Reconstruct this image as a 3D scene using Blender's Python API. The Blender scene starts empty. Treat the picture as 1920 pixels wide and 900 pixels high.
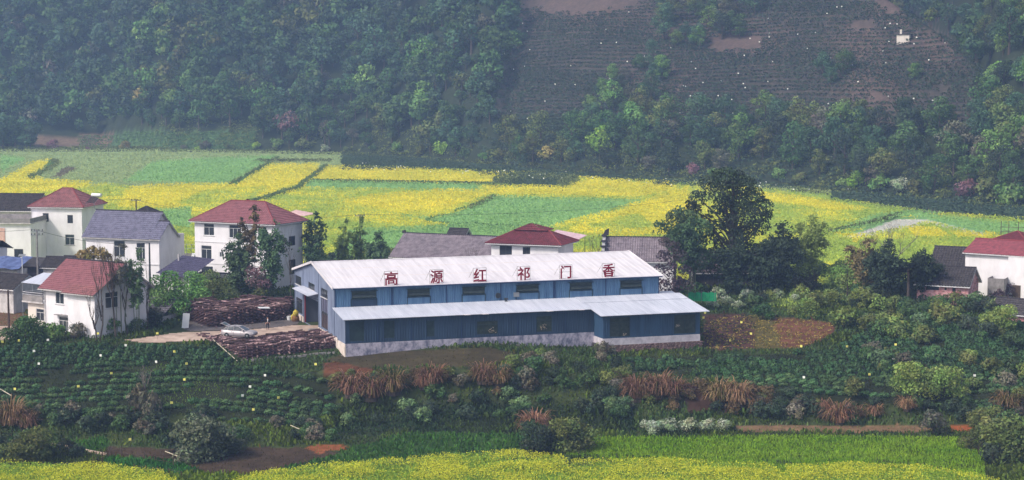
import bpy, math, random
import numpy as np
from mathutils import Vector, Matrix
random.seed(7); RNG = np.random.default_rng(7)
PI = math.pi
SC = bpy.context.scene
COL = SC.collection

# ---------------------------------------------------------------- camera
F = 3600.0                                   # focal length in photo pixels (1920 wide)
PITCH = math.atan(333.0 / F)
CAMZ = 35.0
cam_d = bpy.data.cameras.new('camera'); cam = bpy.data.objects.new('camera', cam_d); COL.objects.link(cam)
cam_d.sensor_width = 36; cam_d.lens = F / 1920 * 36; cam_d.clip_start = 1; cam_d.clip_end = 4000
cam.location = (0, 0, CAMZ); cam.rotation_euler = (PI / 2 - PITCH, 0, 0)
SC.camera = cam

# ---------------------------------------------------------------- light
SUN_EL, SUN_AZ = math.radians(44), math.radians(-124)      # azimuth measured from +Y towards +X
w = bpy.data.worlds.new('World'); SC.world = w; w.use_nodes = True
nt = w.node_tree; nt.nodes.clear()
sky = nt.nodes.new('ShaderNodeTexSky'); sky.sky_type = 'NISHITA'; sky.sun_disc = False
sky.sun_elevation = SUN_EL; sky.sun_rotation = SUN_AZ; sky.air_density = 1.0; sky.dust_density = 3.5; sky.ozone_density = 1.5
bg = nt.nodes.new('ShaderNodeBackground'); bg.inputs[1].default_value = 0.15
wo = nt.nodes.new('ShaderNodeOutputWorld'); hsv = nt.nodes.new('ShaderNodeHueSaturation'); hsv.inputs['Saturation'].default_value = .5; nt.links.new(sky.outputs[0], hsv.inputs['Color']); nt.links.new(hsv.outputs[0], bg.inputs[0]); nt.links.new(bg.outputs[0], wo.inputs[0])
sd = bpy.data.lights.new('sun', 'SUN'); sd.energy = 2.7; sd.angle = math.radians(7); sd.color = (1, .92, .79)
so = bpy.data.objects.new('sun', sd); COL.objects.link(so)
sdir = Vector((math.sin(SUN_AZ) * math.cos(SUN_EL), math.cos(SUN_AZ) * math.cos(SUN_EL), math.sin(SUN_EL)))
so.rotation_euler = sdir.to_track_quat('Z', 'Y').to_euler(); so.location = (0, 200, 300)
SC.view_settings.view_transform = 'Standard'; SC.view_settings.look = 'None'
SC.view_settings.exposure = 0.36; SC.view_settings.gamma = 1
SC.cycles.max_bounces = 6; SC.cycles.diffuse_bounces = 3; SC.cycles.glossy_bounces = 2; SC.cycles.transmission_bounces = 3
SC.cycles.volume_bounces = 1; SC.cycles.transparent_max_bounces = 6
SC.cycles.use_denoising = True
HAZE = 0.00031

# ---------------------------------------------------------------- numeric helpers
_tab = np.random.default_rng(3).random((256, 256))
def vn(x, y):
    x = np.asarray(x, float); y = np.asarray(y, float)
    xi = np.floor(x).astype(int); yi = np.floor(y).astype(int); fx = x - xi; fy = y - yi
    fx = fx * fx * (3 - 2 * fx); fy = fy * fy * (3 - 2 * fy)
    a = _tab[xi % 256, yi % 256]; b = _tab[(xi + 1) % 256, yi % 256]; c = _tab[xi % 256, (yi + 1) % 256]; d = _tab[(xi + 1) % 256, (yi + 1) % 256]
    return (a * (1 - fx) + b * fx) * (1 - fy) + (c * (1 - fx) + d * fx) * fy
def fbm(x, y, n=3):
    s = 0; k = 1.0; t = 0
    for i in range(n):
        s = s + k * vn(x * 2 ** i + 17 * i, y * 2 ** i + 31 * i); t += k; k *= .5
    return s / t

def inpoly(px, py, poly):
    px = np.asarray(px, float); py = np.asarray(py, float); c = np.zeros(px.shape, bool); n = len(poly)
    for i in range(n):
        x1, y1 = poly[i]; x2, y2 = poly[(i + 1) % n]
        if y1 == y2: continue
        c ^= ((y1 > py) != (y2 > py)) & (px < (x2 - x1) * (py - y1) / (y2 - y1) + x1)
    return c

# ---------------------------------------------------------------- terrain height T(x, y)
# bearing s = 960 + 3600 x / y (a direction across the valley), v = a level line expressed through its distance
def vy(v, z): return (CAMZ - z) * F / (v - 117.0)
_cols = {
 -900: [(560, 0), (632, -.2), (660, -.9), (700, -2.4), (740, -4.0), (775, -5.2), (800, -6.4), (830, -7.4), (868, -8), (960, -8)],
 340: [(560, 0), (632, -.1), (660, -.9), (700, -2.4), (740, -4.0), (775, -5.2), (800, -6.4), (830, -7.4), (868, -8), (960, -8)],
 450: [(560, 0), (628, 0), (655, -.8), (671, -1.5), (700, -2.4), (740, -4.0), (775, -5.4), (800, -6.6), (830, -7.4), (860, -8), (960, -8)],
 620: [(560, 0), (625, 0), (648, -.5), (670, -1.3), (697, -2.0), (730, -3.9), (766, -5.9), (800, -6.9), (830, -7.5), (850, -8), (960, -8)],
 900: [(560, 0), (600, 0), (642, -.3), (668, -1.1), (697, -2.0), (730, -3.9), (766, -5.9), (800, -6.9), (830, -7.5), (850, -8), (960, -8)],
 1110: [(560, 0), (600, 0), (648, -1.4), (668, -2.1), (697, -2.7), (735, -4.4), (766, -5.9), (800, -7.0), (830, -7.7), (850, -8), (960, -8)],
 1320: [(560, .1), (590, -.4), (650, -1.9), (668, -2.3), (700, -3.0), (725, -3.7), (776, -6.4), (803, -7.3), (840, -8), (960, -8)],
 1560: [(500, .2), (560, .3), (600, -.3), (655, -2.0), (700, -3.2), (740, -4.3), (776, -6.3), (803, -7.5), (840, -8.1), (960, -8.2)],
 1760: [(500, .2), (560, .3), (600, -.3), (655, -2.0), (700, -3.2), (745, -4.4), (781, -6.4), (806, -7.6), (840, -8.1), (960, -8.2)],
 2900: [(500, .2), (560, .3), (600, -.3), (655, -2.0), (700, -3.2), (745, -4.4), (781, -6.4), (806, -7.6), (840, -8.1), (960, -8.2)],
}
_cs = np.array(sorted(_cols)); _ct = []
for _k in _cs:
    _a = sorted([(vy(v, z), z) for v, z in _cols[_k]]) + [(330, 0.0), (5000, 0.0)]
    _ct.append((np.array([p[0] for p in _a]), np.array([p[1] for p in _a])))
def base_y(s): return np.interp(s, [-800, 0, 300, 640, 800, 930, 1100, 1250, 1400, 1650, 1900, 2700], [790, 770, 772, 745, 695, 640, 600, 572, 556, 502, 462, 400])
def hill(x, y, s):
    d = y - base_y(s)
    n1 = fbm(x / 60., y / 60., 3) - .5
    left = .50 * (d - 58) + 9 * n1
    xe = (300 - 960) / F * y + 4 * np.sin(y / 17.)
    mid = .56 * d - 1.5 * np.maximum(0, xe - x) - 1.0 * np.maximum(0, x - (905 - 960) / F * y) + 10 * n1 * np.clip(d / 60, 0, 1)
    tea = np.minimum(.43 * d, np.interp(s, [1500, 1660, 1790, 1850, 1900, 2000], [90, 56, 40, 31, 24, 5])) - .5 * np.maximum(0, (985 - 960) / F * y - x) + 4 * n1 * np.clip(d / 60, 0, 1)
    right = .52 * d - 2.6 * np.maximum(0, (1885 - 960) / F * y - x) + 5 * n1 * np.clip(d / 60, 0, 1)
    back = .5 * (y - 800) + 6 * n1 - .3 * np.maximum(0, 60 - x)
    gul = .5 * (y - 720) - 5
    h = np.maximum.reduce([left - 400 * (s > 1200), mid, tea, right, back, np.where((s > 860) & (s < 1100), gul, -9e9)])
    # the valley edge rises softly
    return np.where(d > 0, np.maximum(0, h), 0)
def T(x, y):
    x = np.asarray(x, float); y = np.asarray(y, float)
    s = 960 + F * x / np.maximum(y, 1)
    zz = np.stack([np.interp(y, a, b) for a, b in _ct])
    i = np.clip(np.searchsorted(_cs, s) - 1, 0, len(_cs) - 2); f = np.clip((s - _cs[i]) / (_cs[i + 1] - _cs[i]), 0, 1)
    if zz.ndim == 1: z = zz[i] * (1 - f) + zz[i + 1] * f
    else:
        k = np.indices(x.shape); z = zz[(i,) + tuple(k)] * (1 - f) + zz[(i + 1,) + tuple(k)] * f
    slope = np.clip(-z, 0, 2) / 2 * np.clip((z + 8.2) / 1.5, .05, 1)
    z = z + slope * .35 * (fbm(x / 3., y / 3., 2) - .5)
    return z + hill(x, y, s)
def Tz(x, y): return float(T(np.array([x]), np.array([y]))[0])
_Fv = np.array([0, math.cos(PITCH), -math.sin(PITCH)]); _Uv = np.array([0, math.sin(PITCH), math.cos(PITCH)])
def proj(x, y, z):
    d = y * _Fv[1] + (z - CAMZ) * _Fv[2]
    return 960 + F * x / d, 450 - F * (y * _Uv[1] + (z - CAMZ) * _Uv[2]) / d
def ray(u, v):
    d = _Fv + np.array([(u - 960) / F, 0, 0]) + _Uv * (450 - v) / F; return d / d[1]
def on(u, v, y=None, z=None):
    """world point seen in direction (u, v): at depth y, at height z, or where it meets the ground"""
    d = ray(u, v)
    if y is not None: return Vector((d[0] * y, y, CAMZ + d[2] * y))
    if z is not None:
        k = (z - CAMZ) / d[2]; return Vector((d[0] * k, k, z))
    ys = np.arange(195, 1200, .25); g = T(d[0] * ys, ys); r = CAMZ + d[2] * ys
    i = int(np.argmax(r < g)); y = ys[i]
    return Vector((d[0] * y, y, float(g[i])))

# ---------------------------------------------------------------- materials
def nd(nt, t, **kw):
    n = nt.nodes.new(t)
    for k, v in kw.items(): setattr(n, k, v)
    return n
def mat(name, c, rough=.85, c2=None, scale=2.0, stretch=(1, 1, 1), bump=0.0, bscale=None, metal=0.0, spec=.3, attr=False, objvar=0.0, lo=.35, hi=.65):
    m = bpy.data.materials.new(name); m.use_nodes = True; t = m.node_tree; b = t.nodes['Principled BSDF']; L = t.links.new
    b.inputs['Roughness'].default_value = rough; b.inputs['Metallic'].default_value = metal; b.inputs['Specular IOR Level'].default_value = spec
    tc = nd(t, 'ShaderNodeTexCoord'); mp = nd(t, 'ShaderNodeMapping'); mp.inputs['Scale'].default_value = stretch; L(tc.outputs['Object'], mp.inputs[0])
    out = None
    if c2 is not None:
        n = nd(t, 'ShaderNodeTexNoise'); n.inputs['Scale'].default_value = scale; n.inputs['Detail'].default_value = 6; n.inputs['Roughness'].default_value = .65; L(mp.outputs[0], n.inputs[0])
        r = nd(t, 'ShaderNodeMapRange'); r.inputs[1].default_value = lo; r.inputs[2].default_value = hi; L(n.outputs[0], r.inputs[0])
        mx = nd(t, 'ShaderNodeMix', data_type='RGBA'); mx.inputs[6].default_value = (*c, 1); mx.inputs[7].default_value = (*c2, 1); L(r.outputs[0], mx.inputs[0]); out = mx.outputs[2]
    else:
        rg = nd(t, 'ShaderNodeRGB'); rg.outputs[0].default_value = (*c, 1); out = rg.outputs[0]
    if attr:
        a = nd(t, 'ShaderNodeAttribute'); a.attribute_name = 'Col'
        m2 = nd(t, 'ShaderNodeMix', data_type='RGBA', blend_type='MULTIPLY'); m2.inputs[0].default_value = 1; L(out, m2.inputs[6]); L(a.outputs['Color'], m2.inputs[7]); out = m2.outputs[2]
    if objvar:
        oi = nd(t, 'ShaderNodeObjectInfo'); r = nd(t, 'ShaderNodeMapRange'); r.inputs[3].default_value = 1 - objvar; r.inputs[4].default_value = 1 + objvar; L(oi.outputs['Random'], r.inputs[0])
        hs = nd(t, 'ShaderNodeHueSaturation'); L(r.outputs[0], hs.inputs['Value']); L(out, hs.inputs['Color'])
        r2 = nd(t, 'ShaderNodeMapRange'); r2.inputs[3].default_value = .5 - objvar * .06; r2.inputs[4].default_value = .5 + objvar * .06
        mm = nd(t, 'ShaderNodeMath', operation='FRACT'); m3 = nd(t, 'ShaderNodeMath', operation='MULTIPLY'); m3.inputs[1].default_value = 7.31; L(oi.outputs['Random'], m3.inputs[0]); L(m3.outputs[0], mm.inputs[0]); L(mm.outputs[0], r2.inputs[0]); L(r2.outputs[0], hs.inputs['Hue'])
        out = hs.outputs[0]
    L(out, b.inputs['Base Color'])
    if bump:
        n = nd(t, 'ShaderNodeTexNoise'); n.inputs['Scale'].default_value = bscale or scale * 4; n.inputs['Detail'].default_value = 5; L(mp.outputs[0], n.inputs[0])
        bp = nd(t, 'ShaderNodeBump'); bp.inputs['Strength'].default_value = bump; bp.inputs['Distance'].default_value = .05; L(n.outputs[0], bp.inputs['Height']); L(bp.outputs[0], b.inputs['Normal'])
    return m
def leafmat(name, c, c2=None, var=.25, trans=.13):
    m = mat(name, c, rough=.75, c2=c2 or tuple(q * .7 for q in c), scale=.35, attr=True, objvar=var, spec=.12)
    t = m.node_tree; b = t.nodes['Principled BSDF']; o = t.nodes['Material Output']
    src = b.inputs['Base Color'].links[0].from_socket
    tr = nd(t, 'ShaderNodeBsdfTranslucent'); t.links.new(src, tr.inputs[0])
    ms = nd(t, 'ShaderNodeMixShader'); ms.inputs[0].default_value = trans
    t.links.new(b.outputs[0], ms.inputs[1]); t.links.new(tr.outputs[0], ms.inputs[2]); t.links.new(ms.outputs[0], o.inputs[0])
    return m
def srgb(r, g, b): return tuple(((c / 255.) / 12.92 if c / 255. <= .04045 else ((c / 255. + .055) / 1.055) ** 2.4) for c in (r, g, b))

# ---------------------------------------------------------------- object helpers
def link(o, parent=None):
    COL.objects.link(o)
    if parent is not None: o.parent = parent
    return o
def tag(o, label=None, cat=None, group=None, kind=None):
    if label: o['label'] = label
    if cat: o['category'] = cat
    if group: o['group'] = group
    if kind: o['kind'] = kind
    return o
def thing(name, label, cat, loc=(0, 0, 0), rz=0, group=None):
    o = bpy.data.objects.new(name, None); o.empty_display_size = .3; link(o); o.location = loc; o.rotation_euler = (0, 0, rz)
    return tag(o, label, cat, group)
def obj(name, me, parent=None, m=None, loc=None, rot=None):
    o = bpy.data.objects.new(name, me); link(o, parent)
    if m is not None and me is not None and len(me.materials) == 0: me.materials.append(m)
    if loc is not None: o.location = loc
    if rot is not None: o.rotation_euler = rot
    return o
def copy_tree(o, parent=None):
    c = o.copy(); COL.objects.link(c)
    if parent is not None: c.parent = parent
    for ch in KIDS.get(o.name, []): copy_tree(ch, c)
    return c
KIDS = {}
def npmesh(name, V, Q, col=None, smooth=False):
    """V (n,3); Q (m,k) faces of k corners; col (n,3) colour per vertex"""
    V = np.asarray(V, np.float32); Q = np.asarray(Q, np.int32); k = Q.shape[1]
    me = bpy.data.meshes.new(name); me.vertices.add(len(V)); me.vertices.foreach_set('co', V.ravel())
    me.loops.add(Q.size); me.loops.foreach_set('vertex_index', Q.ravel())
    me.polygons.add(len(Q)); me.polygons.foreach_set('loop_start', np.arange(0, Q.size, k, dtype=np.int32)); me.polygons.foreach_set('loop_total', np.full(len(Q), k, np.int32))
    if smooth: me.polygons.foreach_set('use_smooth', np.ones(len(Q), bool))
    me.update(calc_edges=True)
    a = me.color_attributes.new('Col', 'FLOAT_COLOR', 'POINT')
    c = np.ones((len(V), 4), np.float32)
    if col is not None: c[:, :3] = col
    a.data.foreach_set('color', c.ravel())
    return me
class MB:
    """collects shapes into one mesh"""
    def __init__(s): s.v = []; s.f = []
    def face(s, pts): i = len(s.v); s.v += [tuple(p) for p in pts]; s.f.append(tuple(range(i, i + len(pts))))
    def box(s, x0, x1, y0, y1, z0, z1):
        i = len(s.v); s.v += [(x0, y0, z0), (x1, y0, z0), (x1, y1, z0), (x0, y1, z0), (x0, y0, z1), (x1, y0, z1), (x1, y1, z1), (x0, y1, z1)]
        s.f += [(i, i + 3, i + 2, i + 1), (i + 4, i + 5, i + 6, i + 7), (i, i + 1, i + 5, i + 4), (i + 1, i + 2, i + 6, i + 5), (i + 2, i + 3, i + 7, i + 6), (i + 3, i, i + 4, i + 7)]
    def prism(s, poly, d):
        """polygon pts (3D list) extruded by vector d"""
        n = len(poly); i = len(s.v); d = Vector(d); s.v += [tuple(p) for p in poly] + [tuple(Vector(p) + d) for p in poly]
        s.f.append(tuple(range(i, i + n))); s.f.append(tuple(range(i + 2 * n - 1, i + n - 1, -1)))
        for k in range(n): s.f.append((i + (k + 1) % n, i + k, i + n + k, i + n + (k + 1) % n))
    def tube(s, pts, rad, n=6, cap=True):
        pts = [Vector(p) for p in pts]; i0 = len(s.v)
        if not hasattr(rad, '__len__'): rad = [rad] * len(pts)
        for k, p in enumerate(pts):
            t = (pts[min(k + 1, len(pts) - 1)] - pts[max(k - 1, 0)]).normalized()
            a = t.cross(Vector((0, 0, 1)) if abs(t.z) < .9 else Vector((1, 0, 0))).normalized(); b = t.cross(a)
            for j in range(n): q = 2 * PI * j / n; s.v.append(tuple(p + (a * math.cos(q) + b * math.sin(q)) * rad[k]))
        for k in range(len(pts) - 1):
            for j in range(n): a0 = i0 + k * n; s.f.append((a0 + j, a0 + (j + 1) % n, a0 + n + (j + 1) % n, a0 + n + j))
        if cap: s.f.append(tuple(i0 + j for j in range(n))[::-1]); s.f.append(tuple(i0 + (len(pts) - 1) * n + j for j in range(n)))
    def lathe(s, prof, c=(0, 0, 0), n=12, axis='z'):
        i0 = len(s.v); 
        for r, h in prof:
            for j in range(n):
                q = 2 * PI * j / n; a, b = r * math.cos(q), r * math.sin(q)
                p = (a, b, h) if axis == 'z' else ((a, h, b) if axis == 'y' else (h, a, b)); s.v.append((p[0] + c[0], p[1] + c[1], p[2] + c[2]))
        for k in range(len(prof) - 1):
            for j in range(n): a0 = i0 + k * n; s.f.append((a0 + j, a0 + (j + 1) % n, a0 + n + (j + 1) % n, a0 + n + j))
        s.f.append(tuple(i0 + j for j in range(n))[::-1]); s.f.append(tuple(i0 + (len(prof) - 1) * n + j for j in range(n)))
    def mesh(s, name='mesh', smooth=False):
        me = bpy.data.meshes.new(name); me.from_pydata(s.v, [], s.f); me.update()
        if smooth: me.polygons.foreach_set('use_smooth', [True] * len(me.polygons))
        return me
    def build(s, name, m, parent=None, smooth=False, loc=None, rot=None):
        return obj(name, s.mesh(name, smooth), parent, m, loc, rot)

def quads(P, N, size, rng, aspect=1.0, up=None, bend=None):
    """leaf quads centred on P facing N; returns V (4n,3), Q (n,4)"""
    n = len(P); N = N / np.maximum(np.linalg.norm(N, axis=1, keepdims=True), 1e-6)
    R = rng.normal(size=(n, 3)) if up is None else np.broadcast_to(np.asarray(up, float), (n, 3)) + .25 * rng.normal(size=(n, 3))
    A = np.cross(N, R); A /= np.maximum(np.linalg.norm(A, axis=1, keepdims=True), 1e-6); B = np.cross(N, A)
    sz = np.broadcast_to(np.asarray(size, float), (n,))[:, None]; a = A * sz * .5; b = B * sz * .5 * aspect
    j = rng.uniform(.55, 1.2, (4, n, 1))
    V = np.stack([P - a * j[0] - b * .35 * j[1], P + b * j[1], P + a * j[2] + b * .35 * j[3], P - b * j[3]], 1).reshape(-1, 3)
    return V, np.arange(4 * n).reshape(n, 4)
def percol(c): return np.repeat(c, 4, axis=0)
# ================================================================ GROUND
# plots of the valley floor, outlined by bearing s and level line v
YEL, YG, GRN, GRD, DIT, BRN, PTH = 'yel', 'yg', 'grn', 'grd', 'dit', 'brn', 'pth'
FC = {YEL: srgb(220, 204, 64), YG: srgb(178, 190, 82), GRN: srgb(142, 180, 108), GRD: srgb(156, 170, 112), DIT: srgb(92, 124, 66), BRN: srgb(120, 110, 88), PTH: srgb(214, 204, 188), 'dgn': srgb(66, 82, 56)}
PLOTS = [
 ('dgn', [(640, 286), (1000, 297), (1260, 319), (1560, 348), (1560, 359), (1290, 345), (1100, 333), (960, 323), (800, 317), (620, 311), (640, 301)]),
 (GRD, [(-900, 250), (640, 250), (640, 312), (500, 345), (300, 350), (200, 400), (-900, 420)]),
 (YEL, [(-400, 350), (0, 338), (60, 304), (98, 301), (60, 330), (84, 338), (172, 342), (150, 364), (60, 386), (-400, 400)]),
 (GRN, [(0, 292), (50, 297), (0, 325)]),
 (DIT, [(98, 301), (110, 303), (96, 316), (60, 336), (44, 334), (66, 326)]),
 (BRN, [(108, 322), (126, 312), (146, 314), (112, 334), (92, 334)]),
 (GRN, [(290, 302), (520, 293), (430, 345), (230, 342)]),
 (YEL, [(506, 308), (600, 308), (590, 332), (480, 376), (400, 396), (200, 392), (228, 352), (350, 345), (430, 349)]),
 (YG, [(40, 365), (200, 345), (240, 352), (210, 400), (100, 400)]),
 (YG, [(380, 360), (500, 352), (470, 380), (400, 398), (330, 385)]),
 (YG, [(-400, 400), (60, 386), (200, 396), (420, 396), (420, 520), (-400, 520)]),
 (GRN, [(288, 396), (362, 392), (352, 432), (288, 426)]),
 (YEL, [(612, 312), (960, 325), (930, 345), (585, 338)]),
 (GRN, [(585, 341), (915, 348), (880, 359), (568, 353)]),
 (YEL, [(700, 366), (860, 356), (930, 362), (850, 392), (760, 400), (640, 382)]),
 (YEL, [(900, 350), (1060, 352), (1100, 335), (1260, 345), (1272, 360), (1200, 372), (930, 368)]),
 (GRN, [(925, 370), (1215, 379), (1110, 405), (1020, 432), (800, 418), (880, 395)]),
 (GRN, [(740, 405), (800, 412), (1010, 436), (900, 436)]),
 (YEL, [(1220, 374), (1290, 352), (1300, 380), (1262, 445), (1180, 448), (1060, 440), (1110, 415)]),
 (YG, [(1100, 420), (1200, 405), (1230, 430), (1120, 442)]),
 ('dgn', [(925, 336), (985, 326), (1085, 333), (1060, 351), (925, 347)]),
 (GRD, [(1260, 336), (1500, 352), (1920, 395), (1920, 405), (1560, 368), (1260, 342)]),
 (YG, [(1420, 358), (1560, 370), (1760, 395), (1650, 415), (1570, 440), (1430, 420)]),
 (YEL, [(1420, 362), (1540, 376), (1640, 396), (1560, 398), (1430, 378)]),
 (GRN, [(1560, 441), (1640, 405), (1720, 398), (1790, 402), (1680, 412), (1640, 430)]),
 (BRN, [(1560, 362), (1660, 372), (2400, 430), (2400, 446), (1760, 402), (1560, 374)]),
 (GRN, [(1690, 402), (2400, 462), (2400, 475), (1850, 441), (1740, 415)]),
 (YEL, [(1545, 440), (1620, 446), (1610, 462), (1540, 462)]),
 (YEL, [(1700, 428), (1760, 432), (1790, 450), (1720, 448)]),
 (YEL, [(1780, 438), (1860, 440), (1900, 452), (1800, 450)]),
 (YG, [(1440, 400), (1560, 442), (1600, 450), (1640, 520), (1440, 545)]),
 (PTH, [(1588, 444), (1640, 428), (1680, 411), (1742, 412), (1852, 439), (1846, 443), (1740, 418), (1664, 438), (1620, 446)]),
 (DIT, [(607, 311), (613, 312), (565, 354), (470, 383), (455, 382), (556, 350)]),
 (DIT, [(585, 338), (930, 345), (930, 347), (583, 341)]),
 (DIT, [(430, 346), (523, 295), (526, 296), (440, 349)]),
 (DIT, [(880, 394), (925, 369), (929, 370), (800, 420), (796, 416)]),
 (DIT, [(800, 418), (1022, 432), (1022, 434), (800, 420)]),
 (GRN, [(650, 436), (860, 425), (1000, 442), (1000, 500), (600, 520)]),
]
def plotkind(x, y):
    """index of the plot each point of the level valley floor lies in"""
    wob = (fbm(x / 7., y / 7., 2) - .5)
    s = 960 + F * x / y + wob * 9; v = 117 + CAMZ * F / y + wob * 2.2
    k = np.full(np.shape(x), -1)
    for i, (c, poly) in enumerate(PLOTS): k[inpoly(s, v, poly)] = i
    return k
NEARP = [   # near patches, outlined in bearing / level line on the slope
 ('red', srgb(112, 74, 58), [(1335, 600), (1400, 590), (1560, 604), (1568, 625), (1500, 655), (1320, 655), (1318, 610)]),
 ('mauve', srgb(84, 58, 54), [(1318, 588), (1420, 590), (1415, 655), (1322, 658)]),
 ('olive', srgb(96, 86, 50), [(1410, 592), (1448, 592), (1470, 655), (1420, 655)]),
 ('rust', srgb(106, 68, 50), [(604, 682), (640, 680), (700, 690), (690, 700), (610, 705)]),
 ('brown', srgb(72, 64, 46), [(660, 660), (920, 652), (980, 668), (900, 690), (700, 690), (600, 675)]),
 ('lawn', srgb(56, 82, 38), [(690, 830), (760, 812), (960, 812), (1060, 830), (1060, 852), (500, 885), (560, 860)]),
 ('lawn', srgb(54, 84, 36), [(128, 826), (200, 818), (205, 838), (150, 852)]),
 ('lawn', srgb(46, 86, 38), [(196, 856), (330, 860), (370, 884), (330, 892), (200, 878)]),
 ('soil', srgb(74, 60, 48), [(200, 835), (320, 842), (560, 838), (640, 850), (500, 885), (390, 892), (330, 862), (196, 854)]),
 ('rust', srgb(142, 84, 54), [(568, 838), (640, 833), (655, 842), (600, 852)]),
 ('rust', srgb(160, 90, 54), [(1778, 799), (1800, 796), (1828, 802), (1822, 810), (1786, 808)]),
 ('rust', srgb(68, 50, 42), [(1270, 715), (1340, 720), (1380, 770), (1290, 775)]),
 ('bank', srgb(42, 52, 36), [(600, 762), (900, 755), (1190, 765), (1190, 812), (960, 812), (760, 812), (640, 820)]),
 ('path', srgb(126, 100, 76), [(1380, 799), (1700, 797), (1760, 803), (1700, 812), (1380, 808)]),
 ('dirt', srgb(112, 84, 64), [(-300, 570), (46, 570), (50, 612), (-300, 620)]),
 ('dirt', srgb(96, 84, 76), [(350, 600), (560, 596), (560, 612), (500, 616), (420, 622), (348, 622)]),
 ('wheat', srgb(84, 118, 32), [(1120, 822), (1840, 822), (1845, 868), (1500, 872), (1060, 856)]),
]
TEA_L = [(-100, 648), (80, 648), (250, 648), (400, 650), (446, 690), (620, 700), (640, 770), (560, 800), (430, 790), (300, 770), (180, 790), (-100, 775)]
TEA_R = [(1175, 668), (1330, 668), (1560, 662), (1600, 640), (1650, 610), (1920, 600), (2050, 620), (2050, 770), (1800, 765), (1560, 760), (1440, 740), (1300, 705), (1180, 700)]
def ground_colour(x, y, z):
    n = fbm(x / 2.3, y / 2.3, 3)[..., None]; n2 = fbm(x / 14., y / 14., 2)[..., None]
    c = np.array(srgb(52, 62, 40)) * (1 - n2) + np.array(srgb(70, 80, 46)) * n2
    c = c * (.7 + .6 * n)
    flat = (y > 275)
    k = plotkind(x, y)
    fcol = np.array([FC[p[0]] for p in PLOTS] + [FC[YG]])[k]
    s = 960 + F * x / y; d = y - base_y(s)
    fm = (flat & (d < -14) & ((y > 305) | (s > 1440)))[..., None]
    c = np.where(fm, fcol * (.75 + .5 * n) * np.array([.85, .95, 1]), c)
    # hills: litter under the woods, soil of the tea terraces
    hs = np.array(srgb(72, 67, 62)) * (.7 + .6 * n)
    woods = np.array(srgb(48, 56, 38)) * (.7 + .6 * n)
    u, v = proj(x, y, z)
    teah = (d > 40) & (u + 24 * (fbm(x / 9., y / 9., 2) - .5) > 985 - .3 * v) & (u < np.interp(v, [-50, 0, 85, 130, 200, 300], [1650, 1666, 1788, 1830, 1850, 1850])) 
    woods = np.where((inpoly(u, v, [(215, 250), (480, 245), (475, 282), (205, 282)]))[..., None], np.array(srgb(84, 110, 72)) * (.7 + .6 * n), np.where(inpoly(u, v, [(60, 258), (215, 252), (205, 282), (60, 282)])[..., None], np.array(srgb(120, 100, 84)) * (.7 + .6 * n), woods))
    c = np.where((d > -14)[..., None], woods, c); c = np.where(teah[..., None], hs, c)
    pk = np.zeros(np.shape(x))
    for px_, py_, rx, ry in ((1100, 20, 130, 45), (1370, 75, 110, 40), (1610, 80, 60, 40), (1640, 165, 60, 60), (1250, 60, 60, 30), (1680, 20, 60, 40), (1760, 80, 50, 50), (1240, 170, 70, 70)):
        pk = np.maximum(pk, np.exp(-((u - px_) / rx) ** 2 - ((v - py_) / ry) ** 2))
    pk = np.clip(pk * 1.2 + (n[..., 0] - .5) * .8, 0, 1)[..., None] * teah[..., None]
    c = c * (1 - pk) + pk * np.array(srgb(98, 82, 76)) * (.8 + .4 * n)
    wob = (fbm(x / 2.0, y / 2.0, 2) - .5) * 16
    tz = (inpoly(u + wob, v, TEA_L) | inpoly(u + wob, v, TEA_R)) & (y < 275)
    c = np.where(tz[..., None], np.array(srgb(44, 50, 34)) * (.5 + 1.0 * n), c)
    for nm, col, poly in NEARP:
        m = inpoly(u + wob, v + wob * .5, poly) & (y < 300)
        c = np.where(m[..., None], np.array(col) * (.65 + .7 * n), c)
    m = (y < 216) & (v > 845)
    c = np.where((m & (u < 1850) & (v > 890))[..., None], np.array(srgb(110, 132, 36)) * (.7 + .6 * n), c)
    return c
_s = np.concatenate([np.arange(-1500, -300, 60), np.arange(-300, 2220, 6), np.arange(2220, 3500, 60)])
_y = np.concatenate([np.arange(120, 196, 6), np.arange(196, 262, .55), np.arange(262, 330, 2.), np.arange(330, 460, 4.), np.arange(460, 1000, 3.5), np.arange(1000, 1500, 25)])
_S, _Y = np.meshgrid(_s, _y); _X = (_S - 960) / F * _Y; _Z = T(_X, _Y)
_V = np.stack([_X, _Y, _Z], -1).reshape(-1, 3); _C = ground_colour(_X, _Y, _Z).reshape(-1, 3)
nr, nc = _S.shape; _i = np.arange(nr * nc).reshape(nr, nc)
_Q = np.stack([_i[:-1, :-1], _i[:-1, 1:], _i[1:, 1:], _i[1:, :-1]], -1).reshape(-1, 4)
_ys = np.repeat(_y[:-1], nc - 1); _ss = np.tile(_s[:-1], nr - 1)
_by = base_y(_ss)
M_ground = mat('soil_and_grass', (1, 1, 1), rough=.95, c2=(.62, .62, .62), scale=.9, bump=.5, bscale=3.5, attr=True, spec=.1)
def submesh(name, mask, kind='structure'):
    q = _Q[mask]; used, inv = np.unique(q, return_inverse=True)
    me = npmesh(name, _V[used], inv.reshape(-1, 4), _C[used], smooth=True)
    o = obj(name, me, None, M_ground); o['kind'] = kind; return o
submesh('ground', _ys < 300)
submesh('farmland', (_ys >= 300) & (_ys < _by - 10))
submesh('hillside', (_ys >= _by - 10))

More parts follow.
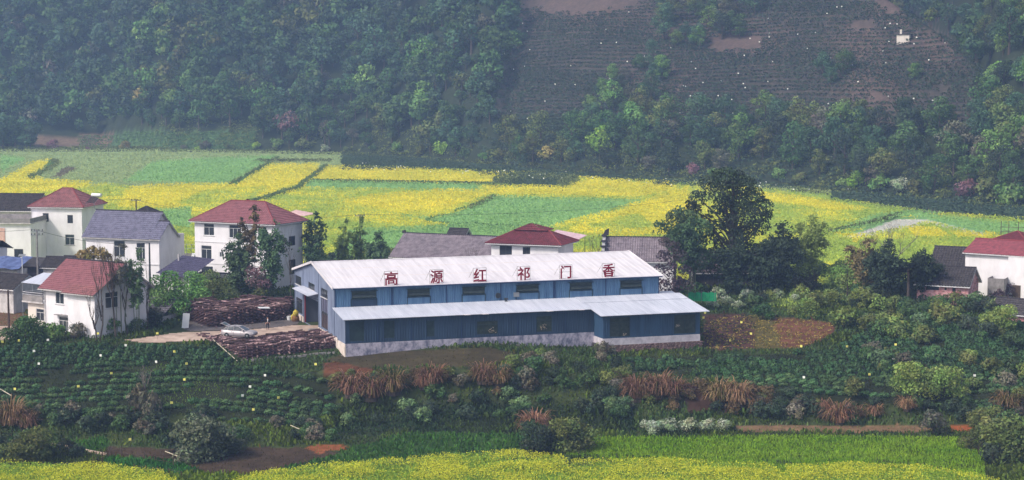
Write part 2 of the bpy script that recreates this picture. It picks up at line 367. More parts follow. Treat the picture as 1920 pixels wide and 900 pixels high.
# dirt and concrete ways, thin sheets just above the ground
def sheet(name, poly, m, dz=.05, step=1.2, thing_=None):
    P = [on(u, v) for u, v in poly]; xs = [p.x for p in P]; ys = [p.y for p in P]
    gx = np.arange(min(xs), max(xs) + step, step); gy = np.arange(min(ys), max(ys) + step, step); X, Y = np.meshgrid(gx, gy)
    Z = T(X, Y) + dz
    inside = inpoly(X + (vn(X / 1.3, Y / 1.3) - .5) * 1.2, Y, [(p.x, p.y) for p in P])
    i = np.arange(X.size).reshape(X.shape); ok = inside[:-1, :-1] & inside[1:, 1:]
    Q = np.stack([i[:-1, :-1], i[:-1, 1:], i[1:, 1:], i[1:, :-1]], -1)[ok]
    used, inv = np.unique(Q, return_inverse=True)
    V = np.stack([X, Y, Z], -1).reshape(-1, 3)[used]
    o = obj(name, npmesh(name, V, inv.reshape(-1, 4)), None, m); o['kind'] = 'structure'; return o
M_conc = mat('pale_dusty_concrete', srgb(196, 172, 158), c2=srgb(150, 128, 114), scale=.6, bump=.3, bscale=6)
M_gravel = mat('dark_gravel', srgb(112, 104, 104), c2=srgb(70, 62, 62), scale=3, bump=.8, bscale=12)
sheet('road', [(225, 640), (300, 630), (348, 624), (420, 621), (490, 617), (560, 610), (602, 610), (608, 622), (560, 624), (500, 631), (420, 640), (330, 642), (262, 645)], M_conc, .06, .5)
sheet('footpath', [(-200, 622), (0, 612), (52, 611), (40, 618), (20, 640), (-200, 652)], M_conc, .06, .5)
sheet('gravel_yard', [(352, 606), (420, 596), (470, 604), (556, 598), (560, 610), (500, 616), (420, 620), (352, 623)], M_gravel, .04, .5)
# ================================================================ BUILDING MATERIALS
M_white = mat('white_plaster', (.80, .765, .80), c2=(.54, .51, .54), scale=.45, stretch=(1, 1, .5), bump=.15, bscale=9, lo=.42, hi=.88)
M_cream = mat('cream_plaster', (.74, .66, .60), c2=(.6, .52, .48), scale=.7, stretch=(1, 1, .4), lo=.4, hi=.8)
M_grime = mat('grimy_plaster', (.58, .54, .54), c2=(.30, .28, .28), scale=1.1, stretch=(1, 1, .5), bump=.3, lo=.4, hi=.7)
M_trim = mat('white_trim', (.70, .68, .70), c2=(.5, .48, .5), scale=3)
M_pvc = mat('white_window_frame', (.72, .72, .74), rough=.4)
M_darkfr = mat('dark_metal_frame', (.045, .05, .055), rough=.5)
M_glass = mat('dark_window_glass', (.035, .04, .05), rough=.12, spec=.6)
M_glass2 = mat('greenish_window_glass', (.05, .065, .06), c2=(.02, .03, .03), scale=2, rough=.2, spec=.5)
M_red = mat('red_roof_tile', srgb(152, 98, 104), c2=srgb(112, 72, 78), scale=1.6, stretch=(1, 1, 1), bump=.3, bscale=14, lo=.3, hi=.75)
M_redw = mat('weathered_red_tile', srgb(156, 102, 104), c2=srgb(118, 80, 82), scale=1.4, bump=.3, bscale=14, lo=.35, hi=.65)
M_redd = mat('dark_red_tile', srgb(122, 54, 64), c2=srgb(90, 44, 50), scale=1.8, bump=.3, bscale=14)
M_grey = mat('grey_roof_tile', srgb(122, 120, 142), c2=srgb(92, 90, 108), scale=1.6, bump=.3, bscale=14)
M_old = mat('old_mauve_roof_tile', srgb(146, 134, 142), c2=srgb(108, 98, 106), scale=1.2, bump=.4, bscale=12)
M_dark = mat('dark_clay_tile', srgb(72, 66, 68), c2=srgb(44, 40, 42), scale=2.2, bump=.5, bscale=12)
M_ridge = mat('dark_ridge_tile', srgb(62, 56, 64), c2=srgb(40, 36, 42), scale=4)
M_redridge = mat('red_ridge_tile', srgb(140, 62, 66), c2=srgb(110, 50, 54), scale=4)
M_wood = mat('weathered_wood', srgb(92, 74, 62), c2=srgb(60, 48, 42), scale=3, stretch=(1, 1, 4))
M_stone = mat('rough_stone', srgb(176, 150, 146), c2=srgb(110, 84, 82), scale=2.4, bump=.8, bscale=8, lo=.35, hi=.6, objvar=.2)
M_concrete = mat('grey_concrete', srgb(150, 144, 144), c2=srgb(112, 108, 108), scale=1.2)
M_galv = mat('galvanised_steel', srgb(150, 152, 156), rough=.5, metal=.6)

def wallface(mb, O, ax, L, H, holes, depth=.14, z0=0.0, inward=None):
    """a wall plane from O along unit ax, length L, z0..H, with rectangular holes (x0,x1,za,zb) and their reveals"""
    O = Vector(O); ax = Vector(ax); inn = Vector(inward) * depth
    xs = sorted({0.0, L} | {h[0] for h in holes} | {h[1] for h in holes}); zs = sorted({z0, H} | {h[2] for h in holes} | {h[3] for h in holes})
    P = lambda x, z: O + ax * x + Vector((0, 0, z))
    for i in range(len(xs) - 1):
        for j in range(len(zs) - 1):
            cx, cz = (xs[i] + xs[i + 1]) / 2, (zs[j] + zs[j + 1]) / 2
            if any(h[0] < cx < h[1] and h[2] < cz < h[3] for h in holes): continue
            mb.face([P(xs[i], zs[j]), P(xs[i + 1], zs[j]), P(xs[i + 1], zs[j + 1]), P(xs[i], zs[j + 1])])
    for x0, x1, za, zb in holes:
        c = [P(x0, za), P(x1, za), P(x1, zb), P(x0, zb)]
        for k in range(4): a, b = c[k], c[(k + 1) % 4]; mb.face([a, b, b + inn, a + inn])
def window(parent, O, ax, inward, x0, x1, za, zb, cols=2, transom=.0, frame=M_pvc, glass=M_glass, depth=.10, fw=.06, sill=None, hood=None, bars=0):
    """window (frame) with its panes as sub-parts, set into a hole"""
    O = Vector(O); ax = Vector(ax); n = Vector(inward); up = Vector((0, 0, 1))
    def bx(mb, xa, xb, z1, z2, d0, d1):
        p = [O + ax * a + up * z + n * d for d in (d0, d1) for a, z in ((xa, z1), (xb, z1), (xb, z2), (xa, z2))]
        i = len(mb.v); mb.v += [tuple(q) for q in p]; mb.f += [(i, i + 1, i + 2, i + 3), (i + 7, i + 6, i + 5, i + 4)] + [(i + (k + 1) % 4, i + k, i + 4 + k, i + 4 + (k + 1) % 4) for k in range(4)]
    m = MB(); d0, d1 = depth - .07, depth + .02
    bx(m, x0, x1, za, za + fw, d0, d1); bx(m, x0, x1, zb - fw, zb, d0, d1); bx(m, x0, x0 + fw, za + fw, zb - fw, d0, d1); bx(m, x1 - fw, x1, za + fw, zb - fw, d0, d1)
    zt = zb - transom if transom else zb - fw
    if transom: bx(m, x0 + fw, x1 - fw, zt - fw * .5, zt + fw * .5, d0, d1)
    for k in range(1, cols):
        xm = x0 + (x1 - x0) * k / cols; bx(m, xm - fw * .4, xm + fw * .4, za + fw, zt - fw * .5, d0, d1)
    for k in range(bars):
        zb_ = za + (zb - za) * (k + 1) / (bars + 1); bx(m, x0 - .03, x1 + .03, zb_ - .02, zb_ + .02, -.08, -.05)
    w_ = m.build('window', frame, parent)
    if sill:
        m = MB(); bx(m, x0 - .1, x1 + .1, za - .08, za - .003, -.10, .0); m.build('sill', sill, w_)
    if hood:
        m = MB(); bx(m, x0 - .35, x1 + .35, zb + .22, zb + .32, -.55, .0); m.build('hood', hood, w_)
    spans = [(x0 + (x1 - x0) * k / cols + .02, x0 + (x1 - x0) * (k + 1) / cols - .02, za + .02, zt - .02) for k in range(cols)]
    if transom: spans += [(x0 + .02, x1 - .02, zt + .02, zb - .02)]
    for a, b, c, d in spans:
        m = MB(); bx(m, a, b, c, d, depth - .015, depth + .0); m.build('pane', glass, w_)
    return w_
def tile_slope(mb, el, er, rr, rl, course=.36, pitch=.30, wave=.06, step=.075):
    """tiled slope: eave left/right, ridge right/left (all Vectors). Overlapping courses with a wave across"""
    el, er, rr, rl = map(Vector, (el, er, rr, rl))
    nrm = (er - el).cross(rl - el)
    if nrm.length < 1e-6: nrm = (er - el).cross(rr - el)
    nrm.normalize()
    if nrm.z < 0: nrm = -nrm
    h = max(((rl + rr) / 2 - (el + er) / 2).length, .1); n = max(2, int(h / course)); W = (er - el).length; N = max(2, int(W / pitch)); ea = (er - el).normalized()
    for i in range(n):
        f0, f1 = i / n, (i + 1) / n + .012; f1 = min(f1, 1)
        a0, b0, a1, b1 = el.lerp(rl, f0), er.lerp(rr, f0), el.lerp(rl, f1), er.lerp(rr, f1)
        k0 = int(((a0 - el).dot(ea)) / pitch * 2); k1 = max(k0 + 2, int(((b0 - el).dot(ea)) / pitch * 2)); cnt = k1 - k0
        i0 = len(mb.v)
        for row, (a, b, lift) in enumerate(((a0, b0, step), (a1, b1, 0.0))):
            for k in range(cnt + 1):
                wv = wave * (1 if (k0 + k) % 2 else 0)
                mb.v.append(tuple(a.lerp(b, k / cnt) + nrm * (lift + wv)))
        for k in range(cnt): mb.f.append((i0 + k, i0 + k + 1, i0 + cnt + 2 + k, i0 + cnt + 1 + k))
        # front lip of the course
        j0 = len(mb.v)
        for k in range(cnt + 1):
            wv = wave * (1 if (k0 + k) % 2 else 0); mb.v.append(tuple(a0.lerp(b0, k / cnt) + nrm * (wv - .02)))
        for k in range(cnt): mb.f.append((j0 + k, j0 + k + 1, i0 + k + 1, i0 + k))
def ridge_line(mb, a, b, r=.11):
    mb.tube([a, Vector(a).lerp(Vector(b), .5), b], r, 6)

def roof_hip(parent, W, D, H, rise, ov, m, mr, soffit=M_trim, inset=None, **kw):
    i_ = (D / 2 + ov) * .98 if inset is None else inset
    A, B, C_, D_ = Vector((-ov, -ov, H)), Vector((W + ov, -ov, H)), Vector((W + ov, D + ov, H)), Vector((-ov, D + ov, H))
    R0, R1 = Vector((-ov + i_, D / 2, H + rise)), Vector((W + ov - i_, D / 2, H + rise))
    mb = MB(); tile_slope(mb, A, B, R1, R0, **kw); tile_slope(mb, C_, D_, R0, R1, **kw); tile_slope(mb, B, C_, R1, R1, **kw); tile_slope(mb, D_, A, R0, R0, **kw)
    r = mb.build('roof', m, parent)
    mb = MB(); up = Vector((0, 0, .07))
    for a, b in ((R0, R1), (A, R0), (B, R1), (C_, R1), (D_, R0)): ridge_line(mb, a + up, b + up, .10)
    mb.build('ridge', mr, r)
    mb = MB(); mb.box(-ov + .04, W + ov - .04, -ov + .04, D + ov - .04, H - .16, H - .03); mb.build('eaves', soffit, r)
    return r
def roof_gable(parent, W, D, H, rise, ov, m, mr, soffit=M_trim, ovx=None, x0=0.0, x1=None, ridge_y=None, hb=None, bargem=None, **kw):
    """ridge runs along x"""
    ovx = ov if ovx is None else ovx; x1 = W if x1 is None else x1; ry = D / 2 if ridge_y is None else ridge_y; Hb = H if hb is None else hb
    sl = rise / ry; A, B = Vector((x0 - ovx, -ov, H - sl * ov)), Vector((x1 + ovx, -ov, H - sl * ov)); slb = (H + rise - Hb) / (D - ry)
    C_, D_ = Vector((x1 + ovx, D + ov, Hb - slb * ov)), Vector((x0 - ovx, D + ov, Hb - slb * ov)); R0, R1 = Vector((x0 - ovx, ry, H + rise)), Vector((x1 + ovx, ry, H + rise))
    mb = MB(); tile_slope(mb, A, B, R1, R0, **kw); tile_slope(mb, C_, D_, R0, R1, **kw); r = mb.build('roof', m, parent)
    mb = MB(); ridge_line(mb, R0 + Vector((0, 0, .08)), R1 + Vector((0, 0, .08)), .12); mb.build('ridge', mr, r)
    mb = MB(); t = Vector((0, 0, -.13))
    for p, q, s_ in ((A, B, 1), (D_, C_, 1)): pass
    dn = Vector((0, 0, -.02))
    mb.prism([A + dn, B + dn, R1 + dn, R0 + dn], t); mb.prism([D_ + dn, C_ + dn, R1 + dn + Vector((0, .01, 0)), R0 + dn + Vector((0, .01, 0))], t); mb.build('eaves', bargem or soffit, r)
    return r
def body(parent, W, D, H, m, holes=None, gable=0, zb=-1.0, x0=0.0, y0=0.0, ridge_y=None, hb=None, name='wall'):
    """four walls; holes: dict face -> list of (x0,x1,za,zb). faces front/right/left/back"""
    holes = holes or {}; mb = MB(); X, Y, Z = Vector((1, 0, 0)), Vector((0, 1, 0)), Vector((0, 0, 1)); Hb = H if hb is None else hb
    wallface(mb, (x0, y0, 0), X, W, H, holes.get('front', []), z0=zb, inward=Y)
    wallface(mb, (x0 + W, y0, 0), Y, D, min(H, Hb), holes.get('right', []), z0=zb, inward=-X)
    wallface(mb, (x0, y0 + D, 0), -Y, D, min(H, Hb), holes.get('left', []), z0=zb, inward=X)
    wallface(mb, (x0 + W, y0 + D, 0), -X, W, Hb, [], z0=zb, inward=-Y)
    if gable:
        ry = y0 + (D / 2 if ridge_y is None else ridge_y)
        for xx in (x0, x0 + W):
            pts = [(xx, y0, min(H, Hb)), (xx, y0 + D, min(H, Hb))] + ([(xx, y0 + D, Hb)] if Hb > H else []) + [(xx, ry, H + gable - .05)] + ([(xx, y0, H)] if H > Hb else [])
            mb.face(pts)
    return mb.build(name, m, parent)
FACES = {'front': lambda W, D: ((0, 0, 0), (1, 0, 0), (0, 1, 0)), 'right': lambda W, D: ((W, 0, 0), (0, 1, 0), (-1, 0, 0)), 'left': lambda W, D: ((0, D, 0), (0, -1, 0), (1, 0, 0))}
def house(name, label, cat, u, y, deg, W, D, H, wallm, wins=(), z=0.0, gable=0, group=None, ridge_y=None, hb=None, zb=-1.0):
    """wins: (face, x0, x1, za, zb, options)"""
    p = on(u, 300, y=y); r = thing(name, label, cat, (p.x, y, z), math.radians(deg), group)
    holes = {}
    for f, a, b, c, d, o in wins: holes.setdefault(f, []).append((a, b, c, d))
    body(r, W, D, H, wallm, holes, gable, ridge_y=ridge_y, hb=hb, zb=zb)
    for f, a, b, c, d, o in wins:
        O, ax, inn = FACES[f](W, D); kind = o.pop('kind', 'window') if isinstance(o, dict) else 'window'
        if kind == 'window': window(r, O, ax, inn, a, b, c, d, **o)
        elif kind == 'door':
            mb = MB(); O, ax, inn = Vector(O), Vector(ax), Vector(inn)
            P = [O + ax * a + Vector((0, 0, c)) + inn * .08, O + ax * b + Vector((0, 0, c)) + inn * .08, O + ax * b + Vector((0, 0, d)) + inn * .08, O + ax * a + Vector((0, 0, d)) + inn * .08]
            mb.prism(P, inn * .05); dr = mb.build('door', o.get('m', M_wood), r)
            q = O + ax * (b - .15) + Vector((0, 0, c + 1.0)) + inn * .07; mb = MB(); mb.box(q.x - .04, q.x + .04, q.y - .04, q.y + .04, q.z - .08, q.z + .08); mb.build('handle', M_galv, dr)
    return r
# ================================================================ THE BLUE TEA FACTORY
TH = math.radians(18.8); FO = Vector((-22.4, 240.8, 0))
FE = Vector((math.cos(TH), math.sin(TH), 0)); FN = Vector((-math.sin(TH), math.cos(TH), 0))
fac = thing('factory_building', 'long blue corrugated metal factory with a white metal roof and lean-to', 'factory', FO, TH)
M_blue = mat('blue_painted_steel', srgb(94, 128, 160), c2=srgb(60, 92, 130), scale=1.6, stretch=(1, 1, .12), rough=.55, lo=.35, hi=.7)
M_blue2 = mat('deep_blue_painted_steel', srgb(46, 68, 94), c2=srgb(34, 52, 74), scale=1.2, stretch=(1, 1, .15), rough=.6, lo=.3, hi=.75)
M_gab = mat('faded_grey_blue_steel', srgb(128, 138, 162), c2=srgb(96, 104, 128), scale=.9, stretch=(1, 1, .22), rough=.6, lo=.35, hi=.7)
M_roofw = mat('white_steel_roofing', (.70, .655, .69), c2=(.50, .46, .49), scale=.6, stretch=(2.4, .22, 1), rough=.6, lo=.42, hi=.8)
M_roofb = mat('pale_blue_steel_roofing', srgb(206, 207, 218), c2=srgb(164, 168, 184), scale=.6, stretch=(2.5, .3, 1), rough=.45, lo=.3, hi=.8)
M_plinth = mat('stained_white_plinth', srgb(188, 180, 196), c2=srgb(104, 106, 128), scale=1.7, stretch=(1, 1, .6), lo=.38, hi=.62, bump=.2)
M_plinth2 = mat('cream_plinth', srgb(226, 212, 206), c2=srgb(180, 160, 140), scale=.9, lo=.4, hi=.8)
M_dgreen = mat('dark_green_shutter', srgb(44, 62, 66), c2=srgb(30, 46, 52), scale=1.5)
M_flash = mat('dark_blue_flashing', srgb(36, 58, 96), rough=.5)
M_redpost = mat('red_door_post', srgb(130, 40, 44), rough=.5)
L_, D_F, EH, RH = 44.4, 23.0, 6.6, 8.7
X_, Y_, Z_ = Vector((1, 0, 0)), Vector((0, 1, 0)), Vector((0, 0, 1))
def ribs(mb, O, ax, L, z0, z1f, holes, out, pitch=.3, w=.09, d=.045):
    """vertical ribs of corrugated sheet; z1f may be a function of x; they stop at the holes"""
    O = Vector(O); ax = Vector(ax); out = Vector(out) * d; x = pitch / 2
    while x < L:
        z1 = z1f(x) if callable(z1f) else z1f; cuts = sorted([(h[2], h[3]) for h in holes if h[0] - .05 < x < h[1] + .05]); z = z0
        for a, b in cuts + [(z1, z1)]:
            if min(a, z1) - z > .05:
                q = [O + ax * (x - w) + Z_ * z, O + ax * (x - w * .4) + out + Z_ * z, O + ax * (x + w * .4) + out + Z_ * z, O + ax * (x + w) + Z_ * z]
                t = [Vector((p.x, p.y, O.z + min(a, z1))) for p in q]
                for k in range(3): mb.face([q[k], q[k + 1], t[k + 1], t[k]])
                mb.face([q[0], q[1], q[2], q[3]]); mb.face([t[3], t[2], t[1], t[0]])
            z = max(z, b)
        x += pitch
WX = [(2.2, 5.45), (9.54, 12.52), (16.9, 19.94), (24.25, 27.35), (31.67, 34.83), (38.85, 41.92)]
hu = [(a, b, 5.15, 6.08) for a, b in WX]
mb = MB(); wallface(mb, (0, 0, 0), X_, L_, EH, hu, z0=-.4, inward=Y_); ribs(mb, (0, 0, 0), X_, L_, 4.1, EH, hu, -Y_); mb.build('upper_wall', M_blue, fac)
for a, b in WX:
    wd = window(fac, (0, 0, 0), X_, Y_, a, b, 5.15, 6.08, cols=4, transom=.42, frame=M_dgreen, glass=M_glass2, depth=.08, fw=.07)
    mb = MB()
    for xx in (a - .09, b - .01): mb.box(xx, xx + .10, -.06, -.003, 4.06, 5.15)
    mb.box(a - .12, b + .12, -.30, -.002, 6.10, 6.16); mb.box(a - .05, b + .05, -.09, -.003, 5.02, 5.12); mb.build('window_surround', M_dgreen, fac)
    mb = MB(); mb.box(a + .03, b - .03, -.055, -.01, 4.12, 5.0); mb.build('blanking_panel', M_blue2 if a < 5 else M_blue, fac)
    mb = MB(); mb.face([(a + .1, -.10, 5.62), (b - .1, -.10, 5.62), (b - .1, -.30, 5.34), (a + .1, -.30, 5.34)]); mb.face([(a + .1, -.11, 5.60), (a + .1, -.31, 5.32), (b - .1, -.31, 5.32), (b - .1, -.11, 5.60)]); mb.build('open_sash', M_glass2, fac)
mb = MB()
for xx in (0, 7.35, 14.7, 22.05, 29.4, 36.7, L_ - .12): mb.box(xx, xx + .12, -.075, -.002, 4.1, EH - .02)
mb.box(0, L_, -.12, -.05, 4.02, 4.12); mb.build('flashing_strip', M_flash, fac)
# gable walls
GH = lambda t: EH + (RH - EH) * (1 - abs(t - D_F / 2) / (D_F / 2))
hg = [(22.9, 19.3, 4.75, 5.95), (14.95, 11.2, 4.98, 5.85), (7.5, 3.9, .7, 5.9), (22.6, 18.7, .9, 2.95), (17.7, 8.8, .02, 3.8)]
hl = [(D_F - a, D_F - b, c, d) for a, b, c, d in hg]
mb = MB(); wallface(mb, (0, D_F, 0), -Y_, D_F, EH, hl, z0=-.4, inward=X_, depth=.2); mb.face([(0, 0, EH), (0, D_F, EH), (0, D_F / 2, RH)])
ribs(mb, (0, D_F, 0), -Y_, D_F, .65, lambda x: GH(D_F - x) - .05, hl, -X_, pitch=.32)
mb.build('gable_wall', M_gab, fac)
mb = MB(); wallface(mb, (L_, 0, 0), Y_, D_F, EH, [], z0=-.4, inward=-X_); mb.face([(L_, 0, EH), (L_, D_F, EH), (L_, D_F / 2, RH)]); ribs(mb, (L_, 0, 0), Y_, D_F, 0, lambda x: GH(x) - .05, [], X_, pitch=.32); mb.build('gable_wall', M_blue, fac)
mb = MB(); wallface(mb, (L_, D_F, 0), -X_, L_, EH, [], z0=-.4, inward=-Y_); mb.build('back_wall', M_gab, fac)
mb = MB(); mb.box(.05, L_ - .05, .05, D_F - .05, -.5, -.05); mb.build('floor_slab', M_concrete, fac)
mb = MB(); mb.box(-.13, -.005, -.08, .04, 0, EH); mb.build('corner_trim', M_gab, fac)
mb = MB(); mb.box(-.13, -.005, D_F - .05, D_F + .05, 0, EH)
mb.build('corner_trim', M_gab, fac)
for tt in (8.75, 17.9): mb = MB(); mb.box(-.11, -.005, tt - .06, tt + .06, .3, EH + (.9 if tt < 10 else .6)); mb.build('corner_trim', M_gab, fac)
for (a, b, c, d), cols, tr in zip(hl[:2], (4, 4), (0, 0)): window(fac, (0, D_F, 0), -Y_, X_, a, b, c, d, cols=cols, transom=.0, frame=M_darkfr, glass=M_glass, depth=.1, fw=.07, sill=M_trim)
a, b = hl[2][:2]
window(fac, (0, D_F, 0), -Y_, X_, a, b, 4.75, 5.9, cols=4, frame=M_darkfr, glass=M_glass, depth=.1, fw=.08, sill=M_trim)
window(fac, (0, D_F, 0), -Y_, X_, a, b, 2.75, 4.66, cols=3, frame=M_darkfr, glass=mat('grey_lilac_glass', srgb(100, 100, 124), rough=.3), depth=.1, fw=.08)
window(fac, (0, D_F, 0), -Y_, X_, a, b, .7, 2.66, cols=4, frame=M_darkfr, glass=mat('brown_tinted_glass', srgb(78, 62, 66), rough=.3), depth=.1, fw=.08)
a, b, c, d = hl[3]; window(fac, (0, D_F, 0), -Y_, X_, a, b, c, d, cols=4, transom=.5, frame=M_darkfr, glass=M_glass, depth=.1, fw=.07)
# entrance porch: deep recess with an inner wall, window, low counter and red posts
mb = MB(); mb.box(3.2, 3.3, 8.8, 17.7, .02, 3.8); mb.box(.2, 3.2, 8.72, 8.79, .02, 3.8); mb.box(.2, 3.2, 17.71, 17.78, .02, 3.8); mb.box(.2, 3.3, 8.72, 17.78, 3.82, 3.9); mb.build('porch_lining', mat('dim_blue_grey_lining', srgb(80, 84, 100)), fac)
window(fac, (3.2, D_F, 0), -Y_, X_, D_F - 12.6, D_F - 9.4, 1.6, 3.3, cols=3, frame=M_pvc, glass=mat('pale_curtained_glass', srgb(180, 180, 196), rough=.4), depth=-.02, fw=.08)
for t_ in (8.85, 17.5): mb = MB(); mb.box(.05, .2, t_, t_ + .15, .02, 3.8); mb.build('door_post', M_redpost, fac)
mb = MB(); mb.box(1.6, 2.3, 9.6, 12.2, .02, .62); mb.build('counter', mat('brown_counter', srgb(120, 84, 88), c2=srgb(70, 60, 70), scale=6), fac)
# canopy over the entrance
mb = MB(); A, B, C2, D2 = Vector((-.02, 18.2, 4.9)), Vector((-.02, 8.7, 4.9)), Vector((-1.5, 8.7, 4.62)), Vector((-1.5, 18.2, 4.62))
mb.prism([A, B, C2, D2], (0, 0, .05))
for k in range(20):
    f = (k + .5) / 20; p, q = A.lerp(B, f), D2.lerp(C2, f); mb.tube([p + Z_ * .06, q + Z_ * .06], .035, 4)
cn = mb.build('canopy', M_roofb, fac)
mb = MB(); pass
for t_ in (8.9, 18.0):
    mb = MB(); mb.tube([(-1.4, t_, 4.58), (-.05, t_, 4.1)], .04); mb.build('bracket', M_darkfr, cn)
# main roof: two ribbed white slopes
def metal_slope(name, A, B, C2, D2, m, pitch=.75, r=.03, thick=.06, parent=None):
    A, B, C2, D2 = map(Vector, (A, B, C2, D2)); mb = MB(); nrm = (B - A).cross(D2 - A).normalized(); nrm = nrm if nrm.z > 0 else -nrm
    mb.prism([A, B, C2, D2], nrm * thick)
    n = int((B - A).length / pitch); 
    for k in range(1, n):
        p, q = A.lerp(B, k / n) + nrm * thick, D2.lerp(C2, k / n) + nrm * thick; a = (B - A).normalized() * .05
        mb.face([p - a, p + nrm * r, q + nrm * r, q - a]); mb.face([p + nrm * r, p + a, q + a, q + nrm * r])
    return mb.build(name, m, parent or fac)
ro = metal_slope('roof_slope', (-.35, -.45, EH - .02), (L_ + .35, -.45, EH - .02), (L_ + .35, D_F / 2, RH + .06), (-.35, D_F / 2, RH + .06), M_roofw)
metal_slope('roof_slope', (-.35, D_F / 2, RH + .06), (L_ + .35, D_F / 2, RH + .06), (L_ + .35, D_F + .4, EH), (-.35, D_F + .4, EH), M_roofw)
mb = MB(); mb.prism([(-.4, D_F / 2 - .3, RH + .10), (-.4, D_F / 2, RH + .19), (-.4, D_F / 2 + .3, RH + .10)], (L_ + .8, 0, 0)); mb.build('ridge_cap', M_roofw, fac)
for xx in (-.42, L_ + .34):
    mb = MB(); e0, r0, e1 = Vector((xx, -.48, EH - .12)), Vector((xx, D_F / 2, RH - .04)), Vector((xx, D_F + .42, EH - .1)); h = Z_ * .30
    mb.prism([e0, r0, r0 + h, e0 + h], (.08, 0, 0)); mb.prism([r0 + Vector((0, .002, 0)), e1, e1 + h, r0 + h + Vector((0, .002, 0))], (.08, 0, 0)); mb.build('barge_trim', M_roofw, fac)
for t_ in (4.1, 8.0):
    mb = MB(); z_ = EH + (RH - EH) * t_ / 11.5 + .12; mb.prism([(-.3, t_, z_), (L_ + .3, t_, z_), (L_ + .3, t_ + .09, z_ + .03), (-.3, t_ + .09, z_ + .03)], (0, 0, -.03)); mb.build('sheet_lap', M_plinth2, fac)
mb = MB(); mb.box(-.3, L_ + .3, -.52, -.46, EH - .14, EH - .01); mb.build('gutter', M_flash, fac)
# lean-to along the front, and the deeper annex at the right
LT = -5.5; AX0, AX1, AT = 33.0, 46.5, -8.7
hlw = [(.52, 2.4, .55, 3.1), (4.95, 6.3, .75, 3.0), (10.5, 11.5, .7, 2.75), (17.1, 19.9, .65, 2.35), (25.1, 27.2, .6, 2.65)]
mb = MB(); wallface(mb, (0, LT, 0), X_, AX0, 3.3, hlw, z0=.28, inward=Y_); ribs(mb, (0, LT, 0), X_, AX0, .28, 3.3, hlw, -Y_, pitch=.34, d=.03)
mb.build('lower_wall', M_blue2, fac)
for xx in (4.1, 8.4, 15.0, 22.5, 29.0): m2 = MB(); m2.box(xx, xx + .08, LT - .06, LT - .002, .28, 3.25); m2.build('flashing_strip', M_flash, fac)
for k, (a, b, c, d) in enumerate(hlw):
    window(fac, (0, LT, 0), X_, Y_, a, b, c, d, cols=(1, 1, 1, 3, 2)[k], transom=(0, 0, 0, .5, .6)[k], frame=M_dgreen, glass=M_glass2 if k > 2 else M_dgreen, depth=.10, fw=.07)
M_clut = mat('pale_clutter', srgb(176, 160, 140), c2=srgb(60, 56, 60), scale=9, lo=.45, hi=.55)
for a, b, c, d in ((18.6, 19.75, .75, 1.6), (25.6, 26.7, .7, 1.7), (35.7, 36.3, -.1, .5), (43.1, 43.7, .8, 1.3)):
    t_ = LT if a < 30 else AT
    mb = MB()
    for q in range(14):
        x, z = random.uniform(a, b - .2), random.uniform(c, d - .15); mb.box(x, x + random.uniform(.08, .22), t_ + .02, t_ + .06, z, z + random.uniform(.06, .18))
    mb.build('hung_sundries', M_clut, fac)
mb = MB(); z0f = lambda t: 3.3 + (4.1 - 3.3) * (t - LT) / (-LT)
mb.face([(-.0, LT, .28), (0, 0, .28), (0, 0, 4.05), (0, LT, 3.3)]); ribs(mb, (0, 0, 0), -Y_, -LT, .28, lambda x: z0f(-x) - .03, [], -X_, pitch=.34); mb.box(-.07, -.002, LT - .05, LT + .06, .28, 3.3)
mb.build('lean_to_end_wall', M_gab, fac)
mb = MB(); mb.box(0.0, AX0 - .002, LT - .12, LT + .15, -1.6, .27); mb.build('plinth', M_plinth, fac)
for a_ in ((-.14, -.002, LT - .12, 8.7, -1.6, .27), (-.14, -.002, 17.8, D_F, -1.0, .75), (-.20, -.143, LT + 3.5, 8.6, -1.2, .55)): mb = MB(); mb.box(*a_); mb.build('plinth', M_plinth2, fac)
ha = [(33.9 - AX0, 36.7 - AX0, .0, 2.55), (42.85 - AX0, 45.9 - AX0, .0, 2.5)]
for (x0, x1, c, d) in ha: pass
mb = MB(); wallface(mb, (AX0, AT, 0), X_, AX1 - AX0, 2.75, ha, z0=-.18, inward=Y_); ribs(mb, (AX0, AT, 0), X_, AX1 - AX0, -.18, 2.75, ha, -Y_, pitch=.34, d=.03)
wallface(mb, (AX0, LT, 0), -Y_, LT - AT, 2.75, [], z0=-.18, inward=X_); ribs(mb, (AX0, LT, 0), -Y_, LT - AT, -.18, 2.75, [], -X_, pitch=.34, d=.03)
mb.face([(AX1, AT, -.18), (AX1, 0, -.18), (AX1, 0, 4.0), (AX1, AT, 2.75)]); mb.face([(AX0, LT, 2.75), (AX0, AT, 2.75), (AX0, LT, 3.3)])
mb.build('annex_wall', mat('annex_blue_steel', srgb(50, 80, 110), c2=srgb(38, 62, 90), scale=1.2, stretch=(1, 1, .15), rough=.6), fac)
for (a, b, c, d) in ha: window(fac, (AX0, AT, 0), X_, Y_, a, b, c, d, cols=2, transom=.7, frame=M_dgreen, glass=M_glass2, depth=.08, fw=.08)
mb = MB(); mb.box(AX0 - .10, AX1, AT - .12, LT - .13, -1.05, -.19); mb.box(AX1 - .1, AX1 + .1, LT - .13, 0, -1.05, -.19); mb.build('plinth', mat('whitewashed_plinth', srgb(206, 198, 206), c2=srgb(148, 142, 156), scale=1.4, lo=.4, hi=.8, bump=.2), fac)
metal_slope('lean_to_roof', (-.35, LT - .35, 3.26), (AX0 - .6, LT - .35, 3.26), (AX0 - .6, -.03, 4.1), (-.35, -.03, 4.1), M_roofb, pitch=.32, r=.03)
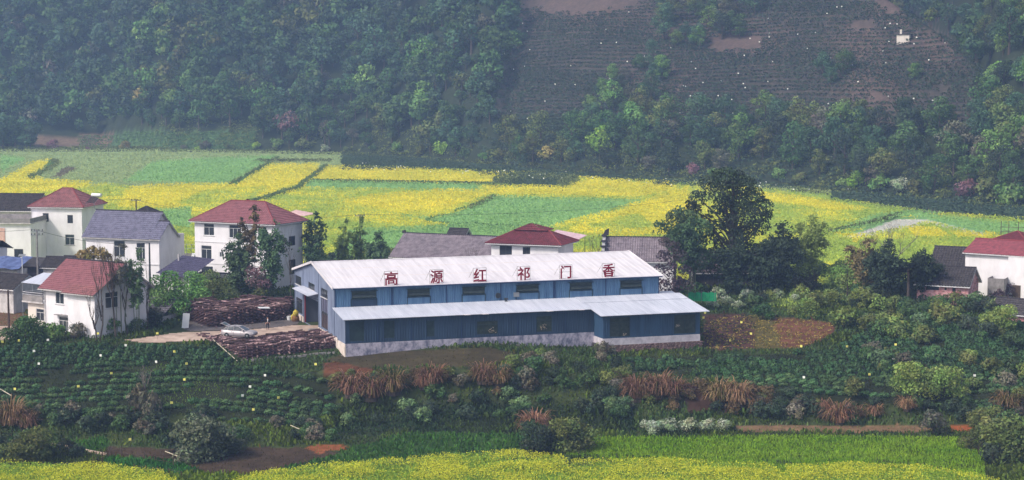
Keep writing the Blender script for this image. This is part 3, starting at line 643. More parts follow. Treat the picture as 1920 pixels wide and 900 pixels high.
metal_slope('annex_roof', (AX0 - .598, AT - .75, 2.80), (AX1 + 1.05, AT - .75, 2.80), (AX1 + 1.05, -2.75, 3.70), (AX0 - .598, -2.75, 3.70), M_roofb, pitch=.45, r=.025)
metal_slope('annex_roof', (AX0 - .598, -2.95, 3.74), (AX1 + .95, -2.95, 3.74), (AX1 + .95, -.03, 4.16), (AX0 - .598, -.03, 4.16), M_roofb, pitch=.32, r=.03)
metal_slope('annex_roof', (L_ + .2, -.028, 4.16), (AX1 + .3, -.028, 4.16), (AX1 + .3, 1.1, 4.3), (L_ + .2, 1.1, 4.3), M_roofb, pitch=.32, r=.03)
for xx in (15.2, 17.6, 26.3, 30.6):
    mb = MB(); mb.box(xx, xx + .8, LT - .95, LT - .2, 3.32, 3.37); mb.build('roof_sheet_end', M_roofw, fac)
# stone footing under the annex, single stones
ft = MB(); ft.box(AX0 - .3, AX1 + .35, AT - .02, AT + .4, -2.9, -1.06); ft.box(AX0 - .3, AX0 + .1, AT + .4, LT, -2.4, -1.06); foot = ft.build('footing', M_dark, fac)
stm = []
for k in range(5):
    mb = MB(); a, b, c = random.uniform(.2, .34), .12, random.uniform(.06, .11); pts = []
    mb.box(-a, a, -b, b, -c, c); mb.v = [tuple(q * random.uniform(.8, 1.1) for q in p) for p in mb.v]; me = mb.mesh('stone'); me.materials.append(M_stone); stm.append(me)
z = -1.17
while z > -2.35:
    x = AX0 - .25
    while x < AX1 + .2:
        o = obj('stone', random.choice(stm), foot, None, (x, AT - .06 + random.uniform(-.04, .03), z + random.uniform(-.02, .02)), (random.uniform(-.1, .1), random.uniform(-.08, .08), random.uniform(-.1, .1))); x += random.uniform(.48, .66)
    z -= .21
# exhaust fan, cowl, meter box
mb = MB(); mb.lathe([(.36, -.10), (.36, .0), (.28, .02), (.28, -.10)], (21.7, -.12, 4.85), 16, 'y'); fan = mb.build('exhaust_fan', M_darkfr, fac)
mb = MB()
for k in range(5):
    q = k * 2 * PI / 5; c, s_ = math.cos(q), math.sin(q); mb.face([(21.7, -.14, 4.85), (21.7 + .26 * c - .07 * s_, -.17, 4.85 + .26 * s_ + .07 * c), (21.7 + .26 * c + .07 * s_, -.11, 4.85 + .26 * s_ - .07 * c)])
mb.build('blade', M_galv, fan)
mb = MB(); mb.tube([(22.7, -.45, 3.95), (22.7, -.45, 4.35)], .13, 8); mb.tube([(22.45, -.45, 4.42), (22.95, -.45, 4.42)], .12, 8); mb.box(22.5, 22.9, -.65, -.3, 4.06, 4.14); mb.build('vent_cowl', M_darkfr, fac)
mb = MB(); mb.box(23.85, 24.55, -.35, -.03, 4.6, 5.15); mb.build('meter_box', M_galv, fac)
for x_ in (7.6, 29.6): mb = MB(); mb.tube([(x_, -.1, 6.5), (x_, -.1, 4.2)], .05); mb.build('downpipe', M_flash, fac)

# ---------------------------------------------------------------- the six roof characters
M_sign = mat('dark_red_sign_face', srgb(150, 26, 46), c2=srgb(120, 22, 38), scale=2, rough=.5)
M_rod = mat('rusty_steel_rod', srgb(84, 66, 66), rough=.7)
for ch, s_, zb in (('高', 7.37, 6.62), ('源', 13.4, 6.66), ('红', 19.24, 6.66), ('祁', 25.24, 6.70), ('门', 31.1, 6.70), ('香', 37.13, 6.76)):
    W_ = 1.78; zz = 6.68; p = FO + FE * s_ + FN * (-.12) + Z_ * zz
    r = thing('sign_character', '%s red roof character "%s" in a steel frame on the factory eave' % ({'高': 'leftmost', '源': 'second from left', '红': 'third from left', '祁': 'third from right', '门': 'second from right', '香': 'rightmost'}[ch], ch), 'sign', p, TH, 'six red characters along the factory roof')
    cu = bpy.data.curves.new('glyph', 'FONT'); cu.body = ch; cu.size = 1.0; cu.extrude = .02; cu.offset = .020; cu.resolution_u = 3
    to = bpy.data.objects.new('glyph', cu); COL.objects.link(to); dg = bpy.context.evaluated_depsgraph_get()
    me = bpy.data.meshes.new_from_object(to.evaluated_get(dg)); bpy.data.objects.remove(to)
    co = np.array([v.co[:] for v in me.vertices]); lo_, hi_ = co.min(0), co.max(0)
    cw = 1.72 if ch != '门' else 1.5
    co = (co - (lo_ + hi_) / 2); sc = np.array([cw / (hi_[0] - lo_[0]), 1.72 / (hi_[1] - lo_[1]), 1.5]); co = co * sc
    thick = .03
    V3 = np.stack([co[:, 0], -co[:, 2], co[:, 1] + .93], 1).astype(np.float32); me.vertices.foreach_set('co', V3.ravel()); me.update(); me.materials.clear(); me.materials.append(M_sign)
    obj('character', me, r)
    mb = MB(); h = 1.84; a = W_ / 2
    for q in ((-a, 0), (a, 0)): mb.tube([(q[0], .06, 0), (q[0], .06, h)], .022, 4)
    for z_ in (.04, h * .5, h): mb.tube([(-a, .06, z_), (a, .06, z_)], .02, 4)
    mb.build('sign_frame', M_rod, r)
    for xx in ((-a, a * .1) if ch == '门' else (-a,)):
        mb = MB(); mb.tube([(xx, .06, h - .1), (xx, 2.0, .38)], .02, 4); mb.build('brace', M_rod, r)
# ================================================================ THE HOUSES
# three-storey house with red hipped roof (far left)
def W_(**k): return k
h1 = house('village_house', 'tall white three storey house with a faded red hipped roof at far left', 'house', 57, 325, -10, 9.0, 9.6, 10.6, M_white, [
 ('front', 2.0, 3.05, 8.1, 9.55, W_(cols=2, frame=M_darkfr)), ('front', 6.4, 7.4, 7.9, 9.3, W_(cols=2, frame=M_darkfr)),
 ('front', 1.15, 2.1, 4.4, 5.9, W_(cols=2, frame=M_pvc, sill=M_concrete)), ('front', 5.9, 7.6, 4.2, 6.0, W_(cols=2, transom=.55, frame=M_trim, glass=M_glass2, sill=M_concrete)),
 ('right', 1.5, 2.3, 4.2, 5.4, W_(cols=1, frame=M_darkfr))])
roof_hip(h1, 9.0, 9.6, 10.6, 2.9, .55, M_redw, M_redridge, course=.42, pitch=.36, inset=4.2)
for x_, z_ in ((-.04, 10.3), (9.04, 10.3)):
    mb = MB(); mb.tube([(x_, -.08, z_), (x_, -.08, -.2)], .05, 6); mb.build('downpipe', M_trim, h1)
mb = MB(); mb.box(-.12, 9.12, -.12, -.003, 10.25, 10.40); mb.build('cornice', M_trim, h1)
# solar water heater on the roof of the grey house
p = on(172, 372, y=318)
sh = thing('solar_water_heater', 'solar water heater with a white tank on top of the grey tiled roof', 'water heater', p, math.radians(-30))
mb = MB(); mb.lathe([(.12, 0), (.27, .06), (.30, .12), (.30, 2.0), (.27, 2.06), (.12, 2.1)], (0, 0, .6), 12, 'x'); mb.build('tank', M_pvc, sh, smooth=True)
for k in range(12): mb = MB(); mb.tube([(.15 + k * .155, -.05, .45), (.15 + k * .155, -1.5, -.6)], .035, 5); mb.build('collector_tube', M_glass, sh)
mb = MB()
for q in (.1, 1.95): mb.tube([(q, .1, .4), (q, .5, -1.5)], .03, 4); mb.tube([(q, -1.5, -.65), (q, -1.5, -1.5)], .03, 4); mb.tube([(q, .5, -1.5), (q, -1.5, -1.5)], .03, 4); mb.tube([(q, -.02, .42), (q, -1.5, -.65)], .03, 4)
mb.build('stand', M_galv, sh)
# grey tiled house with a stepped gable
h2 = house('village_house', 'white two storey house with a blue-grey tiled gable roof', 'house', 158, 305, -22, 13.6, 7.4, 7.75, M_white, [
 ('front', 5.2, 7.3, 4.3, 6.9, W_(cols=2, transom=.9, sill=M_trim)), ('front', 9.4, 11.0, 4.1, 6.7, W_(cols=3, transom=.8, sill=M_trim)), ('front', 1.2, 1.6, 5.0, 6.0, W_(cols=1, frame=M_darkfr))], gable=0)
roof_gable(h2, 11.6, 7.4, 7.75, 3.55, .5, M_grey, M_ridge, ovx=.5, course=.40, pitch=.34, soffit=M_grime)
mb = MB(); mb.face([(11.6, 0, 7.76), (11.6, 7.4, 7.76), (11.6, 3.7, 11.2)]); mb.face([(0, 0, 7.76), (0, 7.4, 7.76), (0, 3.7, 11.2)]); mb.build('gable_wall', M_white, h2)
roof_gable(h2, 13.6, 5.0, 7.77, 2.2, .5, M_grey, M_ridge, ovx=.45, x0=12.1, x1=13.6, course=.40, pitch=.34, soffit=M_grime)
mb = MB(); mb.face([(13.6, 0, 7.75), (13.6, 5.0, 7.75), (13.6, 2.5, 9.9)]); mb.build('gable_wall', M_white, h2)
mb = MB(); mb.box(1.0, 13.6, -.10, -.003, 3.25, 3.4); mb.build('string_course', M_trim, h2)
# small dark red gable peeping behind it
hb_ = house('village_house', 'small dark roofed outbuilding peeping over the ridge of the grey tiled house', 'outbuilding', 252, 330, -22, 2.6, 3, 9.2, M_grime, []); roof_hip(hb_, 2.6, 3, 9.2, 1.0, .3, M_ridge, M_ridge, inset=1.5)
# flat roofed house at the left edge, with the barred window
h3 = house('village_house', 'low pale house with a flat parapet terrace and barred window at the left edge', 'house', -40, 318, -6, 8.6, 8, 8.3, M_white, [
 ('front', 5.7, 7.25, 2.4, 4.15, W_(cols=3, frame=M_darkfr, bars=4))])
mb = MB(); mb.box(-.3, 8.8, -.45, 8.2, 8.32, 8.5); mb.build('terrace_slab', M_grime, h3)
for a in ((-.2, 8.7, -.4, -.28, 8.5, 9.25), (8.55, 8.7, -.27, 8.0, 8.5, 9.25), (-.2, 8.5, 7.95, 8.1, 8.5, 9.3)): mb = MB(); mb.box(*a); mb.build('parapet', M_concrete, h3)
mb = MB(); mb.box(-.05, 4.2, -.09, -.003, 5.2, 7.6); mb.build('render_panel', mat('salmon_render', srgb(214, 176, 164), c2=srgb(190, 150, 140)), h3)
h3b = house('village_house', 'dark grey tiled roof of the old house behind the flat terrace at the left edge', 'house', -60, 338, -6, 12, 7, 9.3, M_grime, [], gable=2.5); roof_gable(h3b, 12, 7, 9.3, 2.4, .5, M_dark, M_ridge, course=.4, pitch=.4)
# front left white house with red gable roof
h4 = house('village_house', 'white two storey house with a pink-red gable roof, front left beside the bare trees', 'house', 78, 250.5, -36, 10.3, 8.6, 6.0, M_white, [
 ('front', 2.1, 3.75, 3.6, 5.75, W_(cols=2, transom=.65, sill=M_trim)), ('front', 2.7, 4.95, -.0, 1.95, W_(cols=3, transom=.5, frame=M_trim, glass=M_glass2, hood=M_concrete)),
 ('right', 1.2, 3.4, 3.4, 5.5, W_(cols=2, transom=.7, sill=M_trim)), ('right', 5.6, 7.0, 3.6, 5.2, W_(cols=2))], gable=3.0)
roof_gable(h4, 10.3, 8.6, 6.0, 3.0, .75, M_red, M_ridge, ovx=.5, course=.36, pitch=.34, soffit=M_grime)
mb = MB(); A, B = Vector((4.6, -1.35, 5.35)), Vector((10.85, -1.35, 5.35)); tile_slope(mb, A, B, Vector((10.85, .3, 6.35)), Vector((4.9, .3, 6.35)), course=.36, pitch=.34); er = mb.build('roof_extension', M_redw, h4)
mb = MB(); mb.prism([(4.65, -1.33, 5.32), (10.8, -1.33, 5.32), (10.8, .2, 6.2), (4.9, .2, 6.2)], (0, 0, -.1)); mb.build('eaves', M_grime, er)
mb = MB(); mb.box(5.2, 10.3, -.62, -.003, -1, 5.62); mb.build('projecting_bay', M_white, h4)
for x_, y_ in ((-.06, -.06), (.16, -.08)): mb = MB(); mb.tube([(x_, y_, 5.8), (x_, y_, -.6)], .045, 6); mb.build('downpipe', M_trim, h4)
# its low wing with balcony
p = on(46, 300, y=253)
h4b = house('house_wing', 'low cream wing with a railed roof terrace beside the front white house', 'house wing', 46, 255, -36, 3.7, 6.0, 3.1, M_cream, [('front', 1.6, 3.2, .75, 2.35, W_(cols=2, transom=.5, frame=M_trim))])
mb = MB(); mb.box(-.5, 3.68, -.6, 6.2, 3.12, 3.32); mb.build('terrace_slab', M_grime, h4b)
for a in ((-.45, 3.6, -.55, -.45, 3.32, 4.1), (-.45, -.35, -.44, 6.1, 3.32, 4.1)): mb = MB(); mb.box(*a); mb.build('parapet', M_concrete, h4b)
for z_ in (4.2, 4.5):
    mb = MB(); mb.tube([(-.4, -.5, z_), (3.6, -.5, z_)], .03, 5); mb.tube([(-.4, -.5, z_), (-.4, 6.1, z_)], .03, 5); mb.build('rail', M_trim, h4b)
mb = MB(); mb.box(.8, 2.6, 1.5, 3.5, 3.34, 3.7); mb.build('terrace_clutter', M_dark, h4b)
# awning sheet on posts behind the wing
p = on(40, 532, y=262)
aw = thing('awning', 'pale sheet awning on thin posts behind the low cream wing', 'awning', (p.x, 262, 0), math.radians(-20))
mb = MB(); mb.prism([(0, 0, 4.9), (3.4, 0, 4.7), (4.2, 4.5, 5.6), (.6, 4.5, 5.8)], (0, 0, .05)); mb.build('sheet', M_roofb, aw)
for x_, y_ in ((.1, .1), (1.7, .1), (3.2, .1), (.8, 4.2), (3.9, 4.2)): mb = MB(); mb.tube([(x_, y_, -.3), (x_, y_, 4.75 + y_ * .18)], .05, 5); mb.build('post', M_galv, aw)
# three-storey red hipped house in the middle
h5 = house('village_house', 'white three storey house with a red hipped roof half hidden by bamboo', 'house', 363, 302, -27, 15.0, 8.0, 10.1, M_white, [
 ('front', 1.75, 3.75, 7.9, 9.75, W_(cols=2, transom=.55, sill=M_trim)), ('front', 6.6, 8.9, 7.7, 9.75, W_(cols=3, transom=.55, sill=M_trim)), ('front', 12, 13.6, 7.9, 9.7, W_(cols=2)),
 ('front', 1.2, 3.2, 4.1, 6.3, W_(cols=2, transom=.6, sill=M_trim)), ('front', 4.7, 5.5, 4.6, 5.4, W_(cols=2)), ('front', 8.2, 10.2, 4.2, 6.1, W_(cols=2, transom=.6)),
 ('front', 1.2, 3.4, 1.6, 3.0, W_(cols=3, frame=M_darkfr)), ('right', 4.1, 5.9, 6.4, 7.9, W_(cols=2, frame=M_darkfr)), ('right', 4.1, 5.9, 1.9, 4.2, W_(cols=2, frame=M_darkfr))])
roof_hip(h5, 15.0, 8.0, 10.1, 3.1, .7, M_red, M_redridge, course=.40, pitch=.36, inset=5.0)
mb = MB(); tile_slope(mb, (9.2, 8.0, 10.3), (5.2, 8.0, 10.3), (7.0, 4.0, 13.55), (7.4, 4.0, 13.55), course=.4, pitch=.36); mb.build('roof_dormer', M_red, h5)
for z_ in (3.4, 6.8): mb = MB(); mb.box(-.05, 15.05, -.06, -.003, z_, z_ + .12); mb.build('string_course', M_trim, h5)
mb = MB(); mb.lathe([(.28, -.16), (.30, 0), (.24, .05)], (-.25, -.1, 4.6), 14, 'y'); mb.box(-.6, .05, 0, .3, 4.25, 4.95); mb.build('air_conditioner', M_pvc, h5)
# pinkish canopy sheet behind the red roof
p = on(520, 395, y=325)
pc = thing('awning', 'dusty pink roofing sheet on posts behind the middle red hipped roof', 'awning', (p.x, 325, 0), math.radians(-27))
mb = MB(); mb.prism([(1.6, 0, 9.4), (5.5, 0, 9.2), (5.9, 3, 9.4), (1.8, 3, 9.9)], (0, 0, .06)); mb.build('sheet', mat('dusty_pink_sheet', srgb(214, 182, 178), c2=srgb(190, 150, 150)), pc)
for x_, y_ in ((1.8, .1), (5.3, .1), (5.6, 2.8)): mb = MB(); mb.tube([(x_, y_, -.2), (x_, y_, 9.25)], .06, 5); mb.build('post', M_galv, pc)
# low wall in front of the middle house
h5w = thing('garden_wall', 'low grey garden wall with dark coping in front of the middle house', 'wall', (on(372, 300, y=292).x, 292, 0), math.radians(-24))
mb = MB(); mb.box(0, 7.5, 0, .3, -.6, 3.0); mb.build('wall', M_grime, h5w); mb = MB(); mb.box(-.1, 7.6, -.1, .4, 3.003, 3.15); mb.build('coping', M_ridge, h5w)
# small shed with dark blue-grey roof
h6 = house('shed', 'small shed with a dark violet-grey tiled roof left of the middle house', 'shed', 304, 288, -30, 5.0, 4.6, 3.2, M_grime, [('front', 1.6, 3.4, .2, 2.3, W_(cols=2, frame=M_trim, glass=M_glass2))], gable=0)
mb = MB(); tile_slope(mb, (-.8, -.9, 3.4), (5.6, -.9, 2.9), (6.0, 4.8, 5.3), (-.2, 4.8, 5.6), course=.5, pitch=.45); mb.build('roof', M_grey if False else mat('violet_grey_tile', srgb(84, 80, 106), c2=srgb(62, 58, 80), scale=2, bump=.3), h6)
mb = MB(); mb.tube([(.2, 3.2, 4.6), (.2, 3.2, 6.0)], .14, 6); mb.build('chimney', M_grime, h6)
h6w = thing('garden_wall', 'pale concrete wall with a railing between the grey roofed house and middle house', 'wall', (on(325, 300, y=318).x, 318, 0), math.radians(-10))
mb = MB(); mb.box(0, 5, 0, .2, -.5, 3.4); mb.build('wall', M_concrete, h6w)
for k in range(6): mb = MB(); mb.tube([(.2 + k * .9, .1, 3.4), (.2 + k * .9, .1, 5.0)], .035, 4); mb.build('post', M_galv, h6w)
for z_ in (4.2, 4.9): mb = MB(); mb.tube([(.1, .1, z_), (4.8, .1, z_)], .03, 4); mb.build('rail', M_galv, h6w)
# small old houses at the left edge
h7 = house('village_house', 'small white gabled house with dark tile eaves at the left edge behind the blue tarp', 'house', -22, 296, 58, 3.4, 7, 6.2, M_white, [('front', 1.2, 2.1, 3.2, 4.4, W_(cols=1, frame=M_darkfr))], gable=0)
mb = MB(); tile_slope(mb, (-.4, -.5, 6.0), (-.4, 7.5, 6.0), (1.9, 7.5, 7.4), (1.9, -.5, 7.4), course=.35); tile_slope(mb, (4.2, 7.5, 6.0), (4.2, -.5, 6.0), (1.9, -.5, 7.4), (1.9, 7.5, 7.4), course=.35); mb.build('roof', M_dark, h7)
h7b = house('shed', 'open shed under a sagging blue tarp roof at the left edge', 'shed', -40, 288, -8, 5.6, 4, 3.8, M_grime, [])
M_tarp = mat('faded_blue_tarp', srgb(96, 112, 158), c2=srgb(70, 80, 120), scale=1.2)
mb = MB()
for i in range(6):
    for j in range(3):
        g = lambda a, b: (-.5 + a * 1.15, -1.2 + b * 1.9, 4.2 + b * .42 + .12 * math.sin(a * 2.1 + b))
        mb.face([g(i, j), g(i + 1, j), g(i + 1, j + 1), g(i, j + 1)])
mb.build('tarp', M_tarp, h7b)
h7c = house('village_house', 'small old house with grey plaster walls and collapsing dark tiles at the left edge', 'house', -40, 270, -30, 6.0, 5.5, 3.6, M_grime, [], gable=1.4); roof_gable(h7c, 6.0, 5.5, 3.6, 1.5, .5, M_dark, M_ridge, course=.34, pitch=.32)
h7d = house('shed', 'low shed with dark tiled roof beside the concrete utility pole behind the front house', 'shed', 76, 292, -12, 3.0, 4, 4.0, M_grime, [], gable=1.2); roof_gable(h7d, 3.0, 4, 4.0, 1.2, .4, M_dark, M_ridge, course=.34, pitch=.32)
h7e = house('shed', 'low dark roofed shed just behind the ridge of the front white house', 'shed', 108, 286, -16, 3.3, 4, 4.6, M_grime, [], gable=1.2); roof_gable(h7e, 3.3, 4, 4.6, 1.3, .4, M_dark, M_ridge, course=.34, pitch=.32)
h7f = house('shed', 'dark open shed with a litter of boards below the tall white house', 'shed', 32, 300, -5, 5.4, 4.5, 3.0, M_ridge, []); mb = MB(); mb.prism([(-.3, -.6, 3.1), (6.8, -.6, 3.0), (6.8, 4.6, 3.9), (-.3, 4.6, 4.0)], (0, 0, .12)); mb.build('roof', M_dark, h7f)
for k in range(9):
    p = on(random.uniform(40, 70), random.uniform(500, 516), y=random.uniform(280, 288)); mb = MB(); mb.box(-random.uniform(.6, 1.6), 1, -.08, .08, -.04, .04)
    b = mb.build('plank', M_concrete, None, loc=(p.x, p.y, 1.1 + k * .12), rot=(0, random.uniform(-.15, .15), random.uniform(-.5, .5))); tag(b, 'loose plank in the heap of boards by the dark shed below the tall white house', 'plank', 'planks heaped by the dark shed')
# slatted grey lean-to behind the bare trees
h4c = house('shed', 'low shed roofed with grey slats right of the front white house', 'shed', 246, 258, -20, 4.4, 3.6, .9, M_grime, [])
mb = MB(); tile_slope(mb, (-.4, -.5, .95), (4.6, -.5, .95), (5.2, 3.4, 3.2), (1.0, 3.4, 3.2), course=.42, pitch=.5, step=.08, wave=.02); mb.build('roof', mat('grey_slat_roof', srgb(112, 108, 116), c2=srgb(80, 76, 84)), h4c)
# long grey-mauve tiled roof behind the factory
h8 = house('village_house', 'long low house with a mauve-grey tiled roof directly behind the factory ridge', 'house', 735, 317, -24, 18.5, 10.4, 3.2, M_white, [], gable=3.4); roof_gable(h8, 18.5, 10.4, 3.2, 3.2, .6, M_old, M_ridge, ovx=.5, course=.38, pitch=.38, wave=.08)
for x_, z_ in ((-.5, 6.5), (18.9, 6.5)): mb = MB(); mb.prism([(x_ - .35, 5.1, z_ - .1), (x_ + .35, 5.1, z_ - .1), (x_ + .2, 5.1, z_ + .45), (x_ - .3, 5.1, z_ + .35)], (0, .25, 0)); mb.build('ridge_finial', M_ridge, h8)
h8b = house('village_house', 'dark tiled peak just showing behind the long mauve-grey roof', 'house', 838, 332, -24, 3.2, 3, 4.9, M_dark, [], gable=1); roof_gable(h8b, 3.2, 3, 5.0, 1.2, .3, M_dark, M_ridge)
h8c = house('shed', 'low dark tiled roof behind the left end of the factory roof', 'shed', 596, 290, -2, 12.5, 4, 3.4, M_grime, [], gable=1.3); roof_gable(h8c, 12.5, 4, 3.4, 1.35, .3, M_dark, M_ridge, course=.34, pitch=.34)
# red double-hipped house
h9 = house('village_house', 'white house with a dark red two-tier hipped roof behind the middle of the factory', 'house', 921, 292, -20, 10.8, 7.2, 7.55, M_white, [
 ('front', 1.35, 3.35, 5.6, 7.2, W_(cols=2, frame=M_darkfr)), ('front', 5.1, 6.3, 5.5, 7.1, W_(cols=2, frame=M_darkfr))])
roof_hip(h9, 10.8, 7.2, 7.55, 1.75, .75, M_redd, M_redridge, course=.34, pitch=.34, inset=3.4)
rr = Vector((5.0, 4.2, 10.35)); mb = MB(); tile_slope(mb, (2.6, 3.0, 9.35), (7.9, 3.0, 9.35), rr, rr, course=.34, pitch=.34); tile_slope(mb, (7.9, 3.0, 9.35), (7.9, 6.6, 9.35), rr, rr, course=.34, pitch=.34); tile_slope(mb, (2.6, 6.6, 9.35), (2.6, 3.0, 9.35), rr, rr, course=.34, pitch=.34); mb.build('upper_roof', M_redd, h9)
mb = MB(); mb.box(-.15, 10.95, -.15, -.003, 7.2, 7.4); mb.build('cornice', M_trim, h9)
p = on(1045, 450, y=300)
aw = thing('awning', 'translucent pink sheet awning on posts behind the dark red hipped roof', 'awning', (p.x, 300, 0), math.radians(-16))
mb = MB(); mb.prism([(-1.5, 0, 7.9), (2.2, -2.6, 6.6), (4.3, 2, 7.9), (-1, 3.5, 8.5)], (0, 0, .06)); mb.build('sheet', mat('pink_sheet', srgb(206, 176, 184), c2=srgb(180, 150, 160)), aw)
for x_, y_ in ((1.6, -2.0), (2.6, -1.0), (4.0, 1.8), (-1.2, 3)): mb = MB(); mb.tube([(x_, y_, -.2), (x_, y_, 6.9 + (.7 if y_ > 0 else .0))], .05, 5); mb.build('post', M_darkfr, aw)
lw = thing('garden_wall', 'tile topped lattice wall between the red hipped house and grey roofed hall', 'wall', (on(1058, 300, y=296).x, 296, 0), math.radians(-4))
mb = MB(); mb.box(0, 6.2, 0, .3, -.3, 5.3); mb.build('wall', M_trim, lw); mb = MB(); tile_slope(mb, (-.1, -.4, 5.3), (6.3, -.4, 5.3), (6.3, .3, 5.75), (-.1, .3, 5.75), course=.3, pitch=.3); mb.build('coping', M_dark, lw)
# grey hall with stepped gable end
h10 = house('village_house', 'white walled hall with pale grey tiled roof and stepped gable left of the big tree', 'house', 1134, 286, -6, 10.6, 8.2, 5.7, M_white, [], gable=3.0)
roof_gable(h10, 10.6, 8.2, 5.7, 2.9, .5, M_old, M_ridge, ovx=.1, course=.36, pitch=.36, wave=.08)
for k in range(4):
    mb = MB(); y0 = .2 + k * 1.05; z0 = 6.3 + k * .72; mb.box(-.45, -.02, y0 - .6, y0 + .85, z0 - .3, z0 + .35); mb.build('gable_step', M_trim, h10); mb = MB(); mb.box(-.6, .12, y0 - .75, y0 + .9, z0 + .36, z0 + .55); mb.build('gable_coping', M_ridge, h10)
mb = MB(); mb.prism([(-.5, 3.8, 8.9), (.4, 3.8, 8.9), (.5, 3.8, 10.0), (-.1, 3.8, 9.7)], (0, .4, 0)); mb.build('ridge_finial', M_ridge, h10)
# old house behind the big tree
M_darkwall = mat('dark_timber_wall', srgb(66, 60, 62), c2=srgb(38, 36, 38), scale=1.3, stretch=(3, 3, .5))
h11 = house('village_house', 'dark old timber house with a tiled roof behind the big tree', 'house', 1306, 296, 2, 13.5, 8, 2.9, M_darkwall, [('front', 8, 9.6, .8, 2.0, W_(cols=2, frame=M_darkfr))], gable=2.6)
roof_gable(h11, 13.5, 8, 2.9, 2.55, .6, mat('brown_grey_tile', srgb(108, 96, 98), c2=srgb(76, 66, 70), scale=2, bump=.4), M_ridge, ovx=.3, course=.36, pitch=.36, wave=.08)
mb = MB(); mb.box(-.55, -.02, -.3, .4, -.5, 3.6); mb.build('white_end_wall', M_white, h11)
# right hand houses
h12 = house('village_house', 'white house with a bright red tiled roof at the right edge', 'house', 1814, 285, -38, 15.5, 8, 7.0, M_white, [('front', 7.6, 8.9, .25, 2.55, W_(kind='door'))], gable=0)
roof_gable(h12, 15.5, 8, 7.0, 1.55, .55, mat('bright_red_tile', srgb(160, 86, 96), c2=srgb(124, 70, 78), scale=1.6, bump=.3), M_redridge, ovx=.25, course=.38, pitch=.36)
mb = MB(); mb.face([(0, 0, 6.95), (0, 8, 6.95), (0, 4, 8.45)]); mb.face([(15.5, 0, 6.95), (15.5, 8, 6.95), (15.5, 4, 8.45)]); mb.build('gable_wall', M_white, h12)
mb = MB(); mb.box(7.0, 15.5, -.5, -.003, -1, 6.6); mb.build('projecting_bay', M_white, h12)
mb = MB(); mb.prism([(7.7, -.53, .2), (9.0, -.53, .2), (9.0, -.53, 2.5), (7.7, -.53, 2.5)], (0, .025, 0)); mb.build('door', M_wood, h12)
h12b = house('village_house', 'red tiled roof rising behind the white house at the right edge', 'house', 1868, 306, -38, 5.2, 6, 6.7, M_white, []); roof_hip(h12b, 5.2, 6, 6.7, 1.3, .5, M_redd, M_redridge, inset=3.0)
fr = thing('drying_rack', 'rusty post frame standing behind the red roof at the right edge', 'rack', (on(1880, 300, y=320).x, 320, 0), math.radians(-30))
for x_ in (0, 1.3, 2.9, 4.2): mb = MB(); mb.tube([(x_, 0, -.2), (x_, 0, 8.6)], .06, 5); mb.build('post', M_rod, fr)
for z_ in (6.9, 7.6): mb = MB(); mb.tube([(-.1, 0, z_), (4.4, 0, z_)], .04, 5); mb.build('rail', M_rod, fr)
# stone barn
M_rubble = mat('pink_rubble_wall', srgb(214, 170, 174), c2=srgb(176, 120, 122), scale=1.6, stretch=(1, 1, 1.6), lo=.35, hi=.6, bump=.8, bscale=7)
h13 = house('stone_barn', 'old pinkish rubble stone barn under dark clay tiles at right', 'barn', 1724, 276, -26, 7.4, 6.6, 3.4, M_rubble, [
 ('front', 1.4, 3.2, 2.3, 3.1, W_(cols=1, frame=M_wood)), ('front', 5.1, 5.6, 2.2, 2.8, W_(cols=1, frame=M_wood)), ('front', 4.0, 4.3, 2.4, 2.75, W_(cols=1, frame=M_wood))], gable=2.1)
M_dark2 = mat('charcoal_clay_tile', srgb(82, 76, 78), c2=srgb(48, 44, 46), scale=2.6, bump=.5, bscale=10)
roof_gable(h13, 7.4, 6.6, 3.4, 2.05, .55, M_dark2, M_ridge, ovx=.4, course=.5, pitch=.42, wave=.13)
smes = []
for k in range(4):
    mb = MB(); mb.box(-.22, .22, -.06, .06, -.09, .09); mb.v = [tuple(q * random.uniform(.7, 1.15) for q in p_) for p_ in mb.v]; me = mb.mesh('stone'); me.materials.append(mat('pink_stone_%s' % 'abcd'[k], (srgb(206, 160, 164), srgb(176, 116, 118), srgb(190, 170, 160), srgb(150, 100, 100))[k], c2=srgb(140, 110, 106), scale=5, bump=.4)); smes.append(me)
for i in range(70):
    x = random.uniform(.2, 7.2); z = random.uniform(-.4, 3.1)
    if z > 2.0 and (1.2 < x < 3.4 or 3.8 < x < 5.8): continue
    obj('stone', random.choice(smes), h13, None, (x, -.02, z), (0, random.uniform(-.2, .2), 0))
for i in range(50):
    y = random.uniform(.2, 6.4); z = random.uniform(0, 3.2 + 1.6 * (1 - abs(y - 3.3) / 3.3)); obj('stone', random.choice(smes), h13, None, (7.42, y, z), (0, random.uniform(-.2, .2), PI / 2))
h13b = house('village_house', 'dark corrugated tile roof rising behind the stone barn', 'house', 1750, 288, -26, 5.6, 6.5, 4.6, M_grime, [], gable=2); roof_gable(h13b, 5.6, 6.5, 4.6, 2.5, .4, M_dark2, M_ridge, ovx=.3, course=.5, pitch=.42, wave=.13)
h13c = house('shed', 'grey rendered shed squeezed between the stone barn and right hand white house', 'shed', 1857, 279, -26, 2.4, 4, 3.6, M_concrete, [])
h14 = house('shed', 'low stone shed under mossy dark tiles at the right edge', 'shed', 1868, 264, -42, 6.2, 4, .9, M_rubble, [], gable=1.4); roof_gable(h14, 6.2, 4, .9, 1.5, .5, M_dark2, M_ridge, course=.4, pitch=.4)
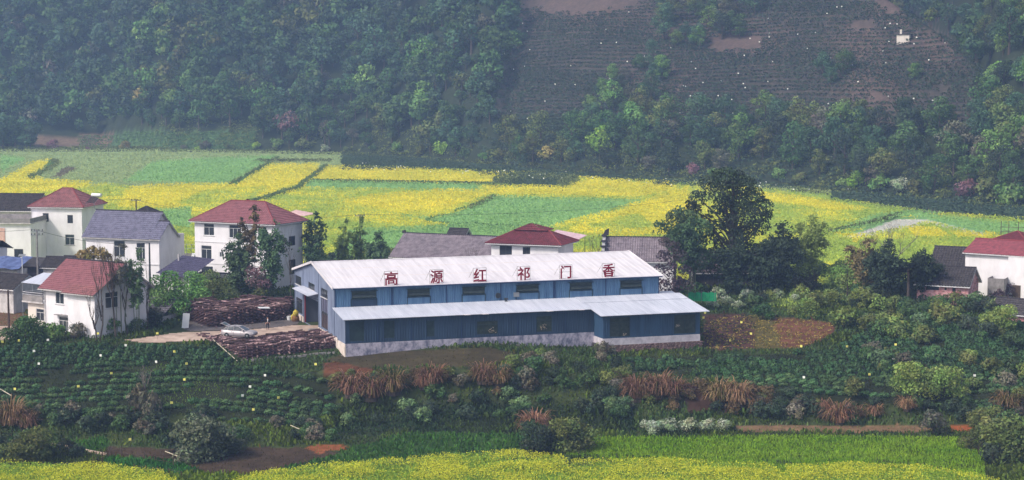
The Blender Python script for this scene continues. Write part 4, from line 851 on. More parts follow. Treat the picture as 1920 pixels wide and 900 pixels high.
# hut on the tea hill
p = on(1676, 86); pz = p.z
hh = house('hut', 'small whitewashed concrete hut alone on the tea terraces of the far hill', 'hut', 1677, p.y, -20, 3.9, 3.4, 3.6, M_cream, [('right', 1.0, 1.7, 1.4, 2.5, W_(cols=1, frame=M_darkfr))], z=pz - .2, zb=-2)
mb = MB(); mb.box(-.3, 4.2, -.3, 3.7, 3.603, 3.85); mb.build('roof', M_dark, hh); mb = MB(); mb.box(.7, 1.3, 1.6, 2.2, 3.852, 5.2); mb.build('chimney', M_cream, hh)
# ---------------------------------------------------------------- poles and lamps
def utility_pole(u, vtop, y, h, label, arms=1, m=M_concrete, rz=0.1, name='utility_pole'):
    p = on(u, vtop, y=y); z1 = p.z; z0 = z1 - h; t = thing(name, label, 'pole', (p.x, y, z0), rz)
    mb = MB(); mb.tube([(0, 0, 0), (0, 0, h)], [.17, .11], 8); mb.build('shaft', m, t)
    for k in range(arms):
        mb = MB(); mb.box(-.9, .9, -.05, .05, h - .3 - k * .6, h - .2 - k * .6); a = mb.build('crossarm', M_galv, t)
        for q in (-.8, -.3, .3, .8): mb = MB(); mb.lathe([(.05, 0), (.08, .06), (.05, .12), (.07, .18), (.03, .24)], (q, 0, h - .2 - k * .6), 6); mb.build('insulator', M_ridge, a)
    return Vector((p.x, y, z1))
P1 = utility_pole(69, 430, 283, 10.2, 'tall concrete utility pole with insulators in front of the tall white house', 2)
P2 = utility_pole(675, 402, 345, 7.5, 'utility pole with crossarm in the rapeseed field behind the bamboo', 1, M_wood)
P3 = utility_pole(255, 373, 352, 8.0, 'utility pole standing in the field behind the grey tiled house', 1, M_wood)
P4 = utility_pole(280, 455, 290, 6.5, 'dark slim pole in front of the windows of the grey tiled house', 0, M_darkfr)
P5 = utility_pole(15, 544, 251, 5.6, 'weathered wooden post beside the brown plot at the left edge', 0, M_wood, name='wooden_post')
P6 = utility_pole(940, 470, 290, 5.6, 'thin bare pole beside the white walls behind the factory', 0, M_darkfr) if False else None
def wire(a, b, sag, label, r=.025):
    n = 14; pts = []
    for k in range(n + 1):
        f = k / n; p = Vector(a).lerp(Vector(b), f); p.z -= sag * 4 * f * (1 - f); pts.append(p)
    mb = MB(); mb.tube(pts, r, 4); o = mb.build('power_line', M_darkfr); tag(o, label, 'cable')
wire(P1, (P1.x - 40, 300, P1.z - 1), .8, 'power line running left from the concrete pole off the picture'); wire(P1 + Vector((.3, 0, -.2)), P4, .8, 'power line sagging from the concrete pole to the slim dark pole')
wire(P3, P3 + Vector((-45, 12, .5)), .8, 'power line from the field pole over the pink hipped roof'); wire(P2, P2 + Vector((75, 40, 1.5)), 1.6, 'power line crossing the yellow field right of the crossarm pole'); wire(P2, P3 + Vector((0, 0, -.2)), 1.8, 'power line sagging between the two field poles')
lp = thing('street_lamp', 'thin white solar street lamp beside the concrete pole at left', 'lamp', (on(37, 300, y=277).x, 277, 0))
mb = MB(); mb.tube([(0, 0, -.2), (0, 0, 7.0)], [.07, .05], 6); mb.build('pole', M_pvc, lp); mb = MB(); mb.prism([(-.5, -.25, 7.0), (.5, -.25, 7.0), (.5, .3, 7.25), (-.5, .3, 7.25)], (0, 0, .05)); mb.build('solar_panel', M_galv, lp); mb = MB(); mb.box(-.12, .12, -.5, -.26, 6.85, 6.93); mb.build('lamp_head', M_pvc, lp)
# ================================================================ VEGETATION MATERIALS
LM = {
 'deep': leafmat('deep_green_leaves', srgb(78, 106, 62)), 'blue': leafmat('blue_green_leaves', srgb(76, 104, 76)), 'olive': leafmat('olive_leaves', srgb(108, 118, 68)),
 'fresh': leafmat('fresh_green_leaves', srgb(112, 144, 76)), 'lime': leafmat('lime_green_leaves', srgb(146, 180, 70)), 'grey': leafmat('grey_twiggy_leaves', srgb(112, 110, 92)),
 'pink': leafmat('pinkish_spring_twigs', srgb(146, 108, 116)), 'tan': leafmat('straw_coloured_blades', srgb(170, 132, 104), trans=.3), 'amber': leafmat('amber_leaves', srgb(160, 146, 88)),
 'dark': leafmat('very_dark_leaves', srgb(62, 76, 58)), 'maroon': leafmat('dark_maroon_leaves', srgb(84, 70, 76)), 'tea': leafmat('tea_bush_leaves', srgb(92, 118, 76), c2=srgb(64, 90, 58), var=.35),
 'bamboo': leafmat('bamboo_leaves', srgb(94, 120, 82)), 'bamboo_y': leafmat('yellow_green_bamboo_leaves', srgb(128, 146, 78)), 'bamboo_b': leafmat('brownish_bamboo_leaves', srgb(124, 110, 76)),
 'white': leafmat('small_white_blossom', srgb(184, 188, 164), c2=srgb(96, 124, 76), var=.1), 'sage': leafmat('sage_grey_leaves', srgb(98, 108, 86)), 'teafar': leafmat('far_tea_rows', srgb(66, 86, 66), c2=srgb(54, 70, 56)),
}
M_bark = mat('bark', srgb(92, 80, 72), c2=srgb(56, 48, 44), scale=3, stretch=(2, 2, .5), bump=.5)
M_barkp = mat('pale_bark', srgb(150, 140, 134), c2=srgb(96, 88, 84), scale=3, stretch=(2, 2, .5), bump=.4)
M_culm = mat('bamboo_culm', srgb(98, 110, 74), c2=srgb(70, 76, 56), scale=2)

def blob_leaves(rng, blobs, n, size, aspect=1.25, shade=.22, up=None, jitter=.38):
    """blobs: (cx,cy,cz,rx,ry,rz). leaf clusters spread over and inside the blobs"""
    B = np.array(blobs, float); wts = (B[:, 3] * B[:, 4] + B[:, 4] * B[:, 5]) ; wts = wts / wts.sum()
    k = rng.choice(len(B), n, p=wts); d = rng.normal(size=(n, 3)); d[:, 2] += .35; d /= np.linalg.norm(d, axis=1, keepdims=True)
    r = np.where(rng.random(n) < .8, rng.uniform(.82, 1.12, n), rng.uniform(.4, .85, n))[:, None]
    P = B[k, :3] + d * B[k, 3:] * r
    bt = rng.uniform(.72, 1.28, (len(B), 1)); hue = rng.uniform(.9, 1.12, (len(B), 3))
    c = bt[k] * hue[k] * rng.uniform(1 - shade, 1 + shade, (n, 1)) * rng.uniform(.93, 1.07, (n, 3))
    V, Q = quads(P, d + jitter * rng.normal(size=(n, 3)), size * rng.uniform(.6, 1.4, n), rng, aspect, up)
    return V, Q, percol(c)
def crown_blobs(rng, R, z0, z1, n, flat=1.0):
    out = [(0, 0, (z0 + z1) / 2, R * .62, R * .62, (z1 - z0) * .42)]
    for i in range(n):
        a = rng.uniform(0, 2 * PI); f = rng.random(); z = z0 + (z1 - z0) * (.12 + .8 * f); prof = math.sin(PI * (.18 + .72 * f)) ; rr = R * prof * rng.uniform(.45, .85); q = R * rng.uniform(.24, .42)
        out.append((rr * math.cos(a), rr * math.sin(a), z, q, q, q * .78 * flat))
    return out
def trunk_mesh(rng, h, r, R, zc, nl=5, lean=.0, twigs=0, up=1.0):
    mb = MB(); mb.tube([(0, 0, -.6), (lean * .3, 0, h * .4), (lean, 0, h)], [r * 1.25, r * .8, r * .25], 7)
    for k in range(nl):
        a = 2 * PI * k / nl + rng.uniform(-.4, .4); z = h * rng.uniform(.35, .75); L = R * rng.uniform(.5, .9)
        p0 = Vector((lean * z / h, 0, z)); p1 = p0 + Vector((math.cos(a) * L * .5, math.sin(a) * L * .5, L * .4 * up)); p2 = p1 + Vector((math.cos(a + .3) * L * .5, math.sin(a + .3) * L * .5, L * .5 * up))
        mb.tube([p0, p1, p2], [r * .45, r * .28, r * .1], 5)
        for j in range(twigs):
            b = a + rng.uniform(-1, 1); s = p1.lerp(p2, rng.random()); e = s + Vector((math.cos(b), math.sin(b), .9 * up)) * L * rng.uniform(.25, .5); mb.tube([s, e], [r * .14, r * .05], 4)
    return mb.mesh('trunk')
def tree_kit(seed, R, z0, z1, nb, nleaf, size, **kw):
    rng = np.random.default_rng(seed); V, Q, c = blob_leaves(rng, crown_blobs(rng, R, z0, z1, nb, kw.pop('flat', 1.0)), nleaf, size, **kw)
    t = trunk_mesh(rng, z1 * .85, z1 * .028, R, z0); t.materials.append(M_bark)
    return (V, Q, c), t
_mc = {}
def kit_mesh(key, kit, m):
    """crown mesh of a kit in a leaf material (cached)"""
    if (key, m) not in _mc:
        V, Q, c = kit; me = npmesh('crown', V, Q, c); me.materials.append(LM[m]); _mc[(key, m)] = me
    return _mc[(key, m)]
FK = [tree_kit(100 + i, 3.3 + .5 * (i % 3), 2.2, 7.6 + (i % 4) * .8, 10, 620, .62) for i in range(7)]       # woodland trees
BK = [tree_kit(200 + i, 4.6 + .5 * (i % 3), 1.6, 10.5 + (i % 3) * 1.3, 16, 1700, .52) for i in range(6)]     # larger trees of the wooded belt
SK = [tree_kit(300 + i, 1.5, .1, 1.9 + .3 * (i % 2), 9, 620, .22, aspect=1.3) for i in range(5)]             # shrubs (m)
LK = [tree_kit(600 + i, 3.0, .2, 3.9, 22, 4200, .22, aspect=1.5, jitter=.9) for i in range(3)]   # big shrubs
def plant_tree(name, label, cat, kit, key, m, loc, s, rz, group=None, sz=None, trunk=True):
    t = thing(name, label, cat, loc, rz, group); t.scale = (s, s, s * (sz or 1))
    obj('crown', kit_mesh(key, kit[0], m), t)
    if trunk: obj('trunk', kit[1], t)
    return t
def stuff_from(name, insts, m, kind='stuff', label=None, every=1):
    """joins many copies (kit, loc, scale, rz, tint) of leaf arrays into one mesh"""
    Vs, Cs, Qs = [], [], []; off = 0
    for (V, Q, c), loc, s, rz, tint in insts:
        if every > 1:
            sel = np.arange(0, len(Q), every); V = V.reshape(-1, 4, 3)[sel]; c = c.reshape(-1, 4, 3)[sel].reshape(-1, 3)
            ctr = V.mean(1, keepdims=True); V = (ctr + (V - ctr) * every ** .5).reshape(-1, 3); Q = np.arange(len(V)).reshape(-1, 4)
        co, si = math.cos(rz), math.sin(rz); s3 = np.broadcast_to(np.asarray(s, float), (3,))
        W = np.stack([(V[:, 0] * co - V[:, 1] * si) * s3[0] + loc[0], (V[:, 0] * si + V[:, 1] * co) * s3[1] + loc[1], V[:, 2] * s3[2] + loc[2]], 1)
        Vs.append(W); Cs.append(c * np.asarray(tint)); Qs.append(Q + off); off += len(W)
    if not Vs: return
    o = obj(name, npmesh(name, np.concatenate(Vs), np.concatenate(Qs), np.concatenate(Cs)), None, m); o['kind'] = kind
    return o

# ================================================================ FOREST OF THE LEFT MOUNTAIN
def jgrid(x0, x1, y0, y1, st, rng, j=.45):
    X, Y = np.meshgrid(np.arange(x0, x1, st), np.arange(y0, y1, st * .95)); X = X + (np.arange(X.shape[0]) % 2)[:, None] * st / 2
    return (X + rng.uniform(-j, j, X.shape) * st).ravel(), (Y + rng.uniform(-j, j, Y.shape) * st).ravel()
BELT_TOP = [(900, 270), (1000, 262), (1100, 238), (1180, 236), (1250, 250), (1350, 240), (1500, 222), (1600, 226), (1720, 250), (1800, 235), (1840, 200), (1866, 100), (1880, -60), (2300, -60), (2300, 600), (900, 600)]
TEA_TREES = [[(1690, -60), (1808, 85), (1868, 135), (1910, 130), (1910, -60)], [(1218, -40), (1440, -40), (1440, 60), (1330, 92), (1240, 100)], [(1186, 120), (1252, 122), (1250, 160), (1190, 160)], [(1530, 110), (1585, 115), (1580, 160), (1535, 158)], [(1140, 150), (1200, 140), (1250, 175), (1200, 240), (1100, 240)]]
CLEAR = [(60, 256), (300, 246), (480, 246), (470, 300), (60, 300)]
rng = np.random.default_rng(11)
X, Y = jgrid(-330, 330, 560, 1010, 6.3, rng)
s_ = 960 + F * X / Y; Z = T(X, Y); d_ = Y - base_y(s_); U, V_ = proj(X, Y, Z)
ok = (d_ > 2) & (U > -110) & (U < 2030) & (V_ > -60)
teaz = (U + 30 * (fbm(X / 9., Y / 9., 2) - .5) > 990 - .3 * V_) & (U < np.interp(V_, [-50, 0, 85, 130, 200, 300], [1650, 1670, 1792, 1836, 1856, 1856])) & ~inpoly(U, V_, BELT_TOP)
for p_ in TEA_TREES: teaz &= ~inpoly(U, V_, p_)
back_z = (U > 1500) & (Y > 775)
ok &= (~teaz | back_z) & ~inpoly(U, V_, CLEAR)
belt = ok & (U > 925) & (Y < 760)
belt = inpoly(U, V_, BELT_TOP)
for p_ in TEA_TREES: belt |= inpoly(U, V_, p_)
forest = ok & ~belt
VAR = [('blue', 'blue-green'), ('deep', 'deep green'), ('dark', 'almost black-green'), ('olive', 'olive'), ('fresh', 'pale fresh green'), ('grey', 'grey leafless-looking')]
idx = np.nonzero(forest)[0]; idx = idx[np.argsort(Y[idx] + 0 * U[idx])]
rest = {}
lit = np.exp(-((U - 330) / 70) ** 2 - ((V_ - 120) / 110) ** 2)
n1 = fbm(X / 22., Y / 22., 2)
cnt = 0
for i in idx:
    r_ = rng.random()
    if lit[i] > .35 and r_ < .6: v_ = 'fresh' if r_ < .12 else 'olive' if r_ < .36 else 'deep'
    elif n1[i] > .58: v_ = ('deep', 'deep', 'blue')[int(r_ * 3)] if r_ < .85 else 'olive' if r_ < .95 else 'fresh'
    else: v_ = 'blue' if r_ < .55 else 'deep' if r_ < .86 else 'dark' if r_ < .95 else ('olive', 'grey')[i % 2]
    k = int(rng.integers(7)); sc = float(rng.choice([rng.uniform(.7, 1.1), rng.uniform(1.1, 1.75)])); rz = float(rng.uniform(0, 6.28)); loc = (X[i], Y[i], Z[i] - .4)
    vis = -20 < U[i] < 1940 and V_[i] > 10
    if cnt < 285 and vis:
        col_ = dict(VAR)[v_]
        where = 'the foot of the left spur' if U[i] < 330 else 'the middle of the forest edge' if U[i] < 640 else 'the gully side of the forest edge' if U[i] < 940 else 'the ridge behind the tea hill'
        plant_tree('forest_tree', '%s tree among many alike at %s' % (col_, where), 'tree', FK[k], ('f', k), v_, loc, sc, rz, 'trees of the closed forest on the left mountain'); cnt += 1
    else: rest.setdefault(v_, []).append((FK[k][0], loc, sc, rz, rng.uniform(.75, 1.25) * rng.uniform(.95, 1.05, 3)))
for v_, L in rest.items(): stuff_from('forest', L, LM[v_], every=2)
# marked single trees of the forest edge
for u, v, m, sc, key, lab in [(545, 262, 'pink', 1.35, 2, 'leafless pinkish tree at the foot of the dark forest above the fields'), (610, 266, 'grey', .9, 3, 'pale grey slender tree just right of the pinkish tree at the forest foot'), (662, 268, 'grey', .8, 4, 'small pale grey tree at the forest foot, second right of the pinkish tree'),
 (268, 205, 'amber', 1.15, 5, 'amber-brown spreading tree on the spur of the forest'), (330, 215, 'fresh', 1.3, 1, 'pale green tree low on the spur of the forest'), (385, 232, 'fresh', 1.1, 2, 'light green rounded tree at the right foot of the spur')]:
    P = on(u, v); plant_tree('forest_tree', lab, 'tree', FK[key], ('f', key), m, P - Vector((0, 2, .3)), sc, u * .1)
# ---------------------------------------------------------------- wooded belt below the tea terraces
X2, Y2 = jgrid(-20, 330, 420, 760, 7.6, rng); s2 = 960 + F * X2 / Y2; Z2 = T(X2, Y2); d2 = Y2 - base_y(s2); U2, V2 = proj(X2, Y2, Z2)
okb = (d2 > 3) & (U2 > 925) & (U2 < 2040) & (V2 > -60) & inpoly(U2, V2, BELT_TOP)
okc = np.zeros_like(okb)
for p_ in TEA_TREES: okc |= inpoly(U2, V2, p_) & (d2 > 3)
marks = [('the lime green tree', 1125), ('the terrace gap', 1290), ('the round fresh tree', 1385), ('the terrace middle', 1560), ('the terraced red soil', 1730), ('the belt end', 1900)]
seen_lab = {}
for i in np.nonzero(okb | okc)[0]:
    k = int(rng.integers(6)); r_ = rng.random(); hill_ = okc[i] and not okb[i]
    v_ = 'deep' if r_ < .30 else 'blue' if r_ < .52 else 'olive' if r_ < .68 else 'fresh' if r_ < .86 else 'grey' if r_ < .91 else 'dark'
    if d2[i] < 22 and r_ > .5: v_ = ('grey', 'olive', 'dark')[i % 3]
    sc = float(rng.uniform(.68, 1.15)) * (.8 if d2[i] < 10 else 1) * (.75 if hill_ else 1); rz = float(rng.uniform(0, 6.28)); loc = (X2[i], Y2[i], Z2[i] - .3)
    mk = min(marks, key=lambda q: abs(q[1] - U2[i])); side = 'left of' if U2[i] < mk[1] else 'right of'
    lvl = 'on the tea hill' if hill_ else ('at field edge' if d2[i] < 15 else 'in mid belt' if d2[i] < 45 else 'at belt top')
    size = 'small' if sc < .8 else 'tall' if sc > 1.0 else 'mid-sized'
    lab = '%s %s tree %s %s %s' % (size, dict(VAR)[v_], lvl, side, mk[0]); q = seen_lab.get(lab, 0); seen_lab[lab] = q + 1
    if q: lab = lab.replace(' single', '').replace('tree ', ('bushy tree ', 'crooked tree ', 'full tree ', 'narrow tree ')[min(q - 1, 3)], 1)
    if V2[i] > -40: plant_tree('belt_tree', lab, 'tree', BK[k], ('b', k), v_, loc, sc, rz, 'trees of the wooded belt under the tea hill')
for u, v, m, sc, key, lab in [(1125, 300, 'lime', 1.05, 0, 'bright lime green tree standing out at the field edge of the wooded belt'), (1385, 300, 'fresh', 1.1, 2, 'fresh green billowing tree above the big dark tree'), (1235, 140, 'fresh', .55, 1, 'light green small tree in the gap of the tea terraces'),
 (1715, 150, 'fresh', .5, 3, 'single light green tree on the terraces below the hut'), (1575, 270, 'fresh', 1.1, 4, 'fresh green tree at the top of the belt right of the centre of the terraces'), (1245, 75, 'blue', .95, 5, 'blue-green bushy tree leading the clump on the upper tea hill'), (1860, 330, 'fresh', 1.0, 1, 'fresh green tree low in the belt near the right edge'), (1900, 300, 'fresh', .9, 2, 'second fresh green tree low in the belt at the right edge')]:
    P = on(u, v); plant_tree('belt_tree', lab, 'tree', BK[key], ('b', key), m, P - Vector((0, 0, .3)), sc, u * .37)
# shrubs along the far edge of the fields
shr = [(100, 280, 'pink', 2.2), (235, 281, 'amber', 2.0), (385, 280, 'grey', 1.8), (345, 282, 'grey', 1.3), (300, 283, 'olive', 1.0), (430, 281, 'olive', 1.3), (520, 279, 'fresh', 2.2), (480, 280, 'lime', 1.5), (568, 281, 'olive', 2.4), (370, 284, 'lime', 1.2), (610, 285, 'white', 1.6), (745, 288, 'fresh', 2.3), (700, 285, 'deep', 1.6), (825, 292, 'lime', 2.8), (790, 290, 'olive', 2.0), (870, 298, 'deep', 2.2), (905, 300, 'fresh', 1.4), (940, 303, 'olive', 2.2), (985, 307, 'deep', 2.0), (1030, 300, 'amber', 2.6), (1070, 305, 'olive', 2.6), (1215, 320, 'grey', 2.4), (1300, 328, 'pink', 1.8), (1340, 333, 'fresh', 1.6), (1460, 338, 'fresh', 2.0), (1500, 345, 'olive', 1.8), (1610, 352, 'lime', 2.6), (1650, 358, 'fresh', 2.2), (1690, 362, 'white', 2.2), (1715, 364, 'olive', 2.4), (1860, 382, 'olive', 3.4), (1895, 390, 'fresh', 3.2), (1812, 372, 'pink', 2.4), (1580, 352, 'fresh', 1.4), (40, 283, 'dark', 1.2), (165, 283, 'pink', 1.0), (650, 288, 'olive', 1.5)]
shw = ['left of the pale hut patch', 'above the first yellow plots', 'above the blue-green plot', 'above the ditch', 'above the long yellow strip', 'near the lime tree', 'above the big dark tree', 'right of the big dark tree', 'near the right edge']
VAR2 = dict(VAR); VAR2.update({'pink': 'pinkish brown', 'lime': 'yellow-green', 'white': 'white flowering', 'amber': 'straw coloured', 'maroon': 'dark maroon', 'tan': 'straw coloured'})
for q, (u, v, m, sc) in enumerate(shr):
    P = on(u, v); lab = '%s %s shrub at the far field edge %s' % ('big' if sc > 2.1 else 'small' if sc < 1.5 else 'rounded', VAR2[m], shw[min(8, int(u / 214))])
    plant_tree('field_edge_shrub', lab, 'shrub', SK[q % 5], ('s', q % 5), m, P - Vector((0, 0, .2)), sc * .95, q, 'shrubs along the far edge of the fields', trunk=True)

# ================================================================ TEA ROWS OF THE FAR HILL
def row_leaves(P, R, n, size, rng, tint, ysc=.8):
    """small domes at P (k,3) with radius R (k,), n leaves each"""
    k = len(P); d = rng.normal(size=(k, n, 3)); d[..., 2] = np.abs(d[..., 2]); d /= np.linalg.norm(d, axis=-1, keepdims=True)
    Q0 = P[:, None] + d * R[:, None, None] * np.array([1.15, ysc, .85]) * rng.uniform(.8, 1.1, (k, n, 1))
    c = tint[:, None] * rng.uniform(.7, 1.3, (k, n, 1)) * rng.uniform(.95, 1.05, (k, n, 3))
    V, Q = quads(Q0.reshape(-1, 3), (d + .3 * rng.normal(size=d.shape)).reshape(-1, 3), size * rng.uniform(.7, 1.3, k * n), rng, 1.1)
    return V, Q, percol(c.reshape(-1, 3))
rows = []
for dd in np.arange(30, 240, 2.35):
    xs = np.arange(-12, 205, .95); xs = xs + rng.uniform(-.25, .25, len(xs)); ys = 600 + 0 * xs
    for _ in range(4): ys = base_y(960 + F * xs / ys) + dd + 2.0 * np.sin(xs / 19. + dd * .13) + 1.6 * (fbm(xs / 13., dd * .35 + 0 * xs, 2) - .5)
    rows.append(np.stack([xs, ys], 1))
RW = np.concatenate(rows); zt = T(RW[:, 0], RW[:, 1]); u_, v_ = proj(RW[:, 0], RW[:, 1], zt)
keep = (u_ > 992 - .3 * v_ + 14 * rng.normal(size=len(u_))) & (u_ < 1880) & (.43 * (RW[:, 1] - base_y(960 + F * RW[:, 0] / RW[:, 1])) < np.interp(960 + F * RW[:, 0] / RW[:, 1], [1500, 1660, 1790, 1850, 1900, 2000], [90, 56, 40, 31, 24, 5]) + 1) & (v_ > -30) & (v_ < 262) & (RW[:, 1] < 770)
bare = np.zeros(len(RW))
for px_, py_, rx, ry, a in ((1090, -12, 140, 40, 1.3), (1370, 82, 80, 20, .9), (1615, 50, 40, 16, .7), (1650, 185, 40, 16, .65), (1250, 62, 40, 18, .7), (1680, -8, 50, 40, 1), (1760, 50, 45, 30, .8), (1760, 170, 40, 20, .6), (950, 40, 22, 60, 1.2)): bare = np.maximum(bare, a * np.exp(-((u_ - px_) / rx) ** 2 - ((v_ - py_) / ry) ** 2))
keep &= (bare + .35 * (fbm(RW[:, 0] / 5., RW[:, 1] / 5., 2) - .5) + .18 * rng.random(len(RW))) < .60
keep &= ~inpoly(u_, v_, [(x, y + 12) for x, y in BELT_TOP])
P = np.stack([RW[:, 0], RW[:, 1], zt + .15], 1)[keep]; k = len(P)
tn = .85 + .5 * (fbm(P[:, 0] / 8., P[:, 1] / 8., 2) - .5)[:, None] * np.ones(3)
V, Q, c = row_leaves(P, rng.uniform(.75, 1.1, k), 16, .55, rng, tn, .66)
o = obj('tea_rows', npmesh('tea_rows', V, Q, c), None, LM['teafar']); o['kind'] = 'stuff'
# dark tea strips along the far side of the fields
sx = []; 
for (u0, u1, va, vb) in ((640, 1000, 296, 318), (900, 1260, 306, 338), (1230, 1560, 326, 358), (1560, 1930, 352, 420)):
    for _ in range(int((u1 - u0) * 3.0)):
        u = rng.uniform(u0, u1); f = (u - u0) / (u1 - u0); top = va + (vb - va - 22) * f * .9; v = rng.uniform(top, top + 24); y = 126000 / (v - 117); sx.append(((u - 960) / F * y, y))
sx = np.array(sx); P = np.stack([sx[:, 0], sx[:, 1], T(sx[:, 0], sx[:, 1]) + .25], 1)
V, Q, c = row_leaves(P, rng.uniform(.6, 1.1, len(P)), 14, .5, rng, np.full((len(P), 3), .95)); o = obj('tea_hedges', npmesh('tea_hedges', V, Q, c), None, LM['teafar']); o['kind'] = 'stuff'

# ================================================================ CROPS OF THE VALLEY FLOOR
M_crop = leafmat('crop_plants', (1, 1, 1), c2=(.8, .8, .8), var=0, trans=.25)
def crop(name, n, ylo, yhi, size_f, hts, rng, ulim=(-60, 1980)):
    # density even in the picture plane: nearer plants are drawn smaller
    q = rng.random(n); y = 1 / (1 / yhi + q * (1 / ylo - 1 / yhi)); s = rng.uniform(*ulim, n); x = (s - 960) / F * y
    return x, y
n = 360000; x, y = crop('c', n, 296, 775, None, None, rng)
s = 960 + F * x / y; d = y - base_y(s); u, v = proj(x, y, 0 * x)
kk = plotkind(x, y); okf = (d < -6) & ~((u < 600) & (v > 505)) & ~((u > 1560) & (v > 545))
x, y, kk, u, v = x[okf], y[okf], kk[okf], u[okf], v[okf]; n = len(x)
kinds = np.array([p[0] for p in PLOTS] + [YG])[kk]
colr = np.array([FC[p[0]] for p in PLOTS] + [FC[YG]])[kk]
patch = fbm(x / 9., y / 14., 3); fine = rng.random(n)
yel = np.array(srgb(228, 212, 60)); grn = np.array(srgb(162, 184, 80)); mixp = np.where(kinds == YEL, .86 + .6 * (patch - .5), np.where(kinds == YG, .34 - .22 * (s[okf] > 1430) + 2.0 * (patch - .5), 0))
isf = fine < mixp; fm_ = np.clip(mixp + .55 * (fine - .5), 0, 1)[:, None]
c = np.where(((kinds == YEL) | (kinds == YG))[:, None], grn * (1 - fm_) + yel * fm_, colr) * rng.uniform(.88, 1.12, (n, 1)) * rng.uniform(.95, 1.05, (n, 3)) * (1 + .35 * (patch - .5))[:, None]
hgt = np.where(kinds == PTH, .06, np.where(kinds == BRN, .3, np.where(kinds == 'dgn', 1.0, .8))) * rng.uniform(.55, 1.1, n)
keep = ~((kinds == PTH) & (fine < .75)); 
sz = .20 + .42 * (y / 760.)
Nn = rng.normal(size=(n, 3)) * .7 + np.array([0, -.5, .75])
P = np.stack([x, y, T(x, y) + hgt], 1)[keep]; V, Q = quads(P, Nn[keep], (sz * rng.uniform(.6, 1.3, n))[keep], rng, .8)
o = obj('rapeseed_and_crops', npmesh('crops', V, Q, percol(c[keep])), None, M_crop); o['kind'] = 'stuff'
hs_ = rng.uniform(-120, 2050, 5200); dd_ = rng.uniform(-9, 20, 5200) ** 1.0; yy_ = base_y(hs_) + dd_; xx_ = (hs_ - 960) / F * yy_; gap_ = fbm(xx_ / 11., yy_ / 6., 2); ok_ = gap_ > .42; xx_, yy_ = xx_[ok_], yy_[ok_]
V, Q, c = row_leaves(np.stack([xx_, yy_, T(xx_, yy_)], 1), rng.uniform(.5, 1.7, len(xx_)), 16, .5, rng, (np.array([[1.0, .95, .8]]) * rng.uniform(.6, 1.5, (len(xx_), 1)))); o = obj('edge_scrub', npmesh('edge_scrub', V, Q, c), None, LM['olive']); o['kind'] = 'stuff'
cl_ = []
for rowv in np.arange(250, 281, 3.2):
    for uu in np.arange(150, 480, 4.2):
        if rowv > 256 or uu > 230: cl_.append(tuple(on(uu + rng.uniform(-2, 2), rowv + rng.uniform(-.6, .6))))
cl_ = np.array(cl_); V, Q, c = row_leaves(cl_, rng.uniform(.5, 1.0, len(cl_)), 14, .5, rng, np.full((len(cl_), 3), 1.15)); o = obj('terrace_rows', npmesh('terrace_rows', V, Q, c), None, LM['deep']); o['kind'] = 'stuff'
# hedgerow of taller plants in the ditches between the plots
for pts, hh_, nn in (([(611, 312), (560, 353), (468, 382)], 1.0, 500), ([(98, 302), (108, 306), (92, 318), (55, 335)], 1.4, 260), ([(430, 347), (523, 296)], .9, 200), ([(585, 340), (930, 346)], .8, 300), ([(925, 345), (985, 330), (1080, 336), (1050, 348)], 1.6, 900), ([(480, 303), (620, 303)], 1.4, 300), ([(880, 394), (925, 370)], .9, 120), ([(1560, 438), (1640, 420), (1690, 404)], 1.0, 260)):
    L = []
    for k in range(len(pts) - 1):
        for q in range(nn // (len(pts) - 1)):
            f = rng.random(); u = pts[k][0] * (1 - f) + pts[k + 1][0] * f + rng.normal() * 2.5; v = pts[k][1] * (1 - f) + pts[k + 1][1] * f + rng.normal() * (4 if hh_ > 1.5 else 1.0); yy = 126000 / (v - 117); L.append(((u - 960) / F * yy, yy, .3))
    L = np.array(L); V, Q, c = row_leaves(L, rng.uniform(.4, .85, len(L)) * hh_, 7, .45, rng, np.full((len(L), 3), .95 if hh_ < 1.5 else 1.0)); o = obj('ditch_plants', npmesh('ditch_plants', V, Q, c), None, LM['olive']); o['kind'] = 'stuff'
# ================================================================ NEAR SLOPE: FIELDS, TEA BUSHES, SCRUB
rng = np.random.default_rng(21)
WH = [(1060, 856), (1120, 822), (1500, 819), (1842, 824), (1848, 900), (1400, 890)]
RP = [[(-150, 864), (90, 868), (190, 872), (300, 884), (330, 905), (330, 960), (-150, 960)], [(430, 905), (520, 880), (640, 868), (745, 862), (765, 868), (790, 905), (790, 960), (430, 960)],
      [(762, 862), (850, 850), (960, 848), (1060, 858), (1085, 905), (1090, 960), (795, 960)], [(1070, 866), (1180, 862), (1300, 864), (1440, 872), (1500, 905), (1500, 960), (1100, 960)], [(1468, 874), (1600, 870), (1720, 876), (1830, 890), (1880, 905), (1880, 960), (1510, 960)]]
TEA_L = [(-100, 648), (80, 648), (250, 648), (400, 650), (446, 690), (620, 700), (640, 770), (560, 800), (430, 790), (300, 770), (180, 790), (-100, 775)]
TEA_R = [(1175, 668), (1330, 668), (1560, 662), (1600, 640), (1650, 610), (1920, 600), (2050, 620), (2050, 770), (1800, 765), (1560, 760), (1440, 740), (1300, 705), (1180, 700)]
TEA_M = [(640, 690), (1180, 665), (1180, 720), (1100, 720), (900, 700)]
def near_sample(n, vlo, vhi, ulo=-120, uhi=2040):
    """random ground points of the near slope, even in the picture"""
    v = rng.uniform(vlo, vhi, n * 2); s = rng.uniform(ulo, uhi, n * 2)
    # pick distance by inverse so density follows the view
    y = rng.uniform(184, 300, n * 2); x = (s - 960) / F * y; z = T(x, y); u, vv = proj(x, y, z); ok = (vv > vlo) & (vv < vhi)
    return x[ok][:n], y[ok][:n], z[ok][:n], u[ok][:n], vv[ok][:n]
